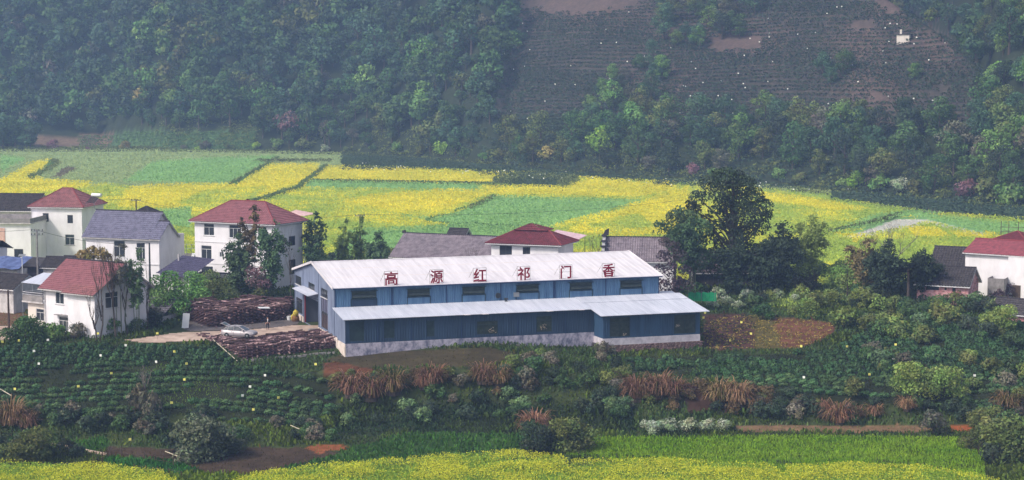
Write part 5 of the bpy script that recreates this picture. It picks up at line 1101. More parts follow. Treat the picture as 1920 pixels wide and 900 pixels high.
def blades(name, x, y, z, c, h, w, rng, m=M_crop, tilt=.35):
    n = len(x); a = rng.uniform(0, 2 * PI, n); N = np.stack([np.cos(a), np.sin(a) - .6, rng.uniform(0, tilt * 2, n)], 1)
    P = np.stack([x, y, z + h * .5], 1); N /= np.linalg.norm(N, axis=1, keepdims=True); up = np.stack([rng.normal(size=n) * tilt, rng.normal(size=n) * tilt, np.ones(n)], 1)
    A = np.cross(up, N); A /= np.linalg.norm(A, axis=1, keepdims=True); B = up / np.linalg.norm(up, axis=1, keepdims=True)
    w = np.broadcast_to(w, (n,))[:, None]; h_ = np.broadcast_to(h, (n,))[:, None]
    V = np.stack([P - A * w * .5 - B * h_ * .5, P + A * w * .5 - B * h_ * .5, P + A * w * .28 + B * h_ * .5, P - A * w * .28 + B * h_ * .5], 1).reshape(-1, 3)
    o = obj(name, npmesh(name, V, np.arange(4 * n).reshape(n, 4), percol(c)), None, m); o['kind'] = 'stuff'; return o
ROAD = [(225, 642), (300, 628), (348, 602), (420, 594), (490, 600), (560, 592), (610, 600), (612, 624), (560, 628), (500, 634), (420, 642), (330, 645), (262, 648)]
STACKS = [[(-41.6, 247), (-33.6, 234.6), (-21.5, 238.5), (-24, 248.5), (-38, 248)], [(-45, 262.5), (-39.8, 251.5), (-30.5, 260), (-30.5, 269.5), (-38, 269)]]
def off_limits(x, y, u, v):
    return off_limits0(x, y, u, v) | inpoly(x, y, STACKS[0]) | inpoly(x, y, STACKS[1])
def off_limits0(x, y, u, v):
    q = (x - FO.x) * FE.x + (y - FO.y) * FE.y; t = (x - FO.x) * FN.x + (y - FO.y) * FN.y
    return ((q > -.3) & (q < 47) & (t > -9) & (t < 23.5)) & ~((q < 32.6) & (t < -5.7)) | inpoly(u, v, ROAD) | inpoly(u, v, [(-200, 612), (52, 611), (30, 640), (-200, 652)])
# grass and weeds everywhere, coloured by the patch they grow in
x, y, z, u, v = near_sample(170000, 480, 915)
m = ~off_limits(x, y, u, v) & ~inpoly(u, v, RP[0]) & ~inpoly(u, v, RP[1]) & ~inpoly(u, v, RP[2]) & ~inpoly(u, v, RP[3]) & ~inpoly(u, v, RP[4]); x, y, z, u, v = (q[m] for q in (x, y, z, u, v))
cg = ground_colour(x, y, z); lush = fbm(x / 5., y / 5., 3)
soil = np.zeros(len(x), bool); lawn = np.zeros(len(x), bool)
for nm, col, poly in NEARP:
    w_ = inpoly(u, v, poly)
    if nm in ('red', 'mauve', 'rust', 'soil', 'path', 'dirt', 'brown'): soil |= w_
    elif nm in ('lawn', 'wheat'): lawn |= w_
tint = np.where(lawn[:, None], np.array([1.1, 1.35, .9]), np.array([1.05, 1.3, .95])); cc = cg * tint * 1.15 * rng.uniform(.5, 1.8, (len(x), 1)) * rng.uniform(.9, 1.1, (len(x), 3))
warm = (fbm(x / 9. + 40, y / 9., 2) > .56) & ~lawn; cc = np.where(warm[:, None], cc * np.array([1.5, 1.3, .75]), cc); cc = np.minimum(cc, np.array([.17, .24, .09]) * rng.uniform(.6, 1.2, (len(x), 1)))
keep = ~(soil & (rng.random(len(x)) < .6)); keep &= ~(lawn & (v > 822) & (u > 1060) & (rng.random(len(x)) < 0.0))
intea = inpoly(u, v, TEA_L) | inpoly(u, v, TEA_R); h = np.where(soil, .12, np.where(lawn, .28, np.where(intea, .14, .2 + .5 * lush ** 2))) * rng.uniform(.6, 1.5, len(x))
gg = np.exp(-((u - 335) / 85) ** 2 - ((v - 700) / 42) ** 2) + .8 * np.exp(-((u - 370) / 60) ** 2 - ((v - 750) / 25) ** 2) + .7 * np.exp(-((u - 1340) / 60) ** 2 - ((v - 690) / 22) ** 2) + .6 * np.exp(-((u - 1870) / 40) ** 2 - ((v - 670) / 18) ** 2) + .5 * np.exp(-((u - 560) / 50) ** 2 - ((v - 705) / 20) ** 2)
cc = cc + (gg * intea * rng.uniform(.5, 1.3, len(x)))[:, None] * np.array(srgb(104, 138, 44))
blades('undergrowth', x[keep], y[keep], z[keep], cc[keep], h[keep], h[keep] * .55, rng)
# bright green wheat at the right and yellow rapeseed along the bottom
x = rng.uniform(5, 62, 60000); y = rng.uniform(196, 222, 60000); z = T(x, y); u, v = proj(x, y, z); m = inpoly(u, v, WH); x, y, z, u, v = (q[m] for q in (x, y, z, u, v))
pt = fbm(x / 6., y / 3., 3); cc = (np.array(srgb(112, 158, 32)) * (1 - pt[:, None]) + np.array(srgb(148, 176, 50)) * pt[:, None]) * rng.uniform(.7, 1.35, (len(x), 1)); blades('wheat', x, y, z, cc, .38 * rng.uniform(.7, 1.2, len(x)), .10, rng, tilt=.2)
N0 = 420000; x = rng.uniform(-66, 66, N0); y = rng.uniform(184, 214, N0); z = T(x, y); u, v = proj(x, y, z + .8); m = np.zeros(N0, bool)
for p_ in RP: m |= inpoly(u + (vn(x / .8, y / .8) - .5) * 14, v, p_)
x, y, z = x[m], y[m], z[m]; n = len(x); pt = fbm(x / 4., y / 3., 3); fl = rng.random(n) < np.clip(.36 + 1.8 * (pt - .5), .08, .72)
c = np.where(fl[:, None], np.array(srgb(212, 212, 64)), np.array(srgb(140, 170, 60))) * rng.uniform(.75, 1.15, (n, 1)); hh_ = np.where(fl, rng.uniform(.8, 1.12, n), rng.uniform(.2, .95, n)) * (.85 + .4 * pt)
V, Q = quads(np.stack([x, y, z + hh_], 1), rng.normal(size=(n, 3)) + np.array([0, -.5, .8]), np.where(fl, .13, .2) * rng.uniform(.7, 1.3, n), rng, 1.0)
o = obj('rapeseed', npmesh('rapeseed', V, Q, percol(c)), None, M_crop); o['kind'] = 'stuff'

# ---------------------------------------------------------------- tea bushes
TK = []
for i in range(5):
    r2 = np.random.default_rng(400 + i); TK.append((blob_leaves(r2, [(0, 0, .25, .62, .5, .42), (.3, .05, .3, .35, .35, .3), (-.3, -.05, .22, .36, .34, .32)], 260, .14, aspect=1.4, shade=.25, jitter=.35), None))
tmesh = [kit_mesh(('t', i), TK[i][0], 'tea') for i in range(5)]
pts = []
for row in np.arange(214, 262, 1.5):
    xs = np.arange(-66, 76, 1.3); xs = xs + rng.uniform(-.2, .2, len(xs)); ys = row + 1.1 * np.sin(xs / 9. + row * .08) + .25 * (vn(xs / 2., row + 0 * xs) - .5) + .12 * xs * 0
    pts.append(np.stack([xs, ys], 1))
pts = np.concatenate(pts); zz = T(pts[:, 0], pts[:, 1]); u, v = proj(pts[:, 0], pts[:, 1], zz)
gap = fbm(pts[:, 0] / 5., pts[:, 1] / 3.5, 2)
green_gap = np.exp(-((u - 330) / 70) ** 2 - ((v - 700) / 45) ** 2)
inL = inpoly(u, v, TEA_L) & (gap + .25 * green_gap < .76); inR = inpoly(u, v, TEA_R) & (gap < .70); ok = (inL | inR) & ~off_limits(pts[:, 0], pts[:, 1], u, v)
order = np.argsort(-v + 0); order = [i for i in order if ok[i]]; cnt = 0; rest = []
for i in order:
    sc = float(rng.uniform(.82, 1.22)); rz = float(rng.uniform(-.35, .35)); k = int(rng.integers(5)); loc = (pts[i, 0], pts[i, 1], zz[i] - .05)
    if cnt < 295 and -10 < u[i] < 1930:
        o = obj('tea_bush', tmesh[k], None, None, loc, (0, 0, rz)); o.scale = (sc, sc, sc * .85)
        sp = ('below the white house', 'below the house wing and road', 'below the log stacks', 'below the factory gable')[min(3, int(max(0, u[i]) / 170))] if inL[i] else ('below the annex', 'below the red soil plot', 'right of the red soil plot', 'below the stone barn', 'at the right edge')[min(4, int((u[i] - 1170) / 150))]
        lv = 'lowest rows' if v[i] > 755 else 'middle rows' if v[i] > 725 else 'upper rows'; big = 'large' if sc > 1.09 else 'small' if sc < .95 else 'rounded'
        tag(o, '%s dark green tea bush in the %s %s' % (big, lv, sp), 'tea bush', 'tea bushes on the near slopes'); cnt += 1
    else: rest.append((TK[k][0], loc, sc, rz, np.ones(3) * rng.uniform(.8, 1.2)))
stuff_from('tea_bushes', rest, LM['tea'], every=2)

# ---------------------------------------------------------------- scrub and shrubs on the banks
def shrub(u, v, m, sc, label, cat='shrub', name='shrub', group=None, sz=1, y=None):
    P = on(u, v) if y is None else on(u, v, y=y); k = random.randrange(5)
    if sc > 1.45: k %= 3; return plant_tree(name, label, cat, LK[k], ('l', k), m, P - Vector((0, 0, .45)), sc * .5, random.uniform(0, 6), group, sz)
    return plant_tree(name, label, cat, SK[k], ('s', k), m, P - Vector((0, 0, .15)), sc, random.uniform(0, 6), group, sz)
scr = {}
def scrub_zone(poly, n, ms, smin, smax, where, seed, mass=False):
    r2 = np.random.default_rng(seed); us = [p[0] for p in poly]; vs = [p[1] for p in poly]; k = 0
    while k < n:
        u, v = r2.uniform(min(us), max(us)), r2.uniform(min(vs), max(vs))
        if not inpoly(np.array([u]), np.array([v]), poly)[0]: continue
        m = ms[int(r2.integers(len(ms)))]; sc = r2.uniform(smin, smax); k += 1
        if mass: P = on(u, v); scr.setdefault(m, []).append((SK[int(r2.integers(5))][0], (P.x, P.y, P.z - .15), sc, r2.uniform(0, 6), np.ones(3) * r2.uniform(.75, 1.25))); continue
        lab = '%s %s scrub bush %s' % ('low' if sc < (smin * 2 + smax) / 3 else 'bulky' if sc > (smin + 2 * smax) / 3 else 'shaggy', VAR2.get(m, m), where)
        shrub(u, v, m, sc, lab, group='scrub bushes ' + where)
VAR2.update(sage='sage grey', tea='dark tea-green', bamboo='dull green', bamboo_y='yellow-green', bamboo_b='brownish')
scrub_zone([(640, 745), (1180, 745), (1180, 800), (900, 808), (640, 800)], 26, ['dark', 'deep', 'dark', 'tea'], .6, 1.1, 'on the dark bank below the factory', 31, True)
scrub_zone([(960, 660), (1120, 655), (1180, 700), (1160, 740), (980, 730), (900, 700)], 22, ['deep', 'olive', 'dark', 'bamboo_y', 'grey'], .55, 1.1, 'below the annex end of the factory', 32)
scrub_zone([(1400, 560), (1700, 560), (1900, 590), (1910, 640), (1640, 650), (1570, 640), (1560, 600), (1400, 585)], 58, ['olive', 'deep', 'dark', 'bamboo_y', 'tea'], .8, 1.5, 'between the red soil plot and stone barn', 33)
scrub_zone([(1600, 650), (1930, 640), (1930, 760), (1600, 745)], 26, ['olive', 'deep', 'grey', 'tea', 'bamboo_y'], .7, 1.3, 'on the right slope above the orange earth', 34)
scrub_zone([(1290, 760), (1900, 765), (1900, 795), (1380, 795)], 30, ['dark', 'dark', 'deep', 'grey'], .6, 1.0, 'on the dark bank above the green wheat', 35, True)
scrub_zone([(-20, 770), (240, 780), (420, 790), (640, 800), (620, 830), (380, 835), (200, 815), (-20, 810)], 42, ['dark', 'deep', 'grey', 'dark'], .6, 1.1, 'on the dark bank of the left slope', 36, True)
scrub_zone([(-20, 830), (120, 850), (190, 866), (90, 868), (-20, 860)], 12, ['dark', 'olive', 'deep'], .6, 1.1, 'beside the pale ditch at lower left', 37)
scrub_zone([(1850, 790), (1940, 780), (1940, 900), (1870, 895), (1830, 850)], 20, ['olive', 'deep', 'grey', 'dark'], 1.0, 1.6, 'at the lower right corner', 38)
scrub_zone([(960, 812), (1060, 805), (1110, 830), (1100, 855), (990, 850)], 9, ['olive', 'dark', 'deep'], .8, 1.2, 'in the clump between lawn and wheat', 39)
scrub_zone([(350, 545), (440, 540), (530, 545), (540, 560), (360, 572)], 16, ['deep', 'olive', 'bamboo', 'dark'], 1.0, 1.7, 'behind the big log stack', 40)
scrub_zone([(190, 600), (250, 596), (300, 610), (290, 622), (200, 632)], 10, ['dark', 'deep', 'grey'], .8, 1.3, 'under the bare trees by the white house', 41)
scrub_zone([(1230, 545), (1300, 540), (1300, 560), (1240, 560)], 6, ['dark', 'maroon', 'deep'], .9, 1.4, 'under the maroon tree', 42)
scrub_zone([(1400, 520), (1560, 520), (1600, 545), (1400, 548)], 16, ['dark', 'deep', 'grey'], 1.0, 1.7, 'under the bamboo right of the big tree', 43)
scrub_zone([(1590, 545), (1740, 550), (1730, 575), (1600, 570)], 14, ['dark', 'olive', 'deep'], 1.0, 1.7, 'around the foot of the palm', 44)
scrub_zone([(1820, 570), (1890, 560), (1910, 600), (1830, 600)], 8, ['dark', 'maroon', 'olive'], .9, 1.5, 'in front of the stone barn gable', 45)
scrub_zone([(560, 500), (740, 497), (740, 505), (560, 508)], 10, ['dark', 'olive', 'deep'], 1.2, 1.9, 'behind the left end of the factory roof', 46)
scrub_zone([(620, 712), (1000, 700), (1010, 750), (640, 765)], 34, ['bamboo_b', 'bamboo_b', 'grey', 'dark', 'olive'], .45, .85, 'among the dry grass below the factory', 51, True)
scrub_zone([(1150, 722), (1480, 745), (1600, 775), (1500, 785), (1160, 765)], 34, ['bamboo_b', 'bamboo_b', 'grey', 'dark', 'olive'], .45, .85, 'among the dry grass below the annex', 52, True)
for m_, L_s in scr.items(): stuff_from('bank_scrub', L_s, LM[m_])
for u, v, m, sc, lab in [(48, 646, 'deep', 1.9, 'rounded mid green shrub in front of the cream wing'), (98, 640, 'fresh', 1.25, 'bright green upright shrub below the hooded window of the white house'), (148, 634, 'grey', 1.1, 'grey leafless shrub against the white house wall'),
 (375, 862, 'sage', 2.5, 'large grey-green tangled shrub at lower left above the yellow field'), (330, 850, 'dark', 1.3, 'dark shrub leaning against the large grey tangled shrub'), (420, 850, 'sage', 1.5, 'grey shrub on the right of the large tangled shrub'), (1000, 700, 'deep', 1.1, 'deep green shrub below the middle of the factory'), (1065, 848, 'olive', 2.0, 'broad olive shrub between the lawn and green wheat'), (1010, 848, 'dark', 1.7, 'dark shrub left of the broad olive shrub by the lawn'),
 (60, 866, 'olive', 1.9, 'yellow-green mound of scrub above the left end of the yellow field'), (1750, 815, 'grey', 1.4, 'grey brushwood heap left of the orange earth patch'), (820, 492, 'maroon', 2.0, 'dome shaped brown shrub showing above the factory ridge'), (1710, 740, 'bamboo_y', 2.0, 'yellow-green spreading shrub on the right slope'), (1770, 742, 'bamboo_y', 1.9, 'second yellow-green spreading shrub on the right slope'), (1900, 870, 'olive', 2.6, 'large pale green creeper covered shrub at the lower right edge'), (1430, 600, 'deep', 1.2, 'green shrub behind the red soil plot'), (960, 690, 'bamboo_y', .9, 'bright yellow-green small shrub below the factory plinth'), (1880, 620, 'bamboo_y', 1.8, 'yellow-green bush below the low stone shed'), (1585, 545, 'bamboo_y', 2.4, 'pale green open shrub at the end of the pale path')]:
    shrub(u, v, m, sc, lab)
for k, (u, v, sc) in enumerate([(1335, 578, 1.0), (1362, 575, 1.1), (1385, 580, .9), (1350, 560, 1.2), (1310, 556, .9), (1400, 562, 1.1), (1430, 565, 1.0), (1462, 560, 1.0), (1490, 565, .8), (1225, 815, 1.1), (1255, 812, 1.2), (1290, 812, 1.1), (1325, 810, 1.1), (1355, 808, 1.0), (1210, 808, .9)]):
    w_ = 'behind the red soil plot' if v < 700 else 'on the bank above the green wheat'
    shrub(u, v, 'white', sc * .78, 'white flowering bush %s, number among a row' % w_ if False else 'white flowering bush in the row %s' % w_, group='white flowering bushes ' + w_)

# ---------------------------------------------------------------- plume grass clumps
def plume_mesh(seed, n=340, R=1.0, H=2.0, droop=1.0, green=.2):
    r2 = np.random.default_rng(seed); a = r2.uniform(0, 2 * PI, n); rb = R * .55 * np.sqrt(r2.random(n)); L = H * r2.uniform(.45, 1.3, n); droop = droop * r2.uniform(.5, 1.1, n); out = r2.uniform(.35, 1.0, n) * R * 1.2
    d = np.stack([np.cos(a), np.sin(a), 0 * a], 1); b0 = d * rb[:, None]; w = r2.uniform(.03, .07, n); side = np.stack([-np.sin(a), np.cos(a), 0 * a], 1)
    Vs = []; K = 5
    for k in range(K + 1):
        f = k / K; rad = out * f ** 1.3; hz = L * (1.25 * f - droop * 1.05 * f ** 2.6)
        p = b0 + d * rad[:, None] + np.array([0, 0, 1]) * hz[:, None]; ww = (w * (1 - .8 * f))[:, None]; Vs += [p - side * ww, p + side * ww]
    V = np.stack(Vs, 1); Q = []
    for k in range(K): Q.append(np.array([2 * k, 2 * k + 1, 2 * k + 3, 2 * k + 2]))
    Q = (np.arange(n)[:, None, None] * (2 * K + 2) + np.array(Q)[None]).reshape(-1, 4)
    c = np.where(r2.random((n, 1)) < green, np.array([.45, .62, .35]), np.array([1, 1, 1.0])) * r2.uniform(.55, 1.25, (n, 1)) * r2.uniform(.92, 1.08, (n, 3)); c = np.repeat(c, 2 * K + 2, axis=0)
    me = npmesh('plumes', V.reshape(-1, 3), Q, c); me.materials.append(LM['tan']); return me
PM = [plume_mesh(500 + i, green=(.15, .3, .5)[i % 3]) for i in range(4)]
for k, (u, v, sc, lab) in enumerate([(660, 738, 1.75, 'leftmost straw coloured grass clump hanging over the bank below the factory'), (697, 742, 1.8, 'tall straw grass clump second from the left on the bank'), (738, 732, 1.75, 'straw grass clump on the bank right of the two tallest'), (812, 722, 1.5, 'rounded straw grass clump on the bank standing alone below the shutters'), (795, 728, 1.1, 'small straw grass clump left of the rounded clump'), (905, 718, 1.4, 'straw grass clump on the bank left of the yellow-green shrub'), (935, 722, 1.4, 'straw grass clump on the bank nearest the deep green shrubs'),
 (1195, 745, 1.7, 'straw grass clump leading the group below the annex'), (1235, 738, 1.7, 'broad straw grass clump below the annex'), (1262, 742, 1.4, 'rightmost straw grass clump of the group below the annex'), (1350, 750, 1.7, 'straw grass clump left of the green strip beside red bank'), (1385, 758, 1.7, 'drooping straw grass clump beside the red bank'), (1425, 768, 1.2, 'low straw grass clump trailing right from the red bank'), (1572, 790, 1.6, 'pale straw grass clump alone above the brown path'), (1600, 786, 1.1, 'small straw clump at the foot of the pale clump'), (1540, 772, 1.0, 'small dry clump left of the pale straw clump'),
 (20, 795, 1.9, 'russet dry grass clump at the left edge'), (50, 800, 1.2, 'small russet dry clump beside the left edge clump'), (1890, 770, 1.6, 'rusty bracken clump near the right edge'), (1003, 808, 1.5, 'olive plume grass clump above the lawn'), (1700, 770, 1.0, 'pinkish dry tuft on the dark bank'), (1640, 780, .9, 'grey dry tuft hanging on the dark bank')]):
    P = on(u, v); t = thing('grass_clump', lab, 'grass clump', P - Vector((0, 0, .1)), k * 1.3, 'dry grass clumps on the banks'); t.scale = (sc * 1.1, sc * 1.1, sc)
    obj('plumes', PM[k % 4], t)
    mb = MB(); mb.lathe([(.5, -.3), (.52, .1), (.3, .35)], (0, 0, 0), 8); mb.build('root_mat', M_bark, t)

# young plants in rows on the bare plots, weeds on the red one
yp = []
for _ in range(2600):
    u, v = rng.uniform(1318, 1565), rng.uniform(590, 656); yp.append((u, v))
yp = np.array(yp); yy = rng.uniform(240, 272, 6000); xx = rng.uniform(22, 46, 6000); zz_ = T(xx, yy); uu, vv = proj(xx, yy, zz_)
m1 = inpoly(uu, vv, [(1322, 592), (1418, 592), (1412, 652), (1324, 655)]) & (np.abs((yy - .3 * xx) % 1.5 - .75) < .35) & (rng.random(6000) < .5)
m2 = inpoly(uu, vv, NEARP[0][2]) & (rng.random(6000) < .35)
V, Q, c = row_leaves(np.stack([xx, yy, zz_], 1)[m1], rng.uniform(.12, .3, m1.sum()), 8, .16, rng, np.full((m1.sum(), 3), .9)); o = obj('young_tea_plants', npmesh('young_tea_plants', V, Q, c), None, LM['dark']); o['kind'] = 'stuff'
V, Q, c = row_leaves(np.stack([xx, yy, zz_], 1)[m2], rng.uniform(.08, .3, m2.sum()), 5, .18, rng, np.array([[1.0, .9, .7]]) * rng.uniform(.6, 1.3, (m2.sum(), 1))); o = obj('weeds', npmesh('weeds', V, Q, c), None, LM['amber']); o['kind'] = 'stuff'
# ================================================================ SINGLE TREES AROUND THE VILLAGE
def bamboo(label, u, vbase, vtop, y, spread, m, seed, n=9, dens=1.0, low=.25, lean=0.0, size=.30):
    r2 = np.random.default_rng(seed); b = on(u, vbase, y=y); zb = Tz(b.x, y); top = on(u, vtop, y=y).z; H = top - zb; t = thing('bamboo_clump', label, 'bamboo', (b.x, y, zb), 0)
    Ps, Ns, Cs = [], [], []
    for k in range(n):
        a = 2 * PI * k / n + r2.uniform(-.3, .3); h = H * (r2.uniform(.72, 1.0) if k else 1.0); sp = spread * r2.uniform(.3, .8) * (0 if k == 0 else 1); r0 = r2.uniform(.1, .6)
        pts = []
        for j in range(7):
            f = j / 6; pts.append(Vector((math.cos(a) * (r0 + sp * f ** 1.7) + lean * f * f, math.sin(a) * (r0 + sp * f ** 1.7), h * (f - .12 * f ** 4 * (1 if k else 0)))))
        mb = MB(); mb.tube(pts, [.05 - .04 * q / 6 for q in range(7)], 5); mb.build('culm', M_culm, t)
        ns = int(22 * dens)
        for q in range(ns):
            f = low + (1 - low) * r2.random() ** .8; j = min(5, int(f * 6)); p = pts[j].lerp(pts[j + 1], f * 6 - j); R = spread * (.24 + .40 * math.sin(PI * min(1, (f - low) / (1 - low) * .72 + .12))) * r2.uniform(.5, 1.1); aa = r2.uniform(0, 2 * PI)
            nl = 26; g = r2.random(nl)
            P = np.array(p)[None] + np.stack([math.cos(aa) * R * g, math.sin(aa) * R * g, .25 * R * g - .55 * R * g ** 2.2], 1) + r2.normal(size=(nl, 3)) * .14 * spread * .5
            Ps.append(P); Ns.append(np.stack([np.full(nl, math.cos(aa) * .4), np.full(nl, math.sin(aa) * .4), np.ones(nl) * .5], 1) + .55 * r2.normal(size=(nl, 3))); Cs.append(np.full((nl, 3), r2.uniform(.65, 1.35)) * r2.uniform(.85, 1.15, (nl, 1)))
    P = np.concatenate(Ps); V, Q = quads(P, np.concatenate(Ns), size * r2.uniform(.6, 1.3, len(P)), r2, 1.6); me = npmesh('foliage', V, Q, percol(np.concatenate(Cs))); me.materials.append(LM[m]); obj('foliage', me, t)
    return t
bamboo('dark green bamboo clump in front of the left half of the middle house', 446, 556, 440, 284, 2.3, 'bamboo', 1, n=8, low=.25)
bamboo('brown tinged tall bamboo rising over the red roof of the middle house', 472, 556, 388, 290, 1.9, 'bamboo_b', 2, n=6, low=.35, dens=.85)
bamboo('tallest dark bamboo clump in front of the right half of the middle house', 508, 560, 402, 284, 2.7, 'bamboo', 3, n=9, low=.2, dens=1.0)
bamboo('bamboo clump standing just right of the middle house', 590, 545, 388, 302, 2.2, 'bamboo', 4, n=7, low=.3, dens=.85)
bamboo('low bushy bamboo at the foot of the clump right of the middle house', 596, 545, 452, 296, 2.4, 'bamboo', 5, n=7, low=.1, dens=.8)
bamboo('yellow-green feathery bamboo behind the left end of factory roof', 645, 535, 412, 306, 1.8, 'bamboo_y', 6, n=6, low=.25, dens=.8)
bamboo('grey-green feathery bamboo right of the yellow-green one', 672, 535, 404, 310, 1.7, 'bamboo_y', 7, n=6, low=.25, dens=.8)
bamboo('short dark bamboo nearest the mauve tiled roof', 708, 535, 436, 302, 2.2, 'bamboo', 8, n=8, low=.2)
bamboo('thin dark bamboo in front of the right side of the front white house', 256, 622, 466, 247, 1.6, 'bamboo', 9, n=5, low=.35, dens=.9, size=.24)
bamboo('sparse pale bamboo spray beside the thin dark bamboo', 228, 622, 450, 246, 1.5, 'grey', 10, n=4, low=.6, dens=.5, size=.18)
bamboo('dark bamboo thicket right of the big tree', 1462, 545, 418, 286, 3.6, 'dark', 11, n=14, low=.25, dens=1.3)
bamboo('olive bamboo leaning right over the yellow field', 1505, 540, 398, 290, 3.4, 'bamboo_y', 12, n=9, low=.3, lean=1.6)
bamboo('dark undergrowth bamboo around the trunk of the big tree', 1376, 548, 448, 285, 3.4, 'dark', 18, n=10, low=.15)
bamboo('small dark bamboo between big tree and thicket', 1428, 545, 455, 284, 2.5, 'dark', 13, n=8, low=.2)
bamboo('brown leafed bamboo at the left of the clump before the barn', 1622, 570, 446, 280, 2.7, 'bamboo_b', 14, n=8, low=.35)
bamboo('dark bamboo in the middle of the clump before the barn', 1660, 575, 452, 277, 3.2, 'dark', 15, n=12, low=.35, dens=1.2)
bamboo('dark bushy bamboo right of the palm beside the barn', 1728, 578, 468, 276, 3.0, 'dark', 16, n=10, low=.35, dens=1.2)
bamboo('green bamboo hanging left of the big tree trunk', 1300, 548, 388, 284, 3.6, 'bamboo', 17, n=9, low=.35, dens=1.2, lean=-2.2)

def spec_tree(name, label, u, vbase, y, m, blobs, nleaf, size, seed, trunkspec=None, bark=None, cat='tree', aspect=1.25):
    """blobs given as (u, v, r_m, dy): clumps of leaves where the photograph has them"""
    b = on(u, vbase, y=y); zb = Tz(b.x, y); t = thing(name, label, cat, (b.x, y, zb)); r2 = np.random.default_rng(seed); L = []
    for bu, bv, r, dy in blobs:
        p = on(bu, bv, y=y + dy); L.append((p.x - b.x, dy, p.z - zb, r, r * 1.0, r * .8))
    V, Q, c = blob_leaves(r2, L, nleaf, size, aspect=aspect, shade=.3, jitter=.75); me = npmesh('crown', V, Q, c); me.materials.append(LM[m]); obj('crown', me, t)
    H = max(q[2] for q in L); mb = MB(); r = (trunkspec or .3); mb.tube([(0, 0, -.5), (.1, 0, H * .35), (.0, .1, H * .7), (.1, 0, H * .97)], [r * 1.3, r, r * .6, r * .2], 8)
    for q in L:
        z0 = max(.5, q[2] * r2.uniform(.45, .7)); a = Vector((.05, 0, z0)); e = Vector(q[:3]); mid = a.lerp(e, .5) + Vector((0, 0, .25)); mb.tube([a, mid, e], [r * .35, r * .22, r * .08], 5)
    mb.build('trunk', bark or M_bark, t); return t
spec_tree('big_tree', 'tallest dark tree of the village, wide open crown over the timber house', 1372, 545, 288, 'dark',
 [(1360, 335, 2.0, 0), (1330, 345, 1.6, .5), (1395, 348, 1.8, -.5), (1310, 372, 1.5, 0), (1302, 395, 1.2, .3), (1350, 365, 1.7, -.8), (1385, 378, 1.9, .8), (1412, 368, 1.7, 0), (1428, 388, 1.7, .4), (1405, 405, 1.9, -1), (1365, 398, 1.5, 1), (1345, 425, 1.3, -.5), (1395, 440, 1.9, .8), (1425, 425, 1.6, 0), (1325, 415, 1.3, .5), (1378, 470, 1.6, -.6), (1410, 470, 1.4, .5), (1350, 455, 1.2, .6), (1340, 395, 1.0, -1), (1372, 352, 1.5, 1.2), (1340, 478, 1.5, .4), (1362, 492, 1.6, -.6), (1402, 500, 1.7, .3), (1425, 470, 1.4, -.3), (1330, 505, 1.4, 0), (1438, 405, 1.0, 0), (1296, 384, .9, 0), (1385, 330, 1.0, 0), (1345, 326, .9, .3), (1372, 418, 1.5, -.9), (1356, 380, 1.4, -.9), (1392, 392, 1.4, -1.1), (1380, 442, 1.4, -.8), (1330, 445, 1.2, -.3)], 12500, .30, 61, .62)
spec_tree('leafy_tree', 'dark green tree with drooping sprays left of the big tree', 1300, 548, 286, 'bamboo',
 [(1268, 408, 1.5, 0), (1290, 412, 1.7, .5), (1308, 430, 2.0, -.5), (1282, 436, 1.8, .3), (1300, 460, 2.0, .4), (1318, 485, 1.8, -.3), (1285, 470, 1.4, .5)], 3600, .30, 62, .25, aspect=1.6)
spec_tree('maroon_tree', 'dark maroon leafed tree at the right end of the factory', 1264, 572, 270, 'maroon',
 [(1246, 452, .8, 0), (1262, 462, 1.0, .3), (1244, 480, 1.0, 0), (1275, 480, 1.1, -.3), (1236, 505, .9, .2), (1258, 505, 1.2, -.2), (1285, 508, 1.0, .3), (1240, 535, 1.1, 0), (1268, 532, 1.3, .2), (1290, 535, .9, -.2), (1258, 552, 1.1, .5)], 2400, .26, 63, .2)
spec_tree('leafy_tree', 'bright green leafy tree right of the slatted shed', 312, 615, 259, 'fresh',
 [(298, 530, 1.3, 0), (318, 522, 1.3, .3), (332, 540, 1.4, 0), (300, 555, 1.5, -.3), (325, 562, 1.6, .2), (342, 575, 1.3, 0), (310, 580, 1.5, .3), (292, 572, 1.0, 0)], 3200, .24, 64, .16)
spec_tree('leafy_tree', 'mid green tree behind the bright green tree near the log stack', 365, 590, 268, 'fresh',
 [(358, 520, 1.1, 0), (372, 528, 1.2, .3), (360, 545, 1.4, 0), (380, 552, 1.2, -.3)], 1700, .24, 65, .14)
spec_tree('leafy_tree', 'olive green tree between the shed and bamboo', 400, 575, 272, 'olive',
 [(396, 520, 1.3, 0), (412, 535, 1.3, .3), (398, 550, 1.5, 0), (425, 555, 1.4, -.3), (385, 560, 1.2, 0)], 1900, .24, 66, .14)
spec_tree('leafy_tree', 'reddish spring foliage tree between the two dark bamboos', 480, 560, 283, 'pink',
 [(470, 508, 1.0, 0), (485, 512, 1.1, .3), (478, 528, 1.3, 0), (495, 532, 1.1, -.3)], 1100, .24, 67, .12)
spec_tree('leafy_tree', 'pale green feathery tree top behind the ridge of the front white house', 176, 520, 282, 'amber',
 [(156, 480, 1.0, 0), (172, 474, 1.1, .2), (190, 476, 1.1, 0), (200, 484, .9, .2), (165, 486, 1.0, 0)], 1000, .26, 68, .12, aspect=2.2)
spec_tree('leafy_tree', 'pale green open tree by the pale path', 1588, 556, 284, 'bamboo_y',
 [(1570, 510, 1.1, 0), (1590, 502, 1.1, .2), (1608, 515, 1.1, 0), (1582, 528, 1.3, .2), (1600, 535, 1.2, 0), (1618, 538, .9, 0)], 1100, .22, 69, .12)
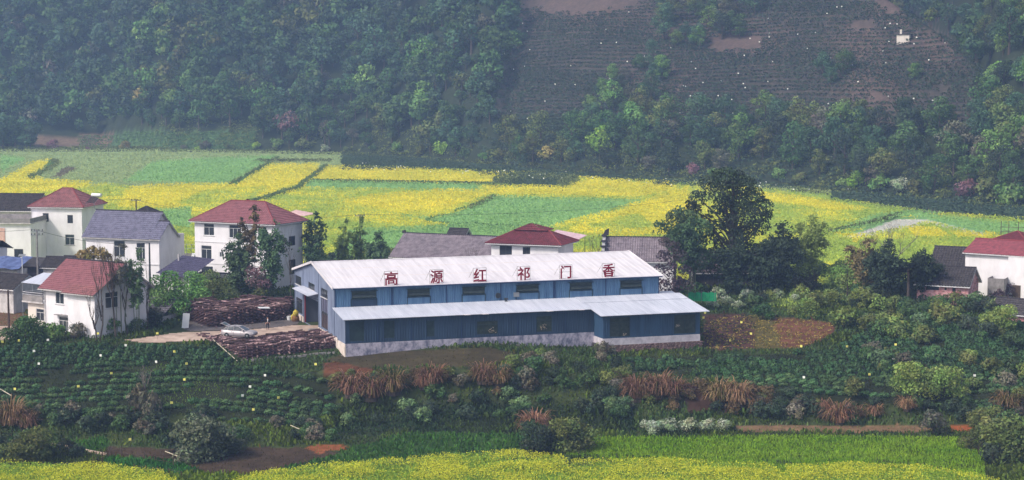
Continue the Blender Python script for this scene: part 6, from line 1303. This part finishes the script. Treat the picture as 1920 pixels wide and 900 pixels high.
def bare_tree(label, u, vbase, vtop, y, spread, seed, m=M_barkp, depth=4, r=.12, name='bare_tree'):
    b = on(u, vbase, y=y); zb = Tz(b.x, y); H = on(u, vtop, y=y).z - zb; t = thing(name, label, 'tree', (b.x, y, zb)); r2 = random.Random(seed); mb = MB(); br = MB()
    def grow(p, d, L, rad, k):
        e = p + d * L; mid = p.lerp(e, .5) + Vector((r2.uniform(-.06, .06) * L, r2.uniform(-.06, .06) * L, 0))
        (mb if k == depth else br).tube([p, mid, e], [rad, rad * .8, rad * .6], 5 if k > 2 else 3, cap=False)
        if k == 0: return
        for q in range(r2.choice((2, 3)) if k < depth else 4):
            nd_ = (d + Vector((r2.uniform(-1, 1) * spread, r2.uniform(-1, 1) * spread, r2.uniform(.1, .7)))).normalized(); grow(p.lerp(e, r2.uniform(.55, 1)), nd_, L * r2.uniform(.55, .78), rad * .55, k - 1)
    grow(Vector((0, 0, -.3)), Vector((r2.uniform(-.12, .12), 0, 1)), H * .45, r, depth)
    mb.build('trunk', m, t); br.build('branches', m, t); t.scale = (1, 1, 1); return t
bare_tree('slender bare tree leaning across the corner of the front white house', 180, 636, 540, 242.3, .55, 1, M_bark, r=.12)
bare_tree('second slender bare tree at the corner of the front white house', 186, 637, 480, 242.6, .28, 2, M_bark, r=.13)
bare_tree('tall straight bare tree in front of the right side wall', 217, 630, 455, 245, .3, 3, M_bark, r=.15)
bare_tree('bare tree between the tall bare tree and thin bamboo', 240, 628, 490, 246.5, .35, 4, M_bark, r=.12)
bare_tree('thin bare tree right of the thin dark bamboo', 275, 622, 500, 249, .3, 5, M_bark, r=.10)
bare_tree('bare spreading tree rising behind the palm clump', 1668, 560, 412, 282, .75, 6, M_barkp, depth=5, r=.16)
bare_tree('bare spreading tree left part of the palm clump', 1645, 560, 430, 283, .7, 16, M_bark, depth=5, r=.12)
bare_tree('small bare tree behind the ridge beside the grey hall', 1126, 535, 432, 296, .5, 7, M_bark, r=.1)
bare_tree('small bare tree right behind the factory ridge before the mauve roof', 893, 520, 455, 300, .5, 8, M_bark, r=.08)
bare_tree('grey twiggy bare tree on the left tea slope', 275, 800, 682, 221, .7, 9, M_barkp, depth=5, r=.13)
bare_tree('grey twiggy bush-like tree above the large tangled shrub', 385, 850, 765, 213, .9, 10, M_barkp, depth=5, r=.12)
bare_tree('small bare tree at the left end of the factory by the middle house', 545, 560, 440, 282, .35, 11, M_bark, r=.07)
bare_tree('bare twiggy tree in the green wheat corner at right', 1835, 880, 825, 207, .8, 12, M_bark, r=.06)
for k, (u, v, yy) in enumerate([(262, 735, 226), (285, 745, 225)]):
    shrub(u, v + 45, 'grey', 1.2, ('grey brushy growth around the twiggy bare tree', 'second grey brushy growth right of the twiggy bare tree')[k], sz=1.5)
# palm
b = on(1702, 575, y=274); pm = thing('palm_tree', 'fan palm with drooping fronds in the dark clump before the barn', 'palm', (b.x, 274, Tz(b.x, 274)))
mb = MB(); mb.tube([(0, 0, -.3), (.05, 0, 2.5), (0, 0, 5.4)], [.24, .2, .18], 8); mb.build('trunk', M_bark, pm)
for k in range(22):
    a = k * 2.4; el = .9 - 1.5 * (k / 22); mb = MB(); d = Vector((math.cos(a), math.sin(a), 0)); p0 = Vector((0, 0, 5.3)); p1 = p0 + d * 1.0 + Vector((0, 0, el)); mb.tube([p0, p1], .02, 4)
    for j in range(9):
        g = (j - 4) * .22; dd = (d * math.cos(g) + Vector((-d.y, d.x, 0)) * math.sin(g)); e1 = p1 + dd * .55 + Vector((0, 0, .12)); e2 = p1 + dd * 1.0 - Vector((0, 0, .35)); sd_ = Vector((-dd.y, dd.x, 0)) * .05; mb.face([p1, e1 - sd_, e2, e1 + sd_])
    mb.build('frond', LM['bamboo'], pm)
# ================================================================ LOG STACKS, CAR, PERSON, SMALL THINGS
M_log = mat('dark_log_bark', srgb(98, 70, 70), c2=srgb(50, 36, 38), scale=3, stretch=(1, 4, 4), bump=.6, objvar=.35)
M_logp = mat('pale_flecked_log', srgb(186, 152, 152), c2=srgb(84, 60, 58), scale=2.2, bump=.5, objvar=.3, lo=.4, hi=.6)
logm = []
for k in range(6):
    rr_ = random.Random(k); mb = MB(); L = rr_.uniform(.55, .8); mb.tube([(-L, 0, 0), (-L * .3, rr_.uniform(-.05, .05), rr_.uniform(-.04, .04)), (L * .3, rr_.uniform(-.05, .05), rr_.uniform(-.04, .04)), (L, 0, 0)], [rr_.uniform(.08, .12), rr_.uniform(.09, .14), rr_.uniform(.08, .13), rr_.uniform(.07, .11)], 6)
    me = mb.mesh('log'); me.materials.append(M_logp if k % 2 == 0 else M_log); logm.append(me)
def log_stack(label, poly, ztop, zbot, ang, nmax=290):
    cx = sum(p[0] for p in poly) / len(poly); cy = sum(p[1] for p in poly) / len(poly); z0 = Tz(cx, cy)
    t = thing('log_stack', label, 'log stack', (cx, cy, z0)); r2 = random.Random(len(label)); pl = [(p[0] - cx, p[1] - cy) for p in poly]
    xs = [p[0] for p in pl]; ys = [p[1] for p in pl]; top = []; ca, sa = math.cos(ang), math.sin(ang)
    # core: earthy heap inside so nothing shows through
    mb = MB(); sh = [(p[0] * .93, p[1] * .93) for p in pl]; mb.prism([(p[0], p[1], zbot(p[0] + cx, p[1] + cy) - z0 - .3) for p in sh], (0, 0, .01)); n = len(sh)
    mb = MB(); lo = [Vector((p[0], p[1], zbot(p[0] + cx, p[1] + cy) - z0 - .3)) for p in sh]; hi = [Vector((p[0], p[1], ztop(p[0] + cx, p[1] + cy) - z0 - .12)) for p in sh]
    for k in range(n): mb.face([lo[k], lo[(k + 1) % n], hi[(k + 1) % n], hi[k]])
    mb.face(hi); mb.build('core', M_log, t)
    # top logs in rows
    cand = []
    L = 1.25; W = .34; R = 14
    for i in range(-60, 61):
        for j in range(-20, 21):
            a, b = j * L + (i % 2) * .6, i * W; x, y = a * ca - b * sa + r2.uniform(-.12, .12), a * sa + b * ca
            if inpoly(np.array([x]), np.array([y]), pl)[0]: cand.append((x, y))
    cand.sort(key=lambda p: p[1])
    side = []
    for k in range(n):
        a, b = Vector((*pl[k], 0)), Vector((*pl[(k + 1) % n], 0)); nrm = Vector((b.y - a.y, -(b.x - a.x), 0)); 
        if nrm.y > .2 * nrm.length and abs(nrm.x) < nrm.length * .9: continue
        m_ = int((b - a).length / .62); 
        for q in range(m_):
            p = a.lerp(b, (q + .5) / m_); zt_, zb_ = ztop(p.x + cx, p.y + cy), zbot(p.x + cx, p.y + cy); z = zb_ - .1; row = 0
            while z < zt_ - .05: side.append((p.x, p.y, z - z0, math.atan2(b.y - a.y, b.x - a.x) + (PI / 2 if (row + q) % 2 else 0) + r2.uniform(-.2, .2))); z += .2; row += 1
    pieces = [(x, y, ztop(x + cx, y + cy) - z0 + r2.uniform(-.10, .26), ang + r2.uniform(-.45, .45)) for x, y in cand] 
    r2.shuffle(side); allp = pieces[:nmax - 90] + side[:90]; rest = pieces[nmax - 90:] + side[90:]
    for x, y, z, a in allp: obj('log', r2.choice(logm), t, None, (x, y, z), (r2.uniform(-.2, .2), r2.uniform(-.15, .15), a))
    mb = MB()
    for x, y, z, a in rest:
        d = Vector((math.cos(a), math.sin(a), r2.uniform(-.12, .12))) * r2.uniform(.45, .7); p = Vector((x, y, z)); mb.tube([p - d, p + d], r2.uniform(.08, .12), 5)
    o = mb.build('packed_logs', M_log, t); o['kind'] = 'stuff'
    return t
A1 = [(-40.6, 246.2), (-33.3, 236.3), (-22.6, 239.4), (-24.6, 247.8), (-30, 247.3), (-33.2, 243.0), (-38.0, 243.2)]
log_stack('low wide stack of dark logs in front of the parked car and factory gable', A1, lambda x, y: -.12 + .50 * min(1, max(0, (x + 33.3) / 11)) + (.25 if x < -36 else 0), lambda x, y: min(Tz(x, y), -.9 if x > -38 else -.3), TH + .15)
A2 = [(-44.4, 261.5), (-39.8, 252.8), (-36.5, 255.2), (-31.3, 260.5), (-31.2, 268.5), (-38, 268)]
log_stack('tall stack of dark logs behind the parked car', A2, lambda x, y: 2.0 + .25 * math.sin(x) + .15 * math.sin(y * 1.7), lambda x, y: 0.0, .25)
o = MB(); o.box(-.75, .75, -.5, .5, -.02, .03); p = on(495, 577, z=2.25); q = o.build('white_sheet', M_pvc, None, loc=p, rot=(.05, .04, .3)); tag(q, 'white sheet lying on top of the tall log stack', 'sheet')
o = MB(); o.box(-.45, .45, -.03, .03, 0, 2.0); p = on(347, 616); q = o.build('white_board', M_pvc, None, loc=p, rot=(-.12, .12, .25)); tag(q, 'white board leaning upright at the left end of the tall log stack', 'board')
for k in range(7):
    p = on(random.uniform(500, 545), random.uniform(566, 588), y=random.uniform(263, 268)); o = MB(); o.box(-random.uniform(.8, 1.5), .9, -.07, .07, -.03, .03)
    q = o.build('plank', M_concrete if k % 2 else M_wood, None, loc=(p.x, p.y, random.uniform(.2, 1.4)), rot=(random.uniform(-.2, .2), random.uniform(-.5, .5), random.uniform(-1, 1))); tag(q, 'loose board in the heap between the tall log stack and factory', 'plank', 'boards heaped by the factory back corner')
# low retaining edge under the front stack
def edge(name, label, a, b, m, h=.25, w=.25):
    A_, B_ = on(*a), on(*b); mb = MB(); n = 10; d = (B_ - A_); s_ = Vector((-d.y, d.x, 0)).normalized() * w
    P0 = [A_.lerp(B_, k / n) for k in range(n + 1)]
    for p in P0: p.z = Tz(p.x, p.y)
    for k in range(n):
        for (u0, u1) in ((0, 1),): 
            a0, a1 = P0[k], P0[k + 1]; H_ = Vector((0, 0, h)); D_ = Vector((0, 0, -.2)); mb.face([a0 + D_, a1 + D_, a1 + H_, a0 + H_]); mb.face([a0 + H_, a1 + H_, a1 + H_ + s_, a0 + H_ + s_]); mb.face([a0 + D_ + s_, a0 + H_ + s_, a1 + H_ + s_, a1 + D_ + s_])
    o = mb.build(name, m); tag(o, label, 'kerb'); return o
edge('concrete_edge', 'thin concrete edge running from the front log stack towards the factory corner', (452, 680), (628, 664), M_concrete)
edge('concrete_edge', 'pale concrete kerb along the foot of the factory plinth', (640, 668), (1000, 650), M_concrete, .12)
edge('ditch_lip', 'pale concrete ditch lip crossing the lower left corner', (18, 818), (198, 855), M_conc, .2, .3)
# ---------------------------------------------------------------- car
M_car = mat('silver_grey_car_paint', srgb(176, 168, 172), rough=.42, metal=.25, spec=.5); M_tyre = mat('tyre_rubber', (.02, .02, .02), rough=.8); M_rim = mat('alloy_rim', (.45, .45, .47), rough=.3, metal=.9)
M_lens = mat('headlight_lens', (.7, .7, .72), rough=.15); M_tail = mat('tail_light_red', (.35, .02, .02), rough=.2)
pc_ = on(449, 633, z=0); car = thing('car', 'silver-grey hatchback parked by the log stacks with its tailgate open', 'car', (pc_.x, pc_.y, .06), math.radians(-14))
# side profile stations x, with lower/upper heights and half widths
st = [(-2.28, .45, .78, .62), (-2.2, .32, .98, .80), (-1.7, .26, 1.02, .90), (-.9, .24, .98, .92), (0, .22, .96, .92), (.9, .22, .94, .92), (1.5, .24, .90, .90), (2.0, .28, .80, .82), (2.25, .36, .66, .62)]
mb = MB(); ring = []
for x, zl, zu, hw in st:
    i = len(mb.v); prof = [(-hw * .9, zl), (-hw, zl + .15), (-hw, (zl + zu) / 2), (-hw * .95, zu - .04), (-hw * .7, zu), (hw * .7, zu), (hw * .95, zu - .04), (hw, (zl + zu) / 2), (hw, zl + .15), (hw * .9, zl)]
    mb.v += [(x, a, b) for a, b in prof]; ring.append(i)
for a, b in zip(ring, ring[1:]):
    for k in range(10): mb.f.append((a + k, a + (k + 1) % 10, b + (k + 1) % 10, b + k))
mb.f.append(tuple(ring[0] + k for k in range(10))[::-1]); mb.f.append(tuple(ring[-1] + k for k in range(10)))
bd = mb.build('body', M_car, car, smooth=True)
gh = [(-1.95, 1.0, 1.02, .78, .76), (-1.35, 1.0, 1.40, .80, .62), (-.5, .98, 1.47, .82, .64), (.2, .97, 1.42, .82, .62), (1.15, .93, .97, .80, .74)]
mb = MB(); ring = []
for x, zl, zu, h0, h1 in gh:
    ring.append(len(mb.v)); mb.v += [(x, -h0, zl - .03), (x, -h1, zu), (x, h1, zu), (x, h0, zl - .03)]
for a, b in zip(ring, ring[1:]):
    for k in range(3): mb.f.append((a + k, a + k + 1, b + k + 1, b + k))
mb.f.append(tuple(ring[0] + k for k in range(4))[::-1]); mb.build('cabin_glass', M_glass, car)
mb = MB()
mb.prism([(-1.38, -.63, 1.405), (-.5, -.65, 1.475), (.2, -.63, 1.425), (.2, .63, 1.425), (-.5, .65, 1.475), (-1.38, .63, 1.405)], (0, 0, .025)); mb.build('roof', M_car, car)
for s__ in (-1, 1):
    for a, b in (((-1.35, .63 * s__, 1.41), (-1.95, .77 * s__, 1.0)), ((-.45, .655 * s__, 1.46), (-.42, .83 * s__, .97)), ((.2, .635 * s__, 1.42), (1.15, .80 * s__, .95)), ((-1.2, .65 * s__, 1.40), (-1.25, .82 * s__, 1.0))): mb = MB(); mb.tube([a, b], .03, 5); mb.build('pillar', M_car, car)
    mb = MB(); mb.box(.72, .92, s__ * .98 - .1, s__ * .98 + .1, .98, 1.12); mb.build('mirror', M_car, car)
    mb = MB(); mb.box(2.02, 2.16, s__ * .62 - .12, s__ * .62 + .12, .62, .74); mb.build('headlight', M_lens, car)
    mb = MB(); mb.box(-2.29, -2.2, s__ * .62 - .14, s__ * .62 + .14, .74, .92); mb.build('tail_light', M_tail, car)
    for x in (-1.38, 1.38):
        mb = MB(); mb.lathe([(.20, -.11), (.30, -.115), (.335, -.08), (.335, .08), (.30, .115), (.20, .11)], (x, s__ * .82, .335), 18, 'y'); wh = mb.build('wheel', M_tyre, car, smooth=False)
        mb = MB(); mb.lathe([(.05, s__ * .12), (.20, s__ * .10), (.2, s__ * .06)], (x, s__ * .82, .335), 10, 'y'); mb.build('rim', M_rim, wh)
    mb = MB(); 
    for x in (-.43, .55): mb.box(x, x + .012, s__ * .925 - .006, s__ * .925 + .006, .35, .93)
    mb.box(-.8, -.6, s__ * .935 - .012, s__ * .935 + .012, .80, .83); mb.build('door_seam', M_darkfr, car)
mb = MB(); mb.prism([(-1.45, -.6, 1.42), (-1.45, .6, 1.42), (-2.25, .62, 1.80), (-2.42, .55, 1.72), (-2.42, -.55, 1.72), (-2.25, -.62, 1.80)], (.02, 0, .05)); tg = mb.build('tailgate', M_car, car)
mb = MB(); mb.prism([(-1.6, -.48, 1.54), (-1.6, .48, 1.54), (-2.15, .48, 1.81), (-2.15, -.48, 1.81)], (.0, 0, .012)); mb.build('rear_window', M_glass2, tg)
mb = MB(); mb.box(-2.2, -1.9, -.55, .55, .70, 1.0); mb.build('boot_opening', M_darkfr, car)
# ---------------------------------------------------------------- person
def person(label, loc, rz):
    t = thing('person', label, 'person', loc, rz)
    M_skin = mat('skin', srgb(190, 140, 116), rough=.6); M_suit = mat('dark_jacket', srgb(40, 38, 44), c2=srgb(28, 26, 32), scale=8); M_shirt = mat('white_shirt', srgb(225, 222, 225)); M_hair = mat('black_hair', (.015, .012, .012), rough=.6)
    def skin(name, verts, edges, rad, m, sub=1):
        me = bpy.data.meshes.new(name); me.from_pydata(verts, edges, []); o = obj(name, me, t); sk = o.modifiers.new('skin', 'SKIN'); me.skin_vertices[0].data[0].use_root = True
        for v, r in zip(me.skin_vertices[0].data, rad): v.radius = (r, r) if not hasattr(r, '__len__') else r
        o.modifiers.new('sub', 'SUBSURF').levels = sub; o.modifiers['sub'].render_levels = sub
        dg = bpy.context.evaluated_depsgraph_get(); m2 = bpy.data.meshes.new_from_object(o.evaluated_get(dg)); o.modifiers.clear(); o.data = m2; m2.materials.clear(); m2.materials.append(m); return o
    # pelvis root, spine, neck, head, arms with hands, legs with feet
    Vv = [(0, 0, .92), (0, 0, 1.12), (0, 0, 1.34), (0, -.01, 1.46), (0, -.02, 1.53), (0, -.02, 1.63)]; Ee = [(0, 1), (1, 2), (2, 3), (3, 4), (4, 5)]; Rr = [.10, .09, .10, .05, .075, .09]
    for s in (-1, 1):
        b = len(Vv); Vv += [(s * .17, 0, 1.38), (s * .25, .02, 1.12), (s * .26, -.06, .88), (s * .26, -.09, .80)]; Ee += [(2, b), (b, b + 1), (b + 1, b + 2), (b + 2, b + 3)]; Rr += [.042, .036, .03, (.032, .018)]
        for j, (dx, ln) in enumerate(((-.03, .075), (-.01, .085), (.01, .08), (.028, .062))): k = len(Vv); Vv += [(s * .26 + dx, -.105, .765), (s * .26 + dx, -.10, .765 - ln)]; Ee += [(b + 3, k), (k, k + 1)]; Rr += [.009, .007]
        k = len(Vv); Vv += [(s * .23, -.125, .80)]; Ee += [(b + 2, k)]; Rr += [.010]
        b = len(Vv); Vv += [(s * .09, 0, .88), (s * .11, -.01 - .03 * s, .50), (s * .12, .03, .10), (s * .13, -.12, .04)]; Ee += [(0, b), (b, b + 1), (b + 1, b + 2), (b + 2, b + 3)]; Rr += [.07, .05, .036, .034]
    skin('body', Vv, Ee, Rr, M_skin, 2)
    skin('trousers', [(0, 0, .96), (.09, 0, .86), (.11, -.02, .5), (.12, .02, .1), (-.09, 0, .86), (-.11, .02, .5), (-.12, .03, .1)], [(0, 1), (1, 2), (2, 3), (0, 4), (4, 5), (5, 6)], [.145, .108, .078, .062, .108, .078, .062], M_suit, 2)
    skin('jacket', [(0, 0, .92), (0, 0, 1.14), (0, 0, 1.36), (.18, 0, 1.385), (.255, .02, 1.12), (.265, -.05, .90), (-.18, 0, 1.385), (-.255, .02, 1.12), (-.265, -.05, .90)], [(0, 1), (1, 2), (2, 3), (3, 4), (4, 5), (2, 6), (6, 7), (7, 8)], [(.165, .13), (.155, .125), (.165, .12), .072, .058, .048, .072, .058, .048], M_suit, 2)
    mb = MB(); mb.prism([(-.03, -.125, 1.05), (.03, -.125, 1.05), (.055, -.13, 1.36), (.03, -.12, 1.46), (-.03, -.12, 1.46), (-.055, -.13, 1.36)], (0, -.025, 0)); mb.build('shirt_front', M_shirt, t)
    for s in (-1, 1): mb = MB(); mb.lathe([(.045, 0), (.055, .05), (.04, .09)], (s * .125, 0, 0), 8); mb.box(s * .125 - .045, s * .125 + .045, -.19, .05, 0, .06); mb.build('shoe', M_darkfr, t)
    mb = MB(); mb.lathe([(.085, 1.62), (.098, 1.66), (.092, 1.70), (.05, 1.735)], (0, .005, 0), 12); mb.build('hair', M_hair, t)
    mb = MB(); mb.prism([(-.012, -.10, 1.60), (.012, -.10, 1.60), (0, -.105, 1.64)], (0, -.025, 0)); mb.build('nose', M_skin, t)
    for s in (-1, 1): mb = MB(); mb.box(s * .035 - .012, s * .035 + .012, -.107, -.098, 1.64, 1.652); mb.build('eye', M_hair, t); mb = MB(); mb.box(s * .088 - .01, s * .088 + .01, -.03, .01, 1.60, 1.66); mb.build('ear', M_skin, t)
    mb = MB(); mb.box(-.025, .025, -.104, -.096, 1.572, 1.58); mb.build('mouth', M_tail, t)
    return t
pp = on(608, 618, z=0); 
pp = on(607, 619, z=0)
person('person in a dark jacket and white shirt standing between the log stacks', (on(502, 619, z=0).x, on(502, 619, z=0).y, .07), .15)
# ---------------------------------------------------------------- things beside the entrance
def at_fac(s, t, z=0): p = FO + FE * s + FN * t; return Vector((p.x, p.y, z))
mb = MB(); mb.lathe([(.26, 0), (.33, .5), (.36, .56), (.34, .58), (.30, .54), (.24, .04)], n=14); o = mb.build('bucket', M_pvc, None, loc=at_fac(-1.5, 20.3)); tag(o, 'white plastic bucket beside the yellow sacks near the factory entrance', 'bucket')
M_ysack = mat('yellow_woven_sack', srgb(206, 190, 70), c2=srgb(150, 130, 60), scale=4, bump=.5); M_bsack = mat('ochre_brown_sack', srgb(140, 98, 52), c2=srgb(96, 66, 40), scale=4, bump=.5)
for s, t, z, m, lab, sc in ((-1.0, 18.6, 0, M_bsack, 'ochre brown sack standing on the ground near the factory entrance', 1.15), (-1.0, 18.4, .85, M_ysack, 'yellow sack lying on top of the ochre sack near the entrance', .85), (-.9, 20.0, 0, M_ysack, 'yellow sack standing against the white plinth by the entrance', 1.0)):
    mb = MB(); mb.lathe([(.28, 0), (.42, .12), (.46, .45), (.40, .75), (.18, .88), (.1, .98), (.16, 1.02)], n=12); mb.v = [(x * sc * (1 + .08 * math.sin(7 * zz_)), y * sc * .8, zz_ * sc) for x, y, zz_ in mb.v]; o = mb.build('sack', m, None, smooth=True, loc=at_fac(s, t, z)); tag(o, lab, 'sack')
mb = MB(); mb.box(-.6, .6, -.35, .35, 0, .28); o = mb.build('doorstep', M_concrete, None, loc=at_fac(-.75, 9.2, 0.0), rot=(0, 0, TH)); tag(o, 'concrete step at the near side of the factory entrance', 'step')
mb = MB(); mb.box(-.5, .5, -.35, .35, 0, .25); o = mb.build('roof_scrap', M_trim, None, loc=on(592, 545, y=259) if False else at_fac(44.5, 1.4, 4.25)); tag(o, 'pale box standing behind the right end of the lean-to roof', 'box')
# flower pots by the annex: two yellow lanterns/traps on a stick
# green net fence
gn = thing('net_fence', 'bright green net fence behind the right end of the annex roof', 'fence', on(1290, 562, y=271), -.02); M_net = mat('green_netting', srgb(30, 170, 110), c2=srgb(20, 120, 80), scale=9)
for k in range(5): mb = MB(); mb.tube([(k * .95, 0, -.4), (k * .95, 0, 1.25)], .03, 4); mb.build('post', M_galv, gn)
mb = MB()
for k in range(16): a = k * .25; mb.face([(a, .03 * math.sin(k), 0 - .2), (a + .24, .03 * math.sin(k + 1), -.2), (a + .24, .03 * math.sin(k + 1), 1.05 + .08 * math.sin(k * 1.7)), (a, .03 * math.sin(k), 1.05 + .08 * math.sin(k * 1.7 - 1.7))])
mb.build('net', M_net, gn)
# field fence at lower left
def fence(label, pts, h=1.0):
    P = [on(*p) for p in pts]; t = thing('post_fence', label, 'fence', P[0]); L = [p - P[0] for p in P]
    for p in L: mb = MB(); mb.tube([p + Vector((0, 0, -.3)), p + Vector((random.uniform(-.06, .06), 0, h * random.uniform(.85, 1.15)))], .055, 6); mb.build('post', M_wood, t)
    for a, b in zip(L, L[1:]):
        for z_ in (.4, .8): mb = MB(); mb.tube([a + Vector((0, -.05, z_ * h)), a.lerp(b, .5) + Vector((0, -.05, z_ * h - .06)), b + Vector((0, -.05, z_ * h))], .02, 4); mb.build('rail', M_wood, t)
fence('rustic post fence around the soil patch at lower left', [(175, 872), (192, 866), (202, 860), (208, 852), (228, 855), (248, 858), (270, 864), (290, 868), (308, 871), (325, 874)])
fence('low wire fence along the edge of the yellow field at lower left', [(252, 884), (273, 886), (296, 890), (318, 892), (340, 896)], .8)
M_pole = mat('pale_bamboo_pole', srgb(190, 180, 160))
for a, b, lab in (((0, 738), (22, 748), 'pale pole sticking in from the left edge above the russet clump'), ((545, 806), (590, 824), 'pale pole lying on the dark bank left of the factory'), ((400, 645), (445, 682), 'pale pole leaning on the left side of the front log stack'), ((310, 855), (345, 866), 'pale pole lying by the grey tangled shrub')):
    A_, B_ = on(*a), on(*b); mb = MB(); mb.tube([A_ + Vector((0, 0, .5)), B_ + Vector((0, 0, .35))], .05, 6); o = mb.build('pole', M_pole); tag(o, lab, 'pole')
# ---------------------------------------------------------------- yellow insect traps
M_trapy = mat('yellow_trap_card', srgb(240, 232, 120), rough=.6); M_trapw = mat('white_trap_card', srgb(240, 240, 232), rough=.6)
stick = MB(); stick.tube([(0, 0, -.2), (0, 0, 1.1)], .018, 4); stick_me = stick.mesh('stick'); stick_me.materials.append(M_wood)
cards = []
for m in (M_trapy, M_trapw): mb = MB(); mb.box(-.17, .17, -.012, .012, .85, 1.17); me = mb.mesh('card'); me.materials.append(m); cards.append(me)
def trap(u, v, w, label, group, s=1.0):
    P = on(u, v + 12 * s); t = thing('insect_trap', label, 'insect trap', P, random.uniform(-.6, .6), group); t.scale = (s, s, s); obj('card', cards[w], t); obj('stick', stick_me, t)
near_t = [(5, 644, 0), (36, 641, 0), (184, 628, 0), (295, 628, 0), (64, 661, 1), (73, 685, 1), (28, 733, 0), (147, 728, 0), (189, 670, 1), (209, 704, 0), (236, 651, 1), (327, 663, 0), (350, 686, 0), (346, 716, 0), (322, 761, 0), (244, 828, 0), (293, 682, 1), (380, 778, 0), (475, 772, 0), (522, 750, 0), (592, 687, 0), (497, 708, 1), (469, 728, 1), (1390, 606, 0), (1408, 628, 0), (1369, 641, 0), (1502, 652, 0), (1588, 652, 0), (1679, 648, 0), (1741, 667, 0), (1808, 672, 1), (1507, 711, 1), (1630, 705, 0), (1597, 719, 0), (1721, 704, 1), (1827, 707, 1), (1852, 584, 0), (1897, 591, 0), (1322, 588, 0), (1319, 597, 0), (90, 640, 1), (455, 745, 1), (1675, 675, 1)]
wh = lambda u, v: ('beside the white house' if u < 330 and v < 660 else 'on the left tea slope' if u < 640 else 'on the red soil plot' if u < 1480 and v < 660 else 'on the right tea slope' if v > 640 else 'near the stone barn')
seen_ = {}
for u, v, w in near_t:
    base = '%s insect trap card on a stick %s' % ('yellow' if w == 0 else 'whitish', wh(u, v)); k_ = seen_.get(base, 0); seen_[base] = k_ + 1
    trap(u, v, w, base, 'insect traps on the near slopes', .85)
r2 = np.random.default_rng(5); far = 0
while far < 125:
    if far < 85: u, v = r2.uniform(945, 1840), r2.uniform(5, 215)
    else: u, v = r2.uniform(680, 1700), r2.uniform(296, 352)
    if far < 85 and (inpoly(np.array([u]), np.array([v]), [(x, y + 10) for x, y in BELT_TOP])[0] or (1225 < u < 1440 and v < 60)): continue
    if far >= 85 and not (296 + (u - 680) * .052 < v < 312 + (u - 680) * .052): continue
    trap(u, v, 1, 'tiny white insect trap card among the tea rows of the far hill' if far < 85 else 'tiny white insect trap card in the dark tea strip behind the fields', 'insect traps on the far tea hill' if far < 85 else 'insect traps in the far tea strip', 1.15 if far < 85 else 1.0); far += 1
# ================================================================ AIR
hb = MB(); hb.box(-420, 560, -30, 1560, -10, 395); 
hm = bpy.data.materials.new('pale_air'); hm.use_nodes = True; _t = hm.node_tree; _t.nodes.clear()
_o = _t.nodes.new('ShaderNodeOutputMaterial'); _p = _t.nodes.new('ShaderNodeVolumePrincipled')
_p.inputs['Density'].default_value = HAZE; _p.inputs['Color'].default_value = (.40, .57, 1, 1); _p.inputs['Anisotropy'].default_value = 0
_t.links.new(_p.outputs[0], _o.inputs['Volume'])
ho = hb.build('haze', hm); ho['kind'] = 'stuff'
